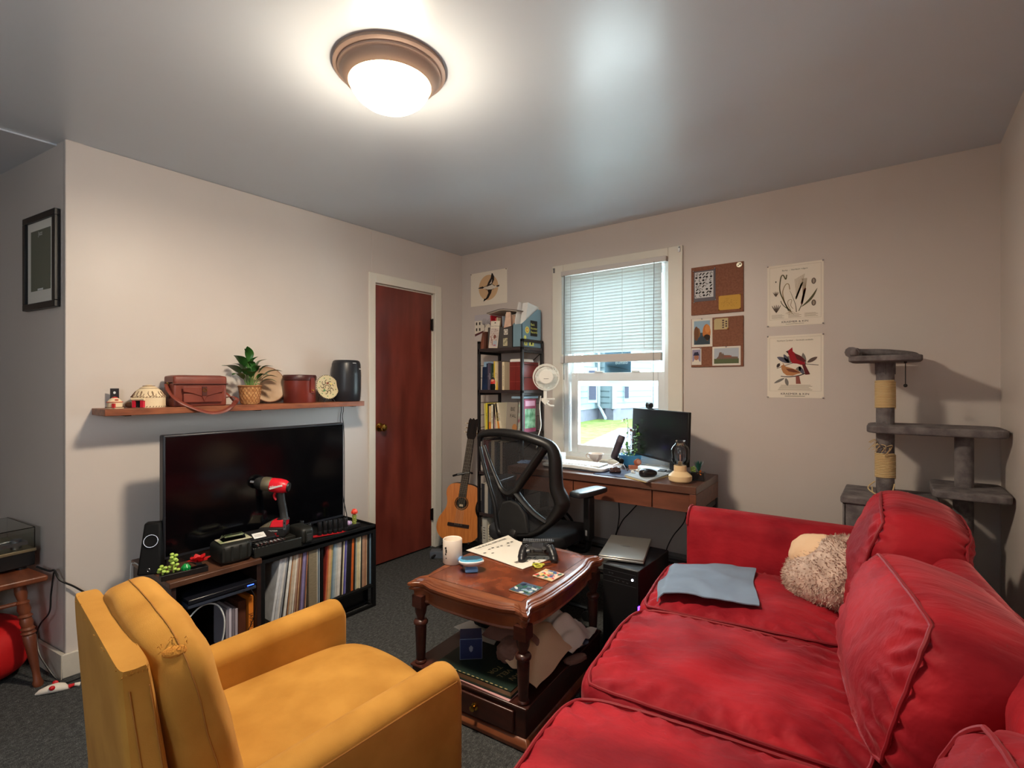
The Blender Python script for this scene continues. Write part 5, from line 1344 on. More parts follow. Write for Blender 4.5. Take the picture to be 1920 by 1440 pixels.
solo(MB(M_black).tube(spline([(.552, -2.09, .372), (.575, -2.07, .36), (.58, -2.05, .30), (.57, -2.055, .22), (.545, -2.09, .12), (.53, -2.09, .085)], 8), .002, n=5), 'charging_cable', 'thin black cable drooping from the game console', 'cable', (.55, -2.08, .085), world=True)
solo(MB(M_black).tube(spline([(.25, -1.372, 1.0), (.262, -1.368, .85), (.27, -1.372, .7), (.265, -1.36, .62), (.27, -1.35, .56), (.28, -1.345, .50), (.27, -1.36, .482)], 8), .003, n=5), 'television_cable', 'black cable running down the right side of the television', 'cable', (.27, -1.36, .48), world=True)
solo(MB(M_white).tube(spline([(.20, -2.40, .482), (.19, -2.42, .50), (.2, -2.435, .46), (.21, -2.43, .1), (.2, -2.42, .004)], 8), .0025, n=5), 'speaker_cable', 'thin white cable behind the desktop speaker', 'cable', (.2, -2.42, 0), world=True)

# ================================================================ ALCOVE
fr = thing('framed_picture', 'black framed grey print with white mat hanging in the dark alcove', 'picture', (-.56, -2.715, 1.96), math.radians(8.6))
FB = Matrix.Rotation(PI/2, 4, 'X')
hw_, hh_ = .385, .245
fa, fb, fc_, fd = [at(*q, y=-2.627) for q in ((40, 415), (103, 388), (105, 572), (45, 585))]
# frame hangs flush on the angled wall
ang_ = math.radians(8.6); wdir = V((math.cos(ang_), math.sin(ang_), 0))
def onalc(px, py, off=.0):
    # wall plane through (0,-2.62) with direction (.989,.15)
    n = V((.15, -.989, 0)); v = FW*FOC+RT*(px-960)+V((0, 0, 720-py)); q = V((0, -2.62, 0))+n*off; t = (q-CAM).dot(n)/v.dot(n); return CAM+v*t
q0, q1, q2, q3 = onalc(41, 414, .02), onalc(103, 389, .02), onalc(105, 572, .02), onalc(46, 585, .02)
cxy = (q0+q1+q2+q3)/4; fw_ = ((q1-q0).length+(q2-q3).length)/2; fh_ = ((q0-q3).length+(q1-q2).length)/2
fr.matrix_basis = xf((cxy.x, cxy.y, cxy.z), ang_); ROOT[fr.name] = fr.matrix_basis.copy()
w = MB(M_black); t_ = .03
for a in ((-fw_/2, fw_/2, fh_/2-t_, fh_/2), (-fw_/2, fw_/2, -fh_/2, -fh_/2+t_), (-fw_/2, -fw_/2+t_, -fh_/2+t_, fh_/2-t_), (fw_/2-t_, fw_/2, -fh_/2+t_, fh_/2-t_)): w.box(a[0], a[1], -.004, .018, a[2], a[3])
w.build('frame', fr, bevel=.002)
w = MB(M_paper); w.box(-fw_/2+t_, fw_/2-t_, .008, .012, -fh_/2+t_, fh_/2-t_); pm = w.build('mat_board', fr)
w = MB(mat('grey_green_print', (112, 112, 96), .7)); w.box(-fw_*.30, fw_*.30, .006, .008, -fh_*.30, fh_*.34); w.text('Jazz', .03, M_white, Matrix.Translation(V((0, .0055, fh_*.30))) @ FB); w.box(-.03, .03, .0055, .006, -fh_*.30, -fh_*.28, M_white); w.build('print', fr)
st = thing('record_player_stool', 'brown wooden stool table with a turned leg in the dark alcove', 'table', (-.28, -2.92, 0))
M_stl = mat('stool_wood', (92, 46, 28), .4, col2=(116, 62, 38), vs=7, stretch=(1, 4, 1), coat=.2)
sa, sb = V((-.058, -2.668)), V((-.058, -3.15))
w = MB(M_stl); w.prism([(-.05, -2.672), (-.05, -3.2), (-.56, -3.2), (-.56, -2.76)], .440, .468); w.build('top', st, True, bevel=.008, seg=3)
def tleg(fx, fy, tx_, ty_):
    Mx = Matrix.Translation(V((fx, fy, 0))) @ Matrix(((1, 0, (tx_-fx)/.44, 0), (0, 1, (ty_-fy)/.44, 0), (0, 0, 1, 0), (0, 0, 0, 1)))
    MB(M_stl).lathe([(0, 0), (.016, 0), (.020, .012), (.014, .03), (.013, .06), (.019, .15), (.024, .215), (.021, .222), (.027, .230), (.021, .238), (.026, .248), (.020, .256), (.024, .275), (.020, .295), (.026, .303), (.018, .312), (.024, .33), (.020, .355), (.024, .362), (.016, .37), (.022, .40), (.020, .44), (0, .44)], n=18, M=Mx).build('leg', st, True, angle=40)
tleg(-.012, -2.712, -.10, -2.76); tleg(-.02, -3.15, -.10, -3.1); tleg(-.52, -3.15, -.48, -3.1); tleg(-.52, -2.84, -.48, -2.86)
MB(M_stl).cyl((-.09, -2.755, .36), (-.09, -3.11, .36), .009, n=8).build('stretcher', st, True)
tt = thing('record_player', 'black turntable with clear dust cover on the alcove stool', 'record player', (-.36, -2.93, .469))
TM = xf((-.36, -2.93, .469), math.radians(8)); tt.matrix_basis = TM; ROOT[tt.name] = TM
w = MB(M_black); w.box(-.17, .17, -.22, .22, .012, .085); w.build('plinth', tt, bevel=.004)
w = MB(mat('champagne_trim', (170, 158, 128), .3, metal=.8)); w.box(-.172, .174, -.224, .224, .078, .092); w.build('trim_band', tt, bevel=.002)
w = MB(M_blackm); w.cyl((-.02, -.03, .09), (-.02, -.03, .104), .145, n=48); w.torus((-.02, -.03, .102), .13, .002, M_steel, n=48, k=4); w.build('platter', tt)
w = MB(M_steel); w.cyl((.11, .17, .09), (.11, .17, .135), .02, n=16); w.tube([(.11, .17, .13), (.12, .0, .125), (.09, -.09, .115)], .004, n=6); w.box(.08, .15, .08, .20, .11, .125); w.build('tonearm', tt)
w = MB(M_clear)
for a in ((-.168, .17, -.22, -.217, .092, .19), (-.168, .17, .217, .22, .092, .19), (.167, .17, -.22, .22, .092, .19), (-.168, -.165, -.22, .22, .092, .19), (-.168, .17, -.22, .22, .187, .19)): w.box(*a)
w.build('dust_cover', tt)
for x in (-.14, .14):
    for y in (-.18, .18): MB(M_black).cyl((x, y, 0), (x, y, .013), .02, n=14).build('foot', tt)
M_redf = mat('red_fabric_bag', (190, 8, 12), .7, var=.12, vs=4)
def pfn(wv, q): wv = V(wv); wv *= 1+.03*nz(wv, 9, 4); return wv
solo(MB(M_redf).puff((.40, .40, .27), e=2.6, res=18, fn=pfn, M=Matrix.Translation(V((0, 0, .135)))), 'red_pouf', 'bright red round floor pouf under the alcove stool', 'pouf', (-.27, -2.90, 0), angle=80)
tm = thing('mouse_toy', 'white fabric mouse cat toy with red ears lying on the carpet by the alcove corner', 'cat toy', tuple(at(101, 1297, z=0)), math.radians(62))
M_mw = mat('white_fabric', (226, 216, 202), .85, bump=.3, bs=200)
w = MB(M_mw).loft([[(x, r*math.cos(a), r2*.9+r2*math.sin(a)) for a in [2*PI*i/14 for i in range(14)]] for x, r, r2 in ((-.062, .004, .004), (-.05, .012, .010), (-.02, .019, .016), (.01, .022, .018), (.035, .018, .015), (.05, .008, .007), (.055, .003, .004))])
w.build('body', tm)
w = MB(M_red); w.ball((-.0, -.02, .026), (.011, .007, .010)); w.build('ear', tm); w = MB(M_red); w.ball((-.0, .016, .030), (.011, .007, .010)); w.build('ear', tm)
w = MB(M_red); w.tube([(.05, 0, .01), (.068, .006, .012)], [.009, .006], n=8); w.build('tail_cap', tm)
w = MB(M_mw); w.tube([(.068, .006, .012), (.085, .012, .006)], [.006, .009], n=8); w.build('tail', tm)
solo(MB(M_black).tube(spline([(-.18, -2.69, .48), (-.10, -2.66, .47), (-.035, -2.655, .485), (.012, -2.645, .45), (.022, -2.60, .41), (.03, -2.55, .36), (.03, -2.50, .32)], 8), .0045, n=6), 'black_power_cable', 'thick black cable from the turntable around the wall corner', 'cable', (-.03, -2.655, .46), world=True)
solo(MB(M_black).tube(spline([(-.045, -2.655, .475), (-.042, -2.665, .38), (-.045, -2.67, .30), (-.10, -2.69, .24), (-.115, -2.70, .19), (-.075, -2.70, .12), (-.02, -2.68, .06), (.03, -2.655, .012), (.07, -2.63, .006), (.05, -2.45, .006), (.05, -2.2, .006)], 8), .0035, n=6), 'thin_black_cable', 'thin black cable hanging from the stool and running along the baseboard', 'cable', (0, -2.66, .006), world=True)
# ================================================================ WALL PRINTS
def poster(name, label, cat, x0, x1, z0, z1, paper, y=-.0015, pins=True, pinm=None, th=.0012, group=None):
    t = thing(name, label, cat, ((x0+x1)/2, y, (z0+z1)/2), group=group)
    M = Matrix.Translation(V((0, 0, 0))) @ WALLM
    w = MB(paper); hw, hh = (x1-x0)/2, (z1-z0)/2
    w.box(-hw, hw, -hh, hh, -th, 0, paper, M)
    return t, w, M, hw, hh
def pin(t, x, z, m=None, r=.0045):
    w = MB(m or M_chrome); w.ball((x, -.004, z), (r, r*.8, r), n=10, k=6); w.build('push_pin', t)
M_p1 = mat('poster_paper', (240, 232, 216), .75)
# wheat print
t, w, M, hw, hh = poster('grain_poster', 'botanical poster of barley ears and leaves pinned above the bird poster', 'poster', 2.404, 2.683, 1.658, 2.007, M_p1)
Mo = mat('olive_ink', (92, 90, 62), .8); Mt = mat('tan_ink', (150, 128, 90), .8); Mr = mat('rust_ink', (126, 74, 62), .8); Ml = mat('line_ink', (170, 158, 138), .8)
def border(w, hw, hh, M, m, ins=.012, bot=.038):
    for a in ((-hw+ins, hw-ins, hh-ins-.0008, hh-ins), (-hw+ins, hw-ins, -hh+bot, -hh+bot+.0008), (-hw+ins, -hw+ins+.0008, -hh+bot, hh-ins), (hw-ins-.0008, hw-ins, -hh+bot, hh-ins)): w.rect(*a, .0004, m, M)
border(w, hw, hh, M, Ml)
T = lambda x, y: M @ Matrix.Translation(V((x, y, .0005)))
w.text('Barley  -  Hordeum vulgare', .0115, Mo, T(.0, hh-.034)); w.text('KRAEMER & KIN', .0155, M_ink, T(0, -hh+.022), sx=1.2)
w.rect(-.045, .045, -hh+.0095, -hh+.011, .0005, Mo, M)
for cx_ in (-.085, 0, .08):
    for k_ in range(4): w.rect(cx_-.032, cx_+.032-.01*(k_ % 2), -hh+.046+k_*.006, -hh+.048+k_*.006, .0005, Ml, M)
S = lambda pts, a, m, b=None: w.stroke([(p.x, p.y) for p in spline([V(q) for q in pts], 5)], a, .0006, m, M, b)
S([(-.03, -.09), (-.055, -.03), (-.075, .03), (-.07, .10), (-.058, .115), (-.045, .09), (-.04, .115)], .006, Mo)
S([(-.025, -.09), (-.05, -.04), (-.06, .02), (-.045, .06), (-.03, .06), (-.025, .03)], .004, Mt)
S([(-.02, -.09), (-.05, -.065), (-.065, -.045), (-.07, -.03)], .004, Mo); S([(-.02, -.09), (-.035, -.05), (-.03, -.03), (-.015, -.03), (-.02, -.06), (-.008, -.08)], .0025, Mt)
for k_ in range(7): S([(-.022, -.09), (-.045+.008*k_, -.105-.004*(k_ % 3))], .0015, Mt)
S([(.008, -.10), (.004, -.06), (-.012, -.01), (-.025, .025)], .004, Mo, .001)
for k_ in range(14): w.leaf((.006+.0016*k_, -.03+k_*.0055), (.010+.0024*k_, -.005+k_*.0055), .009, .0007, Mo, M); w.stroke([(.008+.0022*k_, -.01+k_*.0052), (-.0+.0038*k_, .085+.002*k_)], .0008, .0006, Mt, M)
S([(.02, -.095), (.03, -.07), (.035, -.06)], .004, Mo)
for k_ in range(12): w.leaf((.034+.001*k_, -.062+k_*.0065), (.036+.0016*k_, -.04+k_*.0065), .011, .0007, Mr, M); w.stroke([(.04+.001*k_, -.02+k_*.003), (.036+.0022*k_, .085)], .0008, .0006, Mt, M)
w.leaf((.03, -.075), (.11, .025), .012, .0007, Mo, M, bend=-.01)
for (x, y) in ((.092, .065), (.092, -.055)): w.disc((x, y), .011, .017, .0006, mat('seed_ink', (110, 98, 88), .8), M); w.disc((x, y), .005, .012, .0008, mat('seed_light', (170, 156, 140), .8), M)
w.disc((-.095, .08), .003, .005, .0006, M_ink, M)
for (x, y, s_) in ((-.095, .01, .8), (-.093, -.075, 1.2)):
    for k_ in range(5): w.leaf((x, y-.018*s_), (x+(k_-2)*.010*s_, y+.022*s_-abs(k_-2)*.002), .005*s_, .0006, mat('seed_ink', (110, 98, 88), .8), M)
w.build('sheet', t)
for sx in (-1, 1):
    for sz in (-1, 1): pin(t, sx*(hw-.003), sz*(hh-.003))
# generic red bird poster
t, w, M, hw, hh = poster('bird_poster', 'poster of a red bird and a tan bird pinned below the grain poster', 'poster', 2.404, 2.683, 1.251, 1.605, M_p1)
border(w, hw, hh, M, Ml)
T = lambda x, y: M @ Matrix.Translation(V((x, y, .0005)))
w.text('Northern Cardinal  -  Cardinalis cardinalis', .0105, Mo, T(.0, hh-.030)); w.text('KRAEMER & KIN', .0165, M_ink, T(0, -hh+.022), sx=1.2); w.rect(-.05, .05, -hh+.0085, -hh+.011, .0005, Mo, M)
for k_ in range(5): w.rect(-.085+.004*k_, .085-.008*(k_ % 3), -hh+.044+k_*.0065, -hh+.0465+k_*.0065, .0005, Ml, M)
Mg1 = mat('leaf_grey_blue', (92, 92, 108), .8); Mg2 = mat('leaf_grey', (128, 124, 118), .8); Mrb = mat('bird_red', (158, 20, 36), .8); Mrd = mat('bird_dark_red', (98, 30, 34), .8); Mtb = mat('bird_tan', (190, 132, 84), .8); Mdk = mat('branch_ink', (62, 50, 46), .8)
for a, b, wd_, m_ in (((-.02, .02), (-.09, .055), .026, Mg1), ((-.03, .02), (-.055, .07), .02, Mg1), ((-.015, .02), (-.035, .06), .018, Mg2), ((.05, .0), (.04, .075), .022, Mg2), ((.06, .02), (.11, .05), .02, mat('leaf_brown', (100, 84, 76), .8)), ((.02, -.0), (.045, -.045), .02, Mg1), ((.03, .0), (.005, -.035), .024, Mg2), ((-.075, .02), (-.09, -.005), .016, Mdk), ((-.05, -.065), (-.105, -.095), .014, Mg2), ((-.045, -.065), (-.035, -.11), .018, Mg2)): w.leaf(a, b, wd_, .0006, m_, M)
S = lambda pts, a, m, b=None: w.stroke([(p.x, p.y) for p in spline([V(q) for q in pts], 5)], a, .0007, m, M, b)
S([(-.09, -.01), (-.05, .005), (0, .02), (.06, .012), (.115, .005)], .003, Mdk); S([(-.07, -.055), (-.03, -.058), (.02, -.052), (.06, -.035)], .004, Mdk, .006)
w.flat([(-.045, .085), (-.03, .092), (-.012, .108), (-.010, .085), (.004, .072), (.03, .052), (.05, .02), (.052, .005), (.03, .008), (.012, .015), (-.012, .018), (-.022, .035), (-.028, .06), (-.036, .078)], .0009, Mrb, M)
w.flat([(-.002, .075), (.03, .058), (.055, .03), (.045, .022), (.01, .04)], .0011, Mrd, M); w.flat([(.035, .012), (.05, .012), (.075, -.045), (.052, -.048)], .0010, Mrd, M); w.flat([(-.045, .085), (-.034, .088), (-.030, .074), (-.036, .076)], .0012, Mdk, M)
w.flat([(-.068, .005), (-.055, .012), (-.045, -.0), (-.02, -.008), (.01, -.02), (.032, -.038), (.015, -.042), (-.01, -.052), (-.04, -.050), (-.058, -.035), (-.066, -.015)], .0009, Mtb, M); w.flat([(-.045, -.012), (-.01, -.014), (.028, -.036), (-.005, -.034), (-.03, -.028)], .0011, mat('bird_brown', (120, 66, 44), .8), M)
w.flat([(.005, -.055), (.022, -.055), (.030, -.098), (.006, -.098)], .0009, mat('bird_tail', (150, 86, 74), .8), M); w.flat([(-.058, .012), (-.062, .024), (-.052, .012)], .0009, Mtb, M)
w.build('sheet', t)
for sx in (-1, 1):
    for sz in (-1, 1): pin(t, sx*(hw-.003), sz*(hh-.003))
# flying duck print
t, w, M, hw, hh = poster('duck_print', 'unframed print of a flying duck before a peach sun above the bookshelf', 'print', .106, .497, 1.987, 2.266, mat('print_paper', (242, 232, 214), .75))
M_peach = mat('peach_sun', (222, 184, 140), .8)
w.disc((0, .005), .105, .105, .0004, M_peach, M, n=40)
Dk = mat('sepia', (40, 28, 24), .8); Wt = mat('print_white', (232, 222, 206), .8)
w.flat([(-.115, .008), (-.09, .012), (-.05, .018), (-.03, .012), (.0, .018), (.03, .030), (.06, .012), (.10, .008), (.115, .01), (.115, -.002), (.09, -.004), (.05, -.012), (.01, -.02), (-.02, -.006), (-.05, -.0), (-.09, .002)], .0007, Wt, M)
w.flat([(-.115, .010), (-.09, .016), (-.06, .020), (-.045, .010), (-.06, .002), (-.09, .004)], .001, Dk, M); w.flat([(.085, .010), (.118, .014), (.115, .000), (.09, .000)], .001, Dk, M)
w.flat([(-.02, .012), (.0, .05), (.025, .08), (.035, .118), (.045, .118), (.062, .09), (.062, .06), (.045, .035), (.03, .022)], .001, Dk, M); w.flat([(.012, .03), (.03, .05), (.04, .07), (.035, .035)], .0012, Wt, M)
w.flat([(-.01, -.012), (.0, -.04), (-.02, -.075), (-.055, -.108), (-.045, -.085), (-.035, -.10), (.0, -.085), (.03, -.045), (.04, -.015)], .001, Dk, M)
w.stroke([(-.05, .012), (-.02, .02), (.03, .032), (.07, .01)], .004, .0011, Dk, M); w.stroke([(-.03, -.008), (.01, -.022), (.06, -.012)], .004, .0011, Dk, M)
w.build('sheet', t)
for x, z in ((-hw+.006, hh-.006), (hw-.006, hh-.006)): pin(t, x, z, M_ink, .004)
# winter house print
t, w, M, hw, hh = poster('house_print', 'small print of a white house and bare trees partly hidden behind the bookshelf items', 'print', .150, .44, 1.700, 1.912, mat('pale_print', (214, 204, 200), .8))
w.rect(-hw, hw, -.0, hh, .0003, mat('print_sky', (196, 190, 194), .8), M)
w.rect(-hw+.002, -hw+.085, -.055, .055, .0005, Wt, M); w.rect(-hw+.085, -hw+.17, -.055, .02, .0005, Wt, M)
for x in (-hw+.015, -hw+.05):
    for z in (.02, -.03): w.rect(x, x+.014, z, z+.024, .0007, Dk, M)
w.flat([(-hw+.004, -.055), (-hw+.10, -.03), (-hw+.10, -.045), (-hw+.004, -.075)], .0008, mat('maroon_ink', (90, 40, 44), .8), M)
for tx_ in (-hw+.11, .03): 
    w.stroke([(tx_, -.06), (tx_, .02)], .006, .0008, Dk, M, .002)
    for k_ in range(9): a = math.radians(20+k_*17); w.stroke([(tx_, -.01+.003*k_), (tx_+.045*math.cos(a), .02+.05*math.sin(a))], .0018, .0008, Dk, M)
w.build('sheet', t)
# corkboards
M_cork = mat('cork_tile', (128, 82, 62), .85, col2=(142, 94, 72), vs=90, bump=.4, bs=160)
for nm, z0, z1 in (('upper', 1.760, 2.058), ('lower', 1.435, 1.736)):
    w = MB(M_cork).box(1.971, 2.276, -.010, 0, z0, z1)
    solo(w, 'cork_tile', '%s of the two brown cork tiles on the wall right of the window' % nm, 'cork board', (2.123, 0, (z0+z1)/2), world=True, bevel=.001, group='cork tiles right of the window')
def pinned(name, label, cat, x0, x1, z0, z1, paper, **k): return poster(name, label, cat, x0, x1, z0, z1, paper, y=-.012, **k)
CX = lambda px: 1.971+(px-45)/(715-45)*.305      # helper from the measured board width
t, w, M, hw, hh = pinned('block_print', 'black and white pattern print on grey backing pinned to the upper cork tile', 'print', 1.988, 2.118, 1.842, 2.032, mat('grey_backing', (104, 100, 106), .8))
w.rect(-hw+.006, hw-.012, -hh+.022, hh-.008, .0004, mat('white_stock', (206, 206, 206), .8), M); random.seed(21)
for i in range(5):
    for j in range(8):
        x, y = -hw+.018+i*.021+random.uniform(-.003, .003), -hh+.036+j*.0188; r = random.choice((0, 1, 2))
        if r == 0: w.disc((x, y), .008, .0065, .0006, M_ink, M, n=7)
        elif r == 1: w.leaf((x-.009, y-.006), (x+.01, y+.008), .007, .0006, M_ink, M); w.leaf((x-.004, y-.009), (x+.002, y+.009), .004, .0006, M_ink, M)
        else: w.stroke(arc((x, y), .007, random.randint(0, 180), random.randint(200, 340), 6), .0032, .0006, M_ink, M)
w.build('sheet', t)
for x, z in ((-hw-.002, hh+.002), (hw-.003, hh+.004), (-hw+.003, -hh-.004), (hw+.002, -hh+.003)): pin(t, x, z)
t, w, M, hw, hh = pinned('yellow_card', 'yellow card with faint line drawing pinned low on the upper cork tile', 'card', 2.137, 2.262, 1.777, 1.864, mat('yellow_stock', (206, 160, 70), .8))
for i in range(60):
    a = random.uniform(0, 2*PI); r = random.uniform(0, 1)**.5; x, y = .045*r*math.cos(a), .026*r*math.sin(a); w.stroke([(x, y), (x+random.uniform(-.008, .008), y+random.uniform(-.006, .006))], .0009, .0005, mat('sepia_light', (150, 108, 48), .8), M)
w.build('sheet', t)
for sx in (-1, 1):
    for sz in (-1, 1): pin(t, sx*(hw-.002), sz*(hh-.002), M_brass, .0038)
w = MB(mat('metal_pin_badge', (150, 146, 132), .3, metal=.6)).cyl((0, 0, 0), (0, -.006, 0), .0155, n=20); w.ball((.004, -.008, .003), .005, M_chrome); w.ball((-.006, -.007, -.004), .004, M_steel)
solo(w, 'round_badge', 'small round silver badge in the top corner of the upper cork tile', 'badge', (2.255, -.010, 2.038))
t, w, M, hw, hh = pinned('autumn_postcard', 'white bordered photo of an autumn road pinned on the lower cork tile', 'photo', 1.975, 2.100, 1.560, 1.735, M_paper)
w.rect(-hw+.014, hw-.014, .0, hh-.014, .0004, mat('photo_sky', (150, 178, 196), .7), M); w.rect(-hw+.014, hw-.014, -hh+.014, .0, .0004, mat('photo_road', (62, 80, 92), .7), M)
for cx_, cz_, rx, rz, c in ((-.034, -.005, .015, .045, (110, 70, 40)), (-.022, .0, .012, .03, (140, 96, 50)), (.028, .0, .024, .052, (196, 116, 50)), (.034, .022, .015, .026, (214, 140, 72)), (.03, -.03, .02, .018, (58, 44, 34))): w.disc((cx_, cz_), rx, rz, .0006+.0001*abs(cx_), mat('photo_%d' % (c[0]), c, .7), M)
w.flat([(-.047, -hh+.015), (.047, -hh+.015), (.006, -.02), (-.004, -.02)], .0009, mat('photo_road2', (50, 66, 78), .7), M); w.build('sheet', t); pin(t, 0, hh-.002)
t, w, M, hw, hh = pinned('beige_note', 'small beige note with dark leaf print on the lower cork tile', 'card', 2.110, 2.192, 1.660, 1.728, mat('beige_stock', (196, 178, 132), .8))
for i in range(7): w.disc((.012+.018*(i % 2), -.022+.007*i), .006, .005, .0005, mat('plum_ink', (74, 52, 60), .8), M, n=7)
w.build('sheet', t); pin(t, -hw+.003, hh-.002); pin(t, hw-.002, -hh+.003, M_brass)
t, w, M, hw, hh = pinned('portrait_card', 'small card showing a person in a dark cap on the lower cork tile', 'card', 1.974, 2.034, 1.448, 1.553, M_paper)
w.rect(-hw+.005, hw-.005, -hh+.02, hh-.01, .0004, mat('card_lilac', (150, 142, 168), .7), M); w.disc((0, -.005), .014, .018, .0006, mat('skin_print', (170, 110, 84), .7), M); w.flat([(-.019, .006), (-.012, .026), (.01, .028), (.018, .006)], .0008, mat('cap_navy', (40, 34, 62), .7), M); w.flat([(-.02, -.034), (.02, -.034), (.012, -.018), (-.012, -.018)], .0005, Wt, M)
w.build('sheet', t); pin(t, hw-.004, hh-.003)
t, w, M, hw, hh = pinned('castle_postcard', 'white bordered photo of a stone ruin in a green field on the lower cork tile', 'photo', 2.100, 2.262, 1.441, 1.556, M_paper)
w.rect(-hw+.010, hw-.010, -.018, hh-.010, .0004, mat('photo_pale_sky', (178, 186, 196), .7), M); w.rect(-hw+.010, hw-.010, -hh+.012, -.016, .0005, mat('photo_green', (88, 100, 66), .7), M)
w.flat([(-.06, -.018), (-.045, .0), (-.04, .022), (-.028, .024), (-.022, .01), (-.02, .022), (-.012, .006), (.02, .004), (.03, -.004), (.066, -.006), (.066, -.018)], .0007, mat('photo_stone', (120, 96, 84), .7), M); w.rect(-.014, .03, -.008, .002, .0008, mat('photo_brick', (146, 88, 74), .7), M)
w.build('sheet', t); pin(t, 0, hh-.002)

# ================================================================ BOOKSHELF CONTENTS
BY = -.288
ORD = ['first', 'second', 'third', 'fourth', 'fifth', 'sixth', 'seventh', 'eighth', 'ninth', 'tenth', 'eleventh', 'twelfth']
def book(x, z, th, h, dep, col, label, lean=0, txt=None, tcol=None, y=BY, tsize=None, rz=0, bands=(), name='book', group=None, cover=None):
    w = MB(mat('cover_'+col, col, .5)); w.box(0, th, 0, dep, 0, h)
    w.box(th*.12, th*.88, .004, dep+.0005, h-.0005, h+.0004, M_pg)
    TMx = Matrix.Translation(V((th/2, -.0004, h*.5))) @ Matrix.Rotation(PI/2, 4, 'X') @ Matrix.Rotation(-PI/2, 4, 'Z')
    if txt: w.text(txt, tsize or th*.62, mat('ink_'+(tcol or '202020'), tcol or '202020', .6), TMx)
    for b0, b1, c in bands: w.box(-.0002, th+.0002, -.0003, .0, h*b0, h*b1, mat('band_'+c, c, .5))
    if cover: cover(w, th, h, dep)
    M = Matrix.Translation(V((x, y, z))) @ Matrix.Rotation(math.radians(rz), 4, 'Z') @ Matrix.Rotation(math.radians(lean), 4, 'Y')
    o = w.build(name); o.matrix_basis = M; ROOT[o.name] = M
    tags(o, label, 'book', group)
    return o
z2 = TZ[1]+.023   # second board
lst = [(.012, '1d2a44', .20, None, None), (.010, '5a5264', .205, 'ART', 'c8c0c8'), (.016, '4e4658', .20, 'JOURNAL', 'd8d0d8'), (.010, '3a4a44', .185, None, None), (.016, '1c3a28', .195, 'THE HERBAL', 'e0d8a0'), (.010, 'd8b83a', .215, None, None), (.018, 'e0cfa0', .212, 'M A P S', '5a3020'), (.012, 'c9b498', .205, 'R I V E R', 'a03028'), (.034, '463a38', .215, None, None), (.020, 'e2d2b0', .208, 'MONTHS IN THE WOODS', '302820')]
x = .522; gb = 'books on the second shelf of the bookshelf'
NM = {'1d2a44': 'navy', '5a5264': 'dusky purple', '4e4658': 'grey violet', '3a4a44': 'dark teal', '1c3a28': 'dark green', 'd8b83a': 'thin yellow', 'e0cfa0': 'cream', 'c9b498': 'tan and red', '463a38': 'thick dark brown', 'e2d2b0': 'pale cream lettered'}
for i, (th, c, h, tx, tc) in enumerate(lst):
    book(x, z2, th, h, .15, c, '%s book, %s upright on the second shelf of the bookshelf' % (NM[c], ORD[i]), txt=tx, tcol=tc, group=gb, tsize=min(.013, th*.7)); x += th+.0015
w = MB(mat('blue_plaque', (28, 52, 92), .35, col2=(16, 22, 38), vs=6)); w.box(0, .052, 0, .012, 0, .175); w.box(0, .085, .012, .018, .15, .215, mat('ice_blue_card', (150, 180, 206), .5)); w.box(.085, .14, .012, .018, .165, .21, mat('ice_blue_card2', (118, 136, 160), .5))
solo(w, 'blue_folder', 'dark blue folder with pale top standing at the left of the second shelf', 'folder', (.465, -.275, z2), rx=math.radians(-3))
# small figure of a person-like doll in a dark suit with red hair
fg = thing('toy_figure', 'small toy figure with black hair and dark coat in front of the books', 'toy', (.585, -.294+.02, z2))
w = MB(M_blackm); w.loft([[(.024*s*math.cos(a), .016*s*math.sin(a)-.012, z) for a in [2*PI*i/14 for i in range(14)]] for s, z in ((.9, 0), (1.05, .02), (.95, .04), (.6, .05))]); w.build('coat', fg)
w = MB(mat('toy_face', (226, 150, 120), .5)); w.ball((0, -.012, .068), (.017, .014, .019)); w.build('face', fg)
w = MB(mat('toy_red', (206, 50, 40), .5)); w.loft([[(.026*s*math.cos(a), .017*s*math.sin(a)-.008, z) for a in [2*PI*i/12 for i in range(12)]] for s, z in ((1, .045), (1.0, .065), (.8, .075))]); w.build('collar', fg)
w = MB(M_black); w.ball((0, -.006, .080), (.021, .017, .017)); w.build('hair', fg)
w = MB(mat('pencil_yellow', (222, 176, 50), .5)); w.hexa([(0, 0, 0), (.018, 0, 0), (.018, .004, 0), (0, .004, 0)], [(.004, 0, .045), (.014, 0, .045), (.014, .004, .045), (.004, .004, .045)]); w.prism([(.004, .045), (.014, .045), (.009, .068)], 0, .004, M=Matrix.Rotation(PI/2, 4, 'X') @ Matrix.Translation(V((0, 0, -.004))))
solo(w, 'yellow_pencil_charm', 'small yellow pencil shaped ornament beside the toy figure', 'ornament', (.622, -.298, z2))
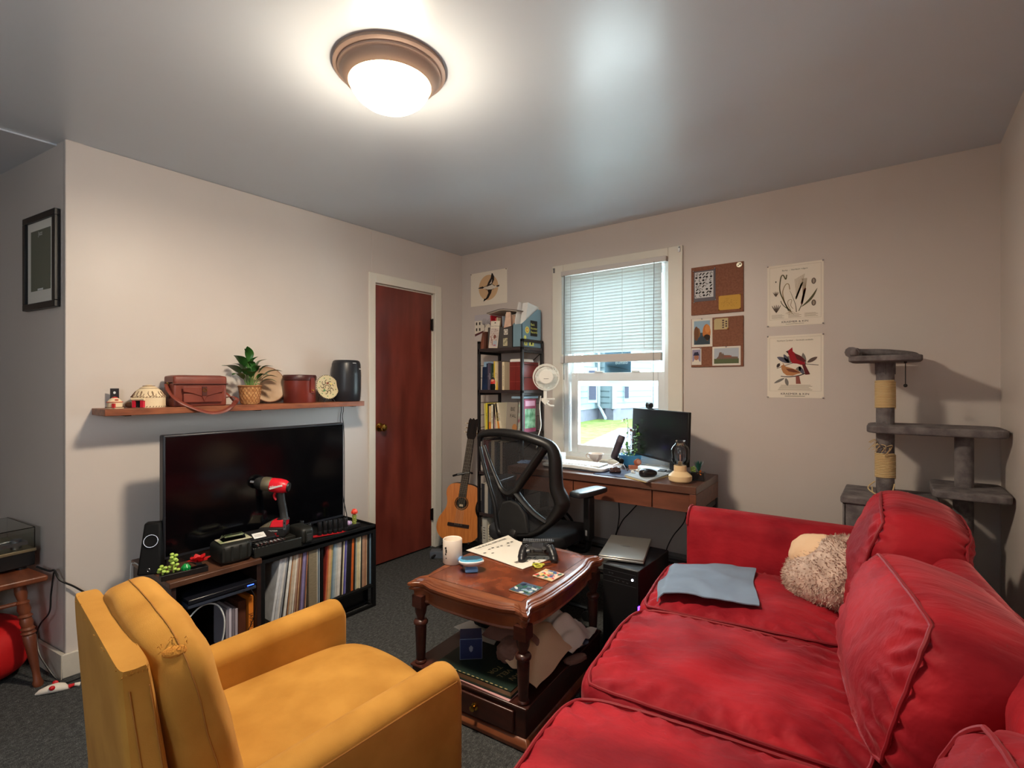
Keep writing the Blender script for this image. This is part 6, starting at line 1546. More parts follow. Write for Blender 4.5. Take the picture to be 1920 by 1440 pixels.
# red boxes stack
gr_ = 'red ring binders on the second shelf'
for i in range(2):
    w = MB(mat('red_binder', (118, 34, 30), .3, var=.1, vs=8)); w.box(0, .052, 0, .215, 0, .205); w.box(-.0003, .0523, -.0004, 0, .06, .063, mat('binder_line', (150, 70, 60), .4)); w.box(-.0003, .0523, -.0004, 0, .17, .173, MATS['binder_line'])
    solo(w, 'red_binder', ('red binder on the second shelf nearest the cream lettered book', 'red binder on the second shelf nearest the window side')[i], 'binder', (.742+i*.054, -.285, z2), group=gr_, bevel=.002)
w = MB(M_white).box(0, .105, 0, .15, 0, .012); w.box(.002, .10, .0, .15, .012, .020, M_paper); solo(w, 'paper_stack', 'white papers lying on top of the red binders', 'papers', (.742, -.28, z2+.206))
z3 = TZ[2]+.023
lst = [(.012, 'd8cf7a', .20, -2, None, 'pale yellow'), (.014, 'e6d23c', .205, -1, 'RIVER WILD', 'bright yellow'), (.010, '2c2a26', .20, 0, None, 'black'), (.020, 'e8c48a', .185, 0, 'WILD FOOD', 'peach'), (.018, 'e8e2c8', .195, 0, 'WINTER TREES', 'ivory'), (.010, '3a2c30', .19, 0, None, 'dark plum'), (.014, 'c7a0a0', .20, -3, None, 'rose'), (.020, 'e6d2a8', .205, -8, 'GREEN', 'cream leaning'), (.016, '221e1c', .205, -9, 'NIGHT MENU', 'black lettered leaning'), (.018, 'e8dcc0', .21, -10, 'BEE FARM', 'ivory leaning')]
x = .505; gb = 'books on the third shelf of the bookshelf'
for i, (th, c, h, ln, tx, nm) in enumerate(lst):
    band = ((.0, .35, 'e08a30'),) if nm in ('peach', 'black lettered leaning') else ()
    book(x, z3+(.002 if ln else 0), th, h, .15, c, '%s book, %s upright on the third shelf of the bookshelf' % (nm, ORD[i]), lean=ln, txt=tx, tcol='e8c860' if nm.startswith('black l') else '2a2420', group=gb, tsize=min(.014, th*.75), bands=band); x += th+.0018
def beefal(w, th, h, dep): pass
w = MB(mat('grey_cover', (150, 140, 128), .6)); w.box(0, .10, 0, .016, 0, .215); w.box(.001, .099, .014, .017, .001, .216, M_pg)
Tm = Matrix.Translation(V((.058, -.0006, .165))) @ Matrix.Rotation(PI/2, 4, 'X'); w.text('BE', .040, M_ink, Tm); w.text('FAL', .036, M_ink, Matrix.Translation(V((.062, -.0006, .115))) @ Matrix.Rotation(PI/2, 4, 'X')); w.disc((.08, .03), .022, .028, z=0, m=mat('amber_ink', (176, 120, 70), .7), M=Matrix.Translation(V((0, -.0006, 0))) @ Matrix.Rotation(PI/2, 4, 'X'))
solo(w, 'book', 'grey book facing outward with large dark letters on the third shelf', 'book', (.688, -.262, z3), rx=math.radians(-4))
pf_ = thing('picture_card', 'magenta and green botanical picture standing at the right of the third shelf', 'picture', (.862, -.29, z3), math.radians(90))
w = MB(mat('magenta_border', (150, 60, 92), .5)); w.box(.02, .17, 0, .006, 0, .24); w.build('border', pf_)
w = MB(mat('mint_art', (160, 206, 170), .6, col2=(84, 140, 100), vs=22)); w.box(.028, .162, -.0015, 0, .028, .17); w.build('artwork', pf_)
w = MB(mat('pink_title', (220, 170, 196), .6)); w.box(.035, .155, -.0015, 0, .19, .228); w.build('title_strip', pf_)
M_b2 = MB(mat('magenta_cover', (142, 52, 80), .5, col2=(190, 220, 200), vs=18)); M_b2.box(0, .055, 0, .01, 0, .23)
solo(M_b2, 'picture_book', 'magenta patterned book facing outward beside the botanical picture', 'book', (.795, -.26, z3), rx=math.radians(-5))
# clipped bar below second board
w = MB(mat('pale_blue_box', (140, 168, 186), .5)); w.box(0, .10, 0, .20, 0, .016); solo(w, 'flat_box', 'flat pale blue box lying on the third shelf books at the right', 'box', (.755, -.28, z3+.245))
# fourth and fifth boards, seen through the chair
z4 = TZ[3]+.023; x = .50; cols4 = [('6a2a34', 'wine red'), ('8a3a44', 'crimson'), ('4a4048', 'charcoal'), ('c8bca8', 'beige'), ('5a5a62', 'slate'), ('2e3a44', 'dark blue'), ('a89c90', 'stone'), ('3a3030', 'brown black')]
for i, (c, nm) in enumerate(cols4):
    th = (.022, .018, .02, .03, .016, .03, .022, .024)[i]; book(x, z4, th, .24-.006*(i % 3), .17, c, '%s book, %s on the shelf seen through the chair back' % (nm, ORD[i]), group='books on the fourth shelf of the bookshelf', lean=-2 if i < 2 else 0); x += th+.003
z5 = TZ[4]+.023; x = .47
for i, (c, nm) in enumerate((('2a2c34', 'black'), ('b8b2a6', 'pale grey'), ('384048', 'blue grey'))):
    book(x, z5, .03, .22, .17, c, '%s book, %s from the left on the lowest filled shelf' % (nm, ORD[i]), group='books on the fifth shelf of the bookshelf'); x += .034
z6 = TZ[5]+.023; x = .465
for i, (c, nm) in enumerate((('c8c4b8', 'white'), ('d8d0b8', 'ivory'))):
    w = MB(mat('carton_'+c, c, .7)); w.box(0, .045, 0, .12, 0, .20-.05*i); w.text('BOX', .02, M_ink, Matrix.Translation(V((.022, -.0005, .10))) @ Matrix.Rotation(PI/2, 4, 'X') @ Matrix.Rotation(-PI/2, 4, 'Z')) if False else None
    for k_ in range(5): w.box(.008, .03, -.0004, 0, .04+.02*k_, .048+.02*k_, M_grey)
    solo(w, 'small_carton', '%s printed carton on the bottom board of the bookshelf' % nm, 'carton', (x, -.27, z6)); x += .055
# top board
z1 = TZ[0]+.023
for i, (c, nm) in enumerate((('7a4a34', 'light brown'), ('8a5444', 'reddish brown'), ('5a3628', 'dark brown'))):
    book(.452+i*.020, z1, .018, .13, .10, c, '%s old book, %s in the leaning trio on top of the bookshelf' % (nm, ORD[i]), lean=12-4*i, group='small brown books on top of the bookshelf', y=-.285)
mr = thing('magazine_rack', 'dark grey magazine box stuffed with envelopes on top of the bookshelf', 'magazine box', (.63, -.18, z1))
M_rack = mat('grey_board', (74, 70, 68), .7)
w = MB(M_rack); x0, x1 = .535, .762; w.box(x0, x1, -.285, -.281, z1, z1+.155); w.box(x0, x0+.004, -.281, -.05, z1, z1+.16); w.box(x1-.004, x1, -.281, -.05, z1, z1+.16); w.box(x0, x1, -.05, -.046, z1, z1+.25); w.box((x0+x1)/2+.03, (x0+x1)/2+.034, -.281, -.05, z1, z1+.16); w.build('box', mr, True)
w = MB(M_paper); w.box(.690, .725, -.2872, -.285, z1+.095, z1+.135); w.torus((.7075, -.2876, z1+.115), .014, .0018, M_ink, axis='y', n=20, k=4); w.ball((.7035, -.2876, z1+.113), .0025, M_ink, n=8, k=4); w.ball((.7125, -.2876, z1+.113), .0025, M_ink, n=8, k=4); w.build('white_sticker', mr, True, label='white sticker with a round black face')
w = MB(mat('sticker_sand', (190, 182, 150), .6)); w.box(.682, .722, -.2868, -.285, z1+.012, z1+.07)
for k_ in range(4): w.torus((.692+.012*(k_ % 3), -.2872, z1+.03+.012*k_), .006, .0014, M_ink, axis='y', n=12, k=4)
w.build('sand_sticker', mr, True)
envs = [('b01c28', 'red', .545, .262, -.22, -4), ('e0c8a8', 'tan', .562, .245, -.2, 3), ('c03038', 'crimson', .578, .24, -.2, -5), ('5a4038', 'brown', .600, .255, -.18, 0), ('c8b8a8', 'beige', .622, .235, -.19, 1), ('9aa4b0', 'pale blue', .640, .25, -.2, -3), ('e6e0da', 'white', .656, .262, -.2, 1), ('4a3c58', 'purple', .672, .262, -.19, 0), ('d8b8a4', 'pink tan', .70, .255, -.2, -4), ('e2c6b0', 'peach', .716, .25, -.23, 5), ('caa894', 'dusty rose', .734, .24, -.21, 3)]
for i, (c, nm, ex, eh, ey, ln) in enumerate(envs):
    w = MB(mat('env_'+c, c, .7)); w.box(0, .010, 0, .16, 0, eh-.01)
    solo(w, 'envelope', '%s envelope or booklet sticking up from the grey magazine box' % nm, 'envelope', (ex, ey-.03, z1+.004), ry=math.radians(ln), group='papers in the grey magazine box')
w = MB(mat('kraft_envelope', (206, 170, 148), .75, col2=(226, 196, 172), vs=20)); w.hexa([(0, 0, 0), (.068, 0, .01), (.068, .004, .01), (0, .004, 0)], [(.022, .002, .115), (.062, .0, .112), (.062, .005, .112), (.022, .006, .115)])
solo(w, 'kraft_envelope', 'crumpled tan envelope clipped to the front of the grey magazine box', 'envelope', (.694, -.2945, z1+.145))
# open book lying like a roof on top
rb = thing('open_book', 'grey covered open book lying like a roof over the magazine box', 'book', (.655, -.18, z1+.265))
w = MB(mat('grey_book_cover', (120, 108, 104), .5))
def roof(u, v): x = -.13+.29*u; return (x, -.11+.22*v, .022-.30*max(0, abs(x-.01)-.02)*.55)
w.sheet(roof, 16, 2, .006); w.build('cover', rb, angle=60)
w = MB(M_pg); w.sheet(lambda u, v: (lambda p: (p[0]*.96, p[1]*.96, p[2]-.006))(roof(u, v)), 16, 2, .004); w.build('pages', rb, angle=60)
# bird collection card pack
cp = thing('card_pack', 'hanging card pack with red brown tree drawing propped on top of the bookshelf', 'card pack', (.597, -.300, z1), math.radians(2), rx=math.radians(-5), ry=math.radians(3))
w = MB(M_cream); w.box(-.042, .042, -.002, 0, 0, .205); w.build('card', cp, bevel=.001)
A_ = Matrix.Translation(V((0, -.0024, 0))) @ Matrix.Rotation(PI/2, 4, 'X')
w = MB(mat('sketch_paper', (204, 190, 180), .8)); w.rect(-.038, .038, .005, .150, 0, None, A_); random.seed(3)
for i in range(70):
    x_, y_ = random.uniform(-.034, .034), random.uniform(.04, .146); a = random.uniform(0, PI); l_ = random.uniform(.004, .014); w.stroke([(x_-l_*math.cos(a)/2, y_-l_*math.sin(a)/2), (x_+l_*math.cos(a)/2, y_+l_*math.sin(a)/2)], .0022, .0003, random.choice((mat('rust_sketch', (130, 66, 60), .8), mat('grey_sketch', (130, 110, 106), .8))), A_)
w.disc((.008, .085), .012, .015, .0005, mat('owl_brown', (120, 72, 60), .8), A_); w.stroke([(-.03, .09), (-.015, .055), (-.008, .02)], .005, .0005, MATS['rust_sketch'], A_); w.rect(-.002, .034, .012, .055, .0006, mat('card_blue', (170, 180, 190), .8), A_); w.rect(.002, .025, .018, .024, .0008, mat('card_red', (190, 60, 60), .8), A_)
w.text('Museum Collections', .0105, M_ink, A_ @ Matrix.Translation(V((0, .166, .0004)))); w.disc((0, .190), .007, .004, .0004, M_ink, A_, n=10); w.build('printed_front', cp)
# blue magazine file with stickers, side towards the window
mf = thing('magazine_file', 'blue grey magazine file with yellow and black stickers on top of the bookshelf', 'magazine file', (.815, -.16, z1))
w = MB(mat('file_blue', (116, 146, 160), .5))
SMx = Matrix(((0, 0, 1, 0), (1, 0, 0, 0), (0, 1, 0, 0), (0, 0, 0, 1)))     # (u,v,w)->(w,u,v)
prof = [(-.288, 0), (-.045, 0), (-.045, .29), (-.09, .29), (-.288, .165)]
w.prism(prof, .852, .856, M=SMx @ Matrix.Translation(V((0, z1, 0)))); w.prism(prof, .772, .776, M=SMx @ Matrix.Translation(V((0, z1, 0)))); w.box(.772, .856, -.288, -.284, z1, z1+.165); w.box(.772, .856, -.049, -.045, z1, z1+.29); w.box(.772, .856, -.288, -.045, z1, z1+.003)
w.build('file', mf, True)
w = MB(M_white); w.prism([(-.27, .01), (-.055, .01), (-.055, .318), (-.23, .335), (-.275, .20)], .782, .790, M=SMx @ Matrix.Translation(V((0, z1, 0)))); w.prism([(-.27, .01), (-.055, .01), (-.06, .31), (-.20, .33)], .80, .846, M=SMx @ Matrix.Translation(V((0, z1, 0)))); w.build('papers', mf, True)
SF = Matrix.Translation(V((.8565, 0, z1))) @ Matrix(((0, 0, 1, 0), (1, 0, 0, 0), (0, 1, 0, 0), (0, 0, 0, 1)))
M_sy = mat('sticker_yellow', (222, 222, 110), .6); M_or = mat('sticker_orange', (226, 140, 60), .6)
w = MB(M_sy); w.disc((-.225, .125), .026, z=.0006, M=SF, n=28); w.disc((-.225, .125), .017, z=.0010, m=M_or, M=SF, n=20); w.disc((-.225, .125), .009, z=.0014, m=M_sy, M=SF); w.build('round_sticker', mf, True)
w = MB(M_sy); w.disc((-.25, .07), .016, z=.0006, M=SF, n=8); w.build('small_sticker', mf, True)
w = MB(M_ink); w.rect(-.185, -.095, .085, .20, .0006, None, SF)
for k_, tx in enumerate(('Back', 'Booster', 'Records')): w.text(tx, .026, M_sy, SF @ Matrix.Translation(V((-.180, .170-.028*k_, .001))), ax='LEFT')
w.build('record_label_sticker', mf, True, label='black sticker with yellow lettering')
w = MB(M_sy); w.rect(-.26, -.225, .012, .045, .0006, None, SF); w.rect(-.2, -.14, .012, .045, .0006, None, SF); w.disc((-.17, .028), .010, z=.001, m=M_ink, M=SF, n=10); w.disc((-.242, .028), .006, .011, z=.001, m=mat('olive_ink', (92, 90, 62), .8), M=SF, n=10); w.build('lower_stickers', mf, True)
# clip fan on the right post
fn_ = thing('clip_fan', 'round white clip fan clamped to the right post of the bookshelf', 'fan', (.90, -.24, 1.20))
M_fan = mat('fan_white', (224, 222, 214), .4)
fc = at(1024, 707, d=3.30); FR = xf((fc.x, fc.y, fc.z), YAW+math.radians(-4)) @ Matrix.Rotation(math.radians(-6), 4, 'X')
w = MB(M_fan)
R_ = .085
w.torus((0, -.0, 0), R_, .0035, M=FR, axis='y', n=40, k=6); w.torus((0, .045, 0), R_*.98, .004, M=FR, axis='y', n=40, k=6)
for i in range(48):
    a = 2*PI*i/48; w.tube([(R_*math.cos(a), 0, R_*math.sin(a)), (R_*.8*math.cos(a), -.010, R_*.8*math.sin(a)), (R_*.52*math.cos(a+.12), -.014, R_*.52*math.sin(a+.12))], .0011, n=4, M=FR)
    w.tube([(R_*math.cos(a), 0, R_*math.sin(a)), (R_*.99*math.cos(a), .045, R_*.99*math.sin(a))], .0011, n=4, M=FR)
w.build('grille', fn_, True, kind='stuff')
w = MB(M_fan); w.lathe([(0, .0165), (.044, .016), (.048, .012), (.046, .010), (0, .010)], M=FR @ Matrix.Rotation(PI/2, 4, 'X'), n=32); w.box(-.016, .016, -.0175, -.016, -.014, -.011, M_grey, FR); w.build('front_cap', fn_, True)
w = MB(M_fan); w.lathe([(0, -.05), (.075, -.05), (.07, -.062), (.04, -.085), (0, -.09)], M=FR @ Matrix.Rotation(PI/2, 4, 'X'), n=32); w.build('motor_cover', fn_, True)
for i in range(4):
    w = MB(M_fan); a = PI/2*i; Bm = FR @ Matrix.Rotation(a, 4, 'Y') @ Matrix.Rotation(math.radians(22), 4, 'X')
    w.puff((.052, .002, .036), e=3, res=6, M=Bm @ Matrix.Translation(V((.04, .022, 0)))); w.build('blade', fn_, True)
cl = at(1022, 749, d=3.30); w = MB(M_fan); ck = FR.copy(); ck.translation = cl
w.box(-.010, .010, -.008, .012, -.0, .075, M=ck)
w.box(-.03, .062, -.012, .014, .000, .008, M=ck)
w.hexa([(-.03, -.012, -.002), (.0, -.012, -.038), (.0, .014, -.038), (-.03, .014, -.002)], [(-.002, -.012, .006), (.028, -.012, -.01), (.028, .014, -.01), (-.002, .014, .006)], M=ck)
w.tube([(.0, 0, -.018), (.03, 0, -.040), (.058, 0, -.043)], .007, n=8, M=ck); w.build('clamp', fn_, True, bevel=.002)
wp = [at(*q, d=3.28) for q in ((1014, 742), (1012, 760), (1013, 780), (1014, 800), (1008, 822), (1006, 840))]
w = MB(M_fan).tube(spline(wp, 6), .0035, n=6); w.build('power_cord', fn_, True)

# ================================================================ DESK ITEMS
DZ_ = .7905
mo = thing('computer_monitor', 'wide black computer monitor angled on the right side of the desk', 'monitor', (1.93, -.29, DZ_))
ml, mrr = V((1.585, -.033, 0)), V((2.076, -.395, 0)); md = (mrr-ml); mlen = md.length; mrz = math.atan2(md.y, md.x)
MM = Matrix.Translation(V(((ml.x+mrr.x)/2, (ml.y+mrr.y)/2, 1.018))) @ Matrix.Rotation(mrz, 4, 'Z') @ Matrix.Rotation(math.radians(-2), 4, 'X')
w = MB(M_black); w.box(-mlen/2, mlen/2, 0, .018, -.153, .153, M=MM); w.box(-.15, .15, .018, .04, -.09, .09, M=MM); w.build('housing', mo, True, bevel=.003)
w = MB(mat('monitor_screen', (12, 13, 20), .22, spec=.5)); w.box(-mlen/2+.006, mlen/2-.006, -.0012, 0, -.140, .147, M=MM); w.build('screen', mo, True)
w = MB(M_black); w.box(.09, .13, .03, .05, -.20, .02, M=MM); w.build('neck', mo, True, bevel=.004)
nk = MM @ V((.11, .04, 0)); w = MB(M_black); w.box(-.10, .10, -.07, .07, 0, .008, M=Matrix.Translation(V((nk.x, nk.y, DZ_))) @ Matrix.Rotation(mrz, 4, 'Z')); w.build('foot', mo, True, bevel=.003)
wc = thing('webcam', 'small round black webcam clipped on top of the computer monitor', 'webcam', tuple(MM @ V((-.115, .01, .153))), mrz)
w = MB(M_ap); w.cyl((-.008, -.012, .022), (-.008, .02, .022), .019, n=20); w.cyl((.012, -.008, .022), (.030, -.008, .022), .015, n=16); w.build('body', wc)
w = MB(M_chrome); w.torus((-.008, -.0125, .022), .013, .0016, axis='y', n=20, k=5); w.ball((-.008, -.012, .022), (.009, .004, .009), M_dark); w.build('lens', wc)
w = MB(M_ap); w.box(-.02, .055, -.004, .03, -.0, .005); w.build('clip', wc)
# keyboard
kp = [at(*q, z=DZ_) for q in ((1030, 884), (1118, 891), (1131, 876), (1046, 866))]
kb = thing('keyboard', 'white ergonomic keyboard near the left front of the desk', 'keyboard', (1.37, -.375, DZ_), math.radians(2))
w = MB(mat('kb_white', (206, 210, 212), .4)); w.puff((.44, .20, .026), e=6, res=14, fn=lambda a_, q: V((a_.x, a_.y-.02*(q.x**2), a_.z+.006*(1-q.x**2))), M=Matrix.Translation(V((0, 0, .014)))); w.build('body', kb, angle=60)
w = MB(mat('kb_base', (60, 66, 76), .5)); w.box(-.20, .20, -.10, -.07, .0, .006); w.build('lip', kb)
w = MB(mat('key_white', (226, 228, 228), .4)); 
for r in range(5):
    for c in range(17):
        x = -.185+c*.0225; y = -.062+r*.028-.016*((x/.22)**2)
        if c == 13: continue
        w.cbox((x, y, .033), (.0185, .022, .008))
w.build('keycaps', kb, bevel=.0015, kind='stuff')
# tea cup
cu = thing('tea_cup', 'pale footed tea cup standing on the desk by the window', 'cup', (1.385, -.165, DZ_))
M_cup = mat('stoneware', (196, 180, 166), .4)
MB(M_cup).lathe([(0, 0), (.024, 0), (.026, .006), (.018, .014), (.020, .020), (.038, .034), (.046, .052), (.051, .070), (.048, .070), (.043, .052), (.034, .038), (0, .030)], n=32).build('bowl', cu)
MB(M_cup).tube(spline([(-.044, -.0, .058), (-.066, 0, .062), (-.074, 0, .048), (-.062, 0, .036), (-.040, 0, .036)], 6), .004, n=8).build('handle', cu)
# microphone on tripod
mi_ = thing('desk_microphone', 'grey studio microphone with a purple light on a small desk tripod', 'microphone', (1.60, -.26, DZ_))
M_mic = mat('mic_grey', (74, 66, 74), .35, metal=.4)
a_, b_ = V((-.038, -.0, .065)), V((.018, .0, .215))
dr_ = (b_-a_).normalized(); MX = Matrix.Translation(a_) @ dr_.to_track_quat('Z', 'Y').to_matrix().to_4x4()
MX = Matrix.Rotation(YAW*.9, 4, 'Z') @ MX
MB(M_mic).lathe([(0, 0), (.018, .0), (.024, .012), (.026, .04), (.026, .115), (0, .115)], M=MX, n=28, sy=.9).build('body', mi_)
MB(mat('mic_mesh', (96, 90, 100), .5, metal=.5, bump=.8, bs=500)).lathe([(0, .112), (.0265, .113), (.0265, .145), (.022, .156), (0, .160)], M=MX, n=28, sy=.9).build('grille', mi_)
w = MB(mat('purple_light', (90, 50, 255), .3, emit='6a3cff', es=4)).cyl((0, -.0245, .085), (0, -.022, .085), .006, n=14, M=MX); w.build('purple_light', mi_)
w = MB(M_blackm); w.tube([MX @ V((0, 0, .01)), (.0, .0, .055), (.01, 0, .045)], .012, n=10); w.ball((.012, 0, .052), .018); w.build('pivot', mi_)
for i, (x, y) in enumerate(((-.065, -.05), (.085, -.06), (.02, .07))):
    w = MB(M_chrome if i < 2 else M_black).tube([(.012, 0, .045), (x, y, .003)], .0035, n=6); w.build('tripod_leg', mi_)
w = MB(mat('beige_cord', (190, 176, 160), .6)).tube(spline([MX @ V((-.01, 0, 0)), (-.065, -.02, .05), (-.068, -.02, .02), (-.06, -.02, .003)], 5), .003, n=6); w.build('cord', mi_)
# blue pot with leafy sprigs
bp2 = thing('blue_plant_pot', 'blue ceramic bowl planter with sparse leafy stems by the window', 'plant', (1.60, -.10, DZ_))
MB(mat('blue_glaze', (40, 110, 160), .25, col2=(70, 146, 190), vs=6)).lathe([(0, 0), (.045, 0), (.052, .01), (.072, .05), (.078, .075), (.073, .075), (.066, .055), (0, .05)], n=36).build('pot', bp2)
MB(mat('soil', (60, 44, 34), .95, bump=.8, bs=80)).lathe([(0, .05), (.067, .055), (0, .062)], n=24).build('soil', bp2)
random.seed(12); M_lf2 = mat('small_leaf', (84, 150, 70), .5, col2=(140, 190, 90), vs=20); M_dry = mat('dry_leaf', (150, 80, 50), .7)
for i in range(7):
    a = random.uniform(0, 6.28); bx_, by_ = .03*math.cos(a), .03*math.sin(a)
    tp = V((bx_*1.2+random.uniform(-.05, .05), by_*1.0, (.30, .24, .26, .17, .15, .21, .13)[i]))
    path = spline([(bx_, by_, .055), ((bx_+tp.x)/2+random.uniform(-.02, .02), (by_+tp.y)/2, tp.z*.55), tp, tp+V((-.03 if i == 0 else .01, 0, -.008))], 5)
    w = MB(M_stem).tube(path, .0014, n=5)
    for k_, p in enumerate(path[3:]):
        for s_ in range(2):
            d = V((random.uniform(-1, 1), random.uniform(-1, .6), random.uniform(-.7, .5))).normalized()*random.uniform(.014, .024)
            leafmesh(w, p, p+d, .006, .002, M_dry if (i in (0, 1) and random.random() < .45) else M_lf2, .15, 5)
    w.build('leafy_stem', bp2, fix=False)
# desk flat things built on the desk plane
def slab(name, label, cat, pxs, z, th, m, sag=None, parts=None, bevel=0, group=None):
    P_ = [at(x_, y_, z=z) for x_, y_ in pxs]; c = sum(P_, V((0, 0, 0)))/len(P_)
    w = MB(m); w.hexa(P_, [p+V((0, 0, th)) for p in P_])
    if parts: parts(w, P_)
    return solo(w, name, label, cat, (c.x, c.y, z), world=True, bevel=bevel, group=group)
slab('mouse_pad', 'dark blue mouse pad at the front edge of the desk', 'mouse pad', [(1112, 889), (1171, 896), (1208, 885), (1145, 880)], DZ_, .003, mat('navy_pad', (52, 62, 92), .8))
eb = thing('earbud_case', 'small bronze rounded case standing on the dark blue mouse pad', 'case', tuple(at(1153, 886, z=DZ_+.003)), YAW)
w = MB(mat('bronze_case', (84, 60, 58), .25, metal=.5)); w.puff((.066, .05, .034), e=4, res=10, fn=lambda a_, q: V((a_.x*(1-.15*q.z), a_.y*(1-.15*q.z), a_.z)), M=Matrix.Translation(V((0, 0, .018)))); w.build('shell', eb)
w = MB(M_steel); w.box(-.031, .031, -.0262, .026, .0185, .0200); w.build('seam_line', eb); w = MB(M_white); w.ball((0, -.0262, .012), .0016, n=8, k=4); w.build('light_dot', eb)
slab('notebook', 'grey covered notebook with yellow pages sticking out over the desk edge', 'notebook', [(1170, 894), (1211, 905), (1255, 893), (1213, 881)], DZ_, .004, mat('yellow_pages', (206, 184, 128), .8))
slab('notebook', 'pale blue grey papers stacked on the yellow notebook under the black mouse', 'papers', [(1171, 892), (1214, 904.5), (1256, 890), (1218, 879)], DZ_+.0042, .008, mat('grey_sheets', (168, 176, 184), .7))
ms = thing('computer_mouse', 'black ergonomic computer mouse on the stack of grey papers', 'mouse', tuple(at(1215, 893, z=DZ_+.0125)), YAW+.3)
w = MB(mat('mouse_black', (26, 22, 26), .3)); w.puff((.105, .07, .05), e=2.5, res=14, fn=lambda a_, q: V((a_.x, a_.y, max(a_.z, -.018)*(1-.25*q.x))), M=Matrix.Translation(V((0, 0, .018)))); w.build('shell', ms)
w = MB(M_ap); w.ball((-.03, -.025, .03), (.012, .008, .009)); w.build('thumb_wheel', ms)
slab('smartphone', 'black phone with scattered white earbuds lying beside the mouse pad', 'phone', [(1172, 891), (1180, 893), (1206, 887), (1197, 885)], DZ_+.0032, .008, mat('phone_black', (24, 24, 30), .2), bevel=.002)
for i, (px, py, nm) in enumerate(((1186, 887, 'left'), (1195, 884.5, 'right'))):
    w = MB(M_white); w.ball((0, 0, .008), (.011, .009, .008)); w.cyl((0, 0, .008), (.018, -.008, .004), .004, n=8); p = at(px, py, z=DZ_+.0115); solo(w, 'earbud', '%s of the two white earbuds on the black phone' % nm, 'earbud', tuple(p), group='white earbuds on the phone')
slab('paper_sheet', 'white sheets of paper under the monitor near the window side', 'papers', [(1180, 881), (1240, 887), (1258, 878), (1200, 872)], DZ_, .003, M_paper)
slab('paper_sheet', 'white envelope lying between the papers and the lamp base', 'envelope', [(1225, 880), (1250, 886), (1262, 881), (1240, 874)], DZ_+.0035, .004, M_white)
slab('black_card_wallet', 'small flat black wallet beside the lamp base', 'wallet', [(1233, 885), (1246, 886.5), (1250, 883), (1238, 881.5)], DZ_+.008, .008, M_blackm)
rb_ = thing('ring_box', 'small open wooden ring box with round lid on the desk', 'box', tuple(at(1187, 879, z=DZ_+.0034)), YAW)
M_rw = mat('terracotta_wood', (172, 104, 80), .5)
MB(M_rw).box(-.026, .026, -.018, .018, 0, .022).build('base', rb_, bevel=.002); w = MB(M_rw).cyl((.026, .016, .035), (.034, -.002, .045), .021, n=24); w.cyl((.0265, .0155, .0355), (.035, -.004, .0455), .014, mat('pink_lining', (214, 160, 140), .7), n=24); w.build('lid', rb_)
# lantern style lamp
ll = thing('lantern_lamp', 'cream ceramic table lamp with a clear glass jar shade on the desk corner', 'lamp', (2.052, -.452, DZ_))
M_cer = mat('cream_ceramic', (226, 198, 152), .5)
MB(M_cer).lathe([(0, 0), (.046, 0), (.060, .010), (.0625, .022), (.0615, .036), (.040, .056), (.034, .060), (.0335, .090), (.031, .092), (0, .092)], n=44).build('base', ll, angle=25)
M_jar = bpy.data.materials.new('thin_jar_glass'); M_jar.use_nodes = True
_nt = M_jar.node_tree
for n_ in list(_nt.nodes): _nt.nodes.remove(n_)
_o = _nt.nodes.new('ShaderNodeOutputMaterial'); _t = _nt.nodes.new('ShaderNodeBsdfTransparent'); _t.inputs[0].default_value = (.95, .97, .98, 1); _g = _nt.nodes.new('ShaderNodeBsdfGlossy'); _g.inputs['Roughness'].default_value = .04
_f = _nt.nodes.new('ShaderNodeLayerWeight'); _f.inputs[0].default_value = .35; _mx = _nt.nodes.new('ShaderNodeMixShader')
_nt.links.new(_f.outputs['Fresnel'], _mx.inputs[0]); _nt.links.new(_t.outputs[0], _mx.inputs[1]); _nt.links.new(_g.outputs[0], _mx.inputs[2]); _nt.links.new(_mx.outputs[0], _o.inputs[0])
w = MB(M_jar); w.loft([[(r*math.cos(2*PI*a/40), r*math.sin(2*PI*a/40), z) for a in range(40)] for r, z in ((.026, .092), (.030, .098), (.043, .112), (.047, .128), (.047, .178), (.043, .192), (.028, .207), (.0245, .213), (.0245, .224), (.027, .228))], cap=False); w.build('glass_jar', ll, fix=False)
w = MB(M_jar); w.loft([[(r*math.cos(2*PI*a/16), r*math.sin(2*PI*a/16), z) for a in range(16)] for r, z in ((.008, .112), (.0125, .118), (.0125, .160), (.009, .168), (.002, .171))]); w.build('bulb_tube', ll, fix=False)
w = MB(mat('socket_tan', (190, 160, 120), .5)); w.cyl((0, 0, .092), (0, 0, .113), .011, n=16); w.cyl((0, 0, .113), (0, 0, .150), .0022, mat('filament', (230, 150, 110), .4), n=6); w.build('bulb_holder', ll)
# small planter with toy succulents
ps = thing('desk_succulent_box', 'black box planter with spiky toy succulents and orange flower at the desk corner', 'planter', (2.112, -.335, DZ_), math.radians(10))
MB(M_tray).box(-.036, .036, -.028, .028, 0, .045).build('box', ps, bevel=.002)
w = MB(mat('teal_leaf', (50, 110, 96), .5))
for i in range(13):
    a = i*2.4; r = .3+.5*(i/13); d = V((math.cos(a)*r*.6, math.sin(a)*r*.6, 1-.25*r)).normalized()*.07; leafmesh(w, V((.005, 0, .042)), V((.005, 0, .042))+d, .006, .003, MATS['teal_leaf'], .2, 6)
w.build('spiky_leaves', ps, fix=False)
w = MB(M_lime)
for i in range(12): a = i*2.4; w.ball((-.026+.01*math.cos(a), .006*math.sin(a), .045+.0025*i), (.006, .006, .005), n=8, k=5)
w.build('lime_succulent', ps)
w = MB(mat('orange_petal', (224, 130, 50), .5))
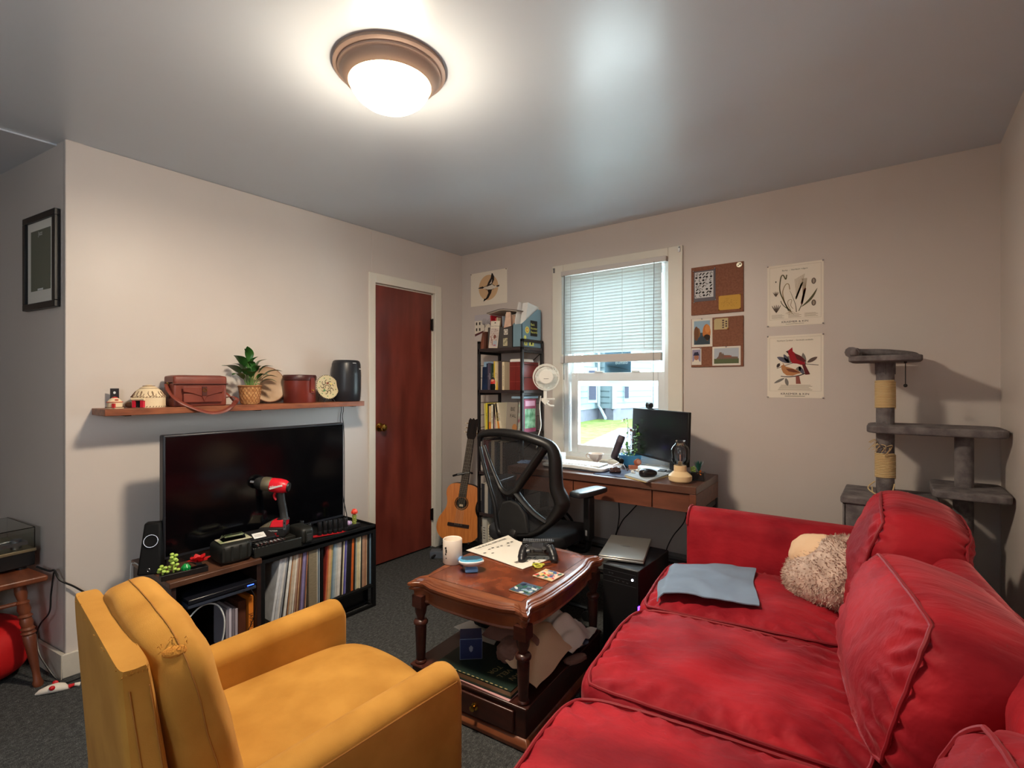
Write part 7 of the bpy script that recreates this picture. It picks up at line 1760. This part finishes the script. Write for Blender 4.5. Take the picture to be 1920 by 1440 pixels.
for i in range(5): a = i*1.25; leafmesh(w, V((.014, -.024, .044)), V((.014+.018*math.cos(a), -.026-.006, .048+.016*math.sin(a))), .006, .002, MATS['orange_petal'], .1, 5)
w.build('orange_flower', ps, fix=False)
# tissue and card by window left
slab('magazine', 'open blue and white magazine at the left end of the desk behind the chair', 'magazine', [(969, 868), (1000, 871), (1004, 865), (978, 863)], DZ_, .004, mat('magazine_blue', (150, 170, 200), .6, col2=(40, 60, 100), vs=40))
w = MB(M_white).box(0, .10, 0, .16, 0, .05); w.box(.0, .10, -.0005, 0, .01, .04, mat('pattern_navy', (60, 80, 120), .6, col2=(220, 224, 230), vs=60)); solo(w, 'patterned_box', 'white box with navy pattern at the left end of the desk', 'box', (1.02, -.28, DZ_+.001))
# cables under the desk
for i, (pts, lb, nm) in enumerate((([(1160, 938, -.12), (1161, 965, -.12), (1158, 990, -.12), (1153, 1015, -.10)], 'thin black cable hanging straight down from the desk behind the tower', 'desk_cable'),
        ([(1200, 941, -.14), (1180, 962, -.13), (1165, 980, -.12), (1153, 1015, -.10)], 'black cable curving from the right of the desk towards the tower', 'desk_cable'),
        ([(1290, 955, -.25), (1282, 980, -.22), (1262, 1005, -.18), (1250, 1030, -.15), (1243, 1065, -.12)], 'black cable swooping from the desk leg down beside the heater', 'desk_cable'),
        ([(1287, 960, -.27), (1289, 990, -.26), (1291, 1020, -.25), (1292, 1050, -.24)], 'thin black cable hanging next to the right desk leg', 'desk_cable'))):
    P_ = [at(x_, y_, y=yy) for x_, y_, yy in pts]; P_.append(V((P_[-1].x, P_[-1].y, .01)))
    solo(MB(M_black).tube(spline(P_, 6), .0035, n=6), nm, lb, 'cable', tuple(P_[-1]), world=True)
# round fan on the floor under the desk
rf = thing('floor_fan', 'round black floor fan with a grey rim under the desk behind the chair', 'fan', (1.08, -.26, 0), math.radians(12))
fcn = V((0, 0, .30))
w = MB(mat('fan_rim', (120, 118, 116), .35)); w.torus(fcn, .165, .010, axis='y', n=40, k=8); w.build('rim', rf)
w = MB(M_blackm); w.cyl((0, .02, .30), (0, .09, .30), .155, n=36); w.build('housing', rf)
w = MB(M_black)
for i in range(24): a = 2*PI*i/24; w.tube([(.03*math.cos(a), -.012, .30+.03*math.sin(a)), (.16*math.cos(a+.2), 0, .30+.16*math.sin(a+.2))], .0016, n=4)
w.ball((0, -.01, .30), (.03, .012, .03)); w.build('grille', rf, kind='stuff')
w = MB(M_black); w.box(-.15, .15, -.08, .10, 0, .02); w.box(-.182, -.17, -.02, .03, .01, .32); w.box(.17, .182, -.02, .03, .01, .32); w.box(-.182, .182, -.02, .03, .01, .022); w.build('stand', rf, bevel=.003)

# ================================================================ ON THE SIDE TABLE
TZ_ = .5115
tb = thing('ceramic_tumbler', 'white ceramic tumbler with small black symbols on the side table', 'cup', tuple(at(848.5, 1054, z=TZ_)))
MB(mat('bisque_white', (226, 214, 200), .55)).lathe([(0, 0), (.041, 0), (.044, .004), (.044, .106), (.042, .109), (.039, .106), (.038, .085), (0, .083)], n=40).build('body', tb)
w = MB(M_ink); TA = Matrix.Rotation(YAW-.65, 4, 'Z')
for k_, (dz, hh2) in enumerate(((.075, .008), (.062, .014), (.048, .008), (.030, .006))): w.cbox((0+.003*(k_ % 2), -.0445, dz), (.010-.002*k_, .0008, hh2), M=TA)
w.cbox((.002, -.0445, .068), (.003, .0009, .028), M=TA); w.build('symbol', tb)
gbm = thing('grooming_brush', 'light blue pet brush with metal bristles resting upside down on the side table', 'brush', tuple(at(884, 1071, z=TZ_)), YAW+math.radians(8))
M_lb = mat('light_blue_plastic', (110, 160, 214), .4)
BT = Matrix.Translation(V((0, .008, .038))) @ Matrix.Rotation(math.radians(-7), 4, 'X')
MB(M_lb).box(-.028, .028, -.022, .02, 0, .014).build('button', gbm, bevel=.005)
MB(M_white).lathe([(0, -.014), (.035, -.012), (.054, -.002), (.056, .004), (.053, .007), (0, .007)], n=40, M=BT, sy=.78).build('shell', gbm)
MB(mat('cyan_pad', (96, 178, 214), .5)).lathe([(0, .006), (.051, .007), (.049, .012), (0, .013)], n=40, M=BT, sy=.78).build('pad', gbm)
w = MB(M_steel)
for i in range(-9, 10):
    for j in range(-7, 8):
        x_, y_ = i*.0052+(j % 2)*.0026, j*.0052
        if (x_/.047)**2+(y_/.036)**2 < 1: w.cyl(BT @ V((x_, y_, .012)), BT @ V((x_+.002, y_-.001, .021)), .0006, n=3)
w.build('bristles', gbm, kind='stuff')
w = MB(M_lb); w.tube([(-.02, .03, .03), (-.04, .075, .022), (-.05, .12, .018)], [.012, .012, .016], n=12); w.ball((-.052, .125, .019), (.022, .02, .018)); w.build('handle', gbm)
# newspaper
nl, ntp, nr, nb = [at(*q, z=TZ_) for q in ((874, 1033), (953, 1008), (1040, 1046), (980, 1068))]
def npf(u, v): p = nl.lerp(ntp, v).lerp(nb.lerp(nr, v), u); h = .002+.006*max(0, math.sin(u*3+.5))*(1-v)*.4+.004*v*math.sin(PI*u)+(.010*max(0, 1-u*6)*v); return (p.x, p.y, TZ_+h)
npz = thing('newspaper', 'folded white newspaper spread across the side table', 'newspaper', tuple((nl+nr)/2))
MB(M_paper).sheet(npf, 20, 14, .0022).build('sheets', npz, True, angle=80)
def npt(u, v): return V(npf(u, v))+V((0, 0, .0019))
def NM_(u, v):
    e = npt(u, v); a = (npt(u, min(1, v+.02))-npt(u, v-.02)).normalized(); b = (npt(u+.02, v)-npt(u-.02, v)).normalized(); n = b.cross(a).normalized()*1; n = n if n.z > 0 else -n; c = n.cross(a).normalized()
    return Matrix.Translation(e+n*.0004) @ Matrix(((a.x, c.x, n.x, 0), (a.y, c.y, n.y, 0), (a.z, c.z, n.z, 0), (0, 0, 0, 1)))
w = MB(M_ink); w.text('THE RURAL REPORTER', .021, M_ink, NM_(.07, .5), sx=1.0)
random.seed(17)
for i in range(9): u, v = random.uniform(.18, .36), .1+.095*i; Mx = NM_(u, v); w.disc((0, 0), .009, .006, 0, random.choice((M_ink, M_grey)), Mx, n=6)
for i in range(3): w.stroke([(0, 0), (.09, 0)], .0008, 0, M_grey, NM_(.14+.05*i, .12+.2*i))
for i in range(12): u, v = random.uniform(.82, .97), random.uniform(.3, .8); w.rect(-.006, .006, -.003, .003, 0, random.choice((M_ink, M_grey)), NM_(u, v))
w.stroke([(-.05, 0), (.05, 0)], .018, 0, M_grey, NM_(.80, .35)); w.build('printing', npz, True)
# game controller
gcn = at(1008, 1049, z=TZ_); gp = thing('game_controller', 'black wireless game controller resting on the newspaper', 'game controller', (gcn.x, gcn.y, TZ_+.004), YAW)
M_gp = mat('controller_black', (28, 28, 31), .35)
GP = Matrix.Translation(V((0, 0.0, .036))) @ Matrix.Rotation(math.radians(30), 4, 'X')
w = MB(M_gp)
def gpf(a_, q): return V((a_.x, a_.y-.012*(q.x**2), a_.z*(1-.2*q.x**2)))
w.puff((.145, .062, .040), e=3.4, res=16, fn=gpf, M=GP @ Matrix.Translation(V((0, .012, 0)))); w.build('body', gp, angle=80)
for sx in (-1, 1):
    w = MB(M_gp); w.tube(spline([(sx*.058, .02, 0), (sx*.068, -.012, -.002), (sx*.074, -.045, -.006), (sx*.070, -.062, -.010)], 6), [.022]*7+[.021]*4+[.018]*4+[.017, .013, .008, .004], n=12, M=GP); w.build('grip', gp)
    w = MB(M_gp); w.cyl((sx*.028, -.012, .012), (sx*.028, -.012, .026), .010, n=18, M=GP); w.cyl((sx*.028, -.012, .024), (sx*.028, -.012, .030), .0105, mat('stick_rubber', (44, 44, 46), .6), n=18, M=GP); w.build('thumbstick', gp)
    w = MB(M_black); w.box(sx*.054-.018, sx*.054+.018, .036, .048, -.004, .012, M=GP); w.build('shoulder_button', gp, bevel=.003)
w = MB(mat('touchpad', (46, 46, 50), .3)); w.box(-.026, .026, -.002, .030, .0175, .0205, M=GP); w.build('touchpad', gp, bevel=.002)
w = MB(M_steel)
for dx, dy in ((.007, 0), (-.007, 0), (0, .007), (0, -.007)): w.cyl((.052+dx, .012+dy, .016), (.052+dx, .012+dy, .0215), .0028, n=10, M=GP)
for dx, dy in ((.006, 0), (-.006, 0), (0, .006), (0, -.006)): w.cbox((-.052+dx, .012+dy, .019), (.005, .005, .004), M=GP)
w.build('buttons', gp)
w = MB(mat('light_bar', (140, 170, 220), .3)); w.box(-.02, .02, .042, .044, -.002, .006, M=GP); w.build('light_bar', gp)
# mini keyboard remote behind
kr = thing('mini_keyboard', 'black handheld mini keyboard remote lying behind the game controller', 'keyboard', tuple(at(1009, 1019, z=TZ_)+V((0, 0, .001))), YAW-math.radians(4))
MB(M_black).box(-.082, .082, -.022, .022, 0, .016).build('body', kr, bevel=.005)
w = MB(mat('key_grey', (120, 124, 130), .5))
for r in range(4):
    for c in range(15): w.cbox((-.072+c*.0100, -.014+r*.009, .0175), (.0065, .0055, .003))
w.build('keys', kr, kind='stuff')
# scissors
sc_ = thing('scissors', 'small scissors with yellow green handles on the side table', 'scissors', tuple(at(1018, 1061, z=TZ_)), math.radians(60))
for s_ in (-1, 1):
    w = MB(mat('chartreuse', (196, 196, 74), .45)); w.torus((-.028, s_*.012-.0, .006), .013, .0034, n=24, k=6, sx=1.25); w.tube([(-.012, s_*.010, .006), (.006, s_*.002, .006)], .0035, n=6); w.build('handle', sc_)
    w = MB(M_steel); w.hexa([(.0, -.004, .005), (.05, s_*.004, .005), (.052, s_*.004+.001, .005), (.0, .004, .005)], [(.0, -.004, .0065), (.05, s_*.004, .0065), (.052, s_*.004+.001, .0065), (.0, .004, .0065)]); w.build('blade', sc_)
def coast(name, label, pxs, cols, seed, base):
    P_ = [at(x_, y_, z=TZ_) for x_, y_ in pxs]; c = sum(P_, V((0, 0, 0)))/4; ang_ = math.atan2((P_[1]-P_[0]).y, (P_[1]-P_[0]).x)
    t = thing(name, label, 'coaster', (c.x, c.y, TZ_), ang_)
    s2 = .05; MB(mat('cork_back', (170, 130, 96), .8)).box(-s2, s2, -s2, s2, 0, .004).build('slab', t, bevel=.002)
    w = MB(base); w.rect(-s2+.001, s2-.001, -s2+.001, s2-.001, .0043); random.seed(seed)
    for i in range(34):
        x_, y_ = random.uniform(-.042, .042), random.uniform(-.042, .042); a = random.uniform(0, PI); l_ = random.uniform(.018, .036)
        p0, p1 = (x_-l_*math.cos(a)/2, y_-l_*math.sin(a)/2), (x_+l_*math.cos(a)/2, y_+l_*math.sin(a)/2)
        p0 = tuple(max(-.047, min(.047, q)) for q in p0); p1 = tuple(max(-.047, min(.047, q)) for q in p1)
        w.leaf(p0, p1, random.uniform(.010, .017), .0045+i*.00002, cols[i % len(cols)])
    w.build('printed_face', t)
C_ = lambda n, c: mat('art_'+n, c, .45)
coast('coaster', 'square coaster with dark green and blue plant scene near the table front corner', [(951, 1107), (997, 1121), (1021, 1103), (976, 1091)], [C_('teal', (40, 88, 84)), C_('sky', (120, 150, 170)), C_('green', (52, 96, 66)), C_('white', (200, 206, 206)), C_('navy', (34, 46, 70))], 5, C_('dusk', (72, 84, 108)))
coast('coaster', 'square coaster with colourful red, blue and yellow leaf pattern on the side table', [(996, 1082), (1033, 1093), (1061, 1078), (1025, 1066)], [C_('red', (206, 70, 60)), C_('blue', (50, 84, 130)), C_('yellow', (226, 190, 110)), C_('green', (52, 96, 66)), C_('pink', (224, 140, 130))], 8, C_('cream', (222, 206, 180)))

# ================================================================ ON THE LOWER SHELF OF THE SIDE TABLE
LZ = .1535
def lquad(pxs, z): return [at(x_, y_, z=z) for x_, y_ in pxs]
lx = lambda a, b, z: V((cen.x, cen.y, z))+V((math.cos(CRZ), math.sin(CRZ), 0))*a+V((-math.sin(CRZ), math.cos(CRZ), 0))*b
# atlas
at_ = thing('green_atlas', 'large dark green atlas with gilt worn edges on the lower table shelf', 'book', tuple(lx(.02, -.20, LZ)), CRZ)
w = MB(mat('atlas_pages', (196, 160, 120), .8)); w.box(-.17, .185, -.13, .10, .008, .028); w.build('pages', at_)
w = MB(mat('atlas_green', (22, 40, 32), .5)); w.box(-.175, .19, -.135, .105, .028, .033); w.box(-.175, .19, -.135, .105, .003, .008)
for k_, tx in enumerate(('TOR', 'VELL', 'AN')): w.text(tx, .034, mat('gilt', (176, 160, 110), .4, metal=.3), Matrix.Translation(V((.06+.045*k_, -.05+.0*k_, .0334))) @ Matrix.Rotation(math.radians(-100), 4, 'Z'))
for i in range(16): random.seed(i); x_ = -.17+.022*i; w.rect(x_, x_+.012, -.135, -.130, .0334, mat('gilt', (176, 160, 110), .4))
w.build('cover', at_)
solo(MB(mat('pink_magazine', (198, 150, 150), .6)).box(-.18, .195, -.14, .11, 0, .0028), 'magazine', 'pinkish magazine lying under the green atlas', 'magazine', tuple(lx(.02, -.20, LZ-.0005)), CRZ-.04)
# blue box
bb = thing('blue_box', 'navy blue gift box with silver edges and a crest on the green atlas', 'box', tuple(lx(-.075, -.205, LZ+.034)), CRZ+math.radians(38))
bb.scale = (.88,)*3; w = MB(mat('navy_card', (44, 58, 104), .4)); w.box(-.052, .052, -.052, .052, 0, .095); w.build('carton', bb, bevel=.001)
w = MB(mat('silver_edge', (130, 150, 180), .35)); 
for a in ((-.053, -.053), (.051, -.053)): w.box(a[0], a[0]+.002, a[1], a[1]+.002, 0, .096)
w.box(-.053, .053, -.053, -.051, .094, .096); w.box(-.053, .053, -.053, -.051, 0, .002); w.build('silver_edging', bb)
w = MB(mat('crest_silver', (150, 165, 190), .4)); w.flat([(-.010, .055), (0, .066), (.010, .055), (.007, .040), (0, .033), (-.007, .040)], 0, None, Matrix.Translation(V((.0, -.0526, 0))) @ Matrix.Rotation(PI/2, 4, 'X')); w.build('crest', bb)
# papers sticking out at left rear
solo(MB(M_paper).hexa(lquad([(851, 1176), (898, 1158), (940, 1185), (925, 1213)], LZ+.02), [p+V((0, 0, .003)) for p in lquad([(851, 1176), (898, 1158), (940, 1185), (925, 1213)], LZ+.02)]), 'paper_sheet', 'white printed sheet sticking out of the lower table shelf at the left rear', 'papers', tuple(lx(-.25, .1, LZ+.02)), world=True)
def blob(name, label, cat, M, size, m, e=2.6, amp=.12, fr_=3, seed=1, res=16, parts=()):
    o = thing(name, label, cat, tuple(M.translation), 0)
    M2 = M.copy(); M2.translation = (0, 0, 0)
    MB(m).puff(size, e=e, res=res, fn=lambda a_, q: a_*(1+amp*nz(q, fr_, seed)+amp*.4*nz(q, fr_*2.6, seed+3)), M=Matrix.Translation(V((0, 0, size[2]/2))) @ M2).build('fabric', o, angle=80)
    return o
M_tan = mat('tan_canvas', (216, 184, 150), .85, bump=.3, bs=240); M_taupe = mat('taupe_suede', (124, 90, 78), .8, bump=.2, bs=80); M_blk2 = mat('black_knit', (18, 17, 18), .9, bump=.5, bs=160)
blob('black_pouch', 'bundled black knitted pouch on the lower table shelf', 'pouch', Matrix.Translation(lx(-.15, .06, LZ+.02)) @ Matrix.Rotation(.6, 4, 'Z'), (.17, .10, .10), M_blk2, seed=2)
# canvas tote: draped sheets with folds
def drape(name, label, cat, P_, hfn, m, th=.004, nu=26, nv=26):
    c = sum((V(p) for p in P_), V((0, 0, 0)))/4
    def f(u, v):
        p = V(P_[0]).lerp(V(P_[1]), u).lerp(V(P_[3]).lerp(V(P_[2]), u), v); return (p.x, p.y, p.z+hfn(u, v))
    return solo(MB(m).sheet(f, nu, nv, th), name, label, cat, (c.x, c.y, min(V(p).z for p in P_)), world=True, angle=80)
hz = lambda a, b, s: max(0, a)*.0+s*math.sin(a)*math.sin(b)
drape('canvas_tote', 'crumpled beige canvas tote bag draped over the lower table shelf', 'bag', [lx(.06, -.20, LZ+.036), lx(.285, -.275, LZ+.008), lx(.285, .14, LZ+.012), lx(-.02, .12, LZ+.012)],
      lambda u, v: .012+.12*math.sin(PI*min(1, max(0, v*.9+.05)))*(math.sin(PI*min(1, u*.9+.05)))**.7+.022*nz((u*3, v*3, 1), 1, 5)+.010*math.sin(u*13+v*8)*(u*(1-u)*4), M_tan)
drape('cream_shirt', 'wrinkled cream shirt lying at the right rear of the lower table shelf', 'clothing', [lx(.08, .04, LZ+.03), lx(.30, .0, LZ+.03), lx(.30, .26, LZ+.02), lx(.05, .28, LZ+.02)],
      lambda u, v: .02+.09*math.sin(PI*u)*math.sin(PI*min(1, v+.1))+.03*nz((u*4, v*4, 3), 1, 8)+.010*math.sin(u*19-v*9)*(u*(1-u)*4), mat('cream_cotton', (222, 210, 196), .85, bump=.3, bs=200))
cp2 = thing('taupe_cap', 'brown taupe cap lying on the canvas bag under the table', 'cap', tuple(lx(.0, -.02, LZ+.125)), CRZ)
MB(M_taupe).lathe([(.09, 0), (.092, .01), (.082, .05), (.055, .08), (.02, .092), (0, .093)], n=28, sx=1.1).build('crown', cp2)
w = MB(M_taupe); w.sheet(lambda u, v: ((.075+.075*v)*math.cos(-1.9+2.2*u), (.075+.075*v)*math.sin(-1.9+2.2*u), .006-.03*v*v), 16, 6, .004); w.build('brim', cp2)
w = MB(M_taupe); w.tube(spline([(.07, -.05, .02), (.13, -.09, .022), (.19, -.10, .005), (.25, -.09, -.06)], 6), .018, n=8, flat=.35); w.build('strap', cp2)
blob('rolled_belt_bag', 'rolled brown leather bag beside the navy box', 'bag', Matrix.Translation(lx(.09, -.15, LZ+.034)) @ Matrix.Rotation(.3, 4, 'Z'), (.10, .14, .085), M_taupe, seed=6)
slab('small_screen_device', 'small pale blue cased device lying at the right rear of the lower shelf', 'device', [(1075, 1205), (1096, 1196), (1104, 1206), (1085, 1216)], LZ+.01, .012, mat('device_blue', (120, 140, 160), .4, col2=(60, 66, 80), vs=30), bevel=.002)
blob('brown_slipper', 'brown strap hanging over the right edge of the lower shelf', 'strap', Matrix.Translation(lx(.30, .03, LZ+.0)) @ Matrix.Rotation(1.2, 4, 'Z'), (.11, .05, .025), M_taupe, seed=9)
# small things on the floor by the guitar
gbx = at(836, 1042, z=0); solo(MB(mat('grey_tin', (84, 90, 100), .5)).box(-.06, .06, -.04, .04, 0, .05), 'grey_tin', 'flat grey tin on the carpet between the guitar and the side table', 'tin', (gbx.x-.03, gbx.y-.05, 0), YAW, bevel=.003)
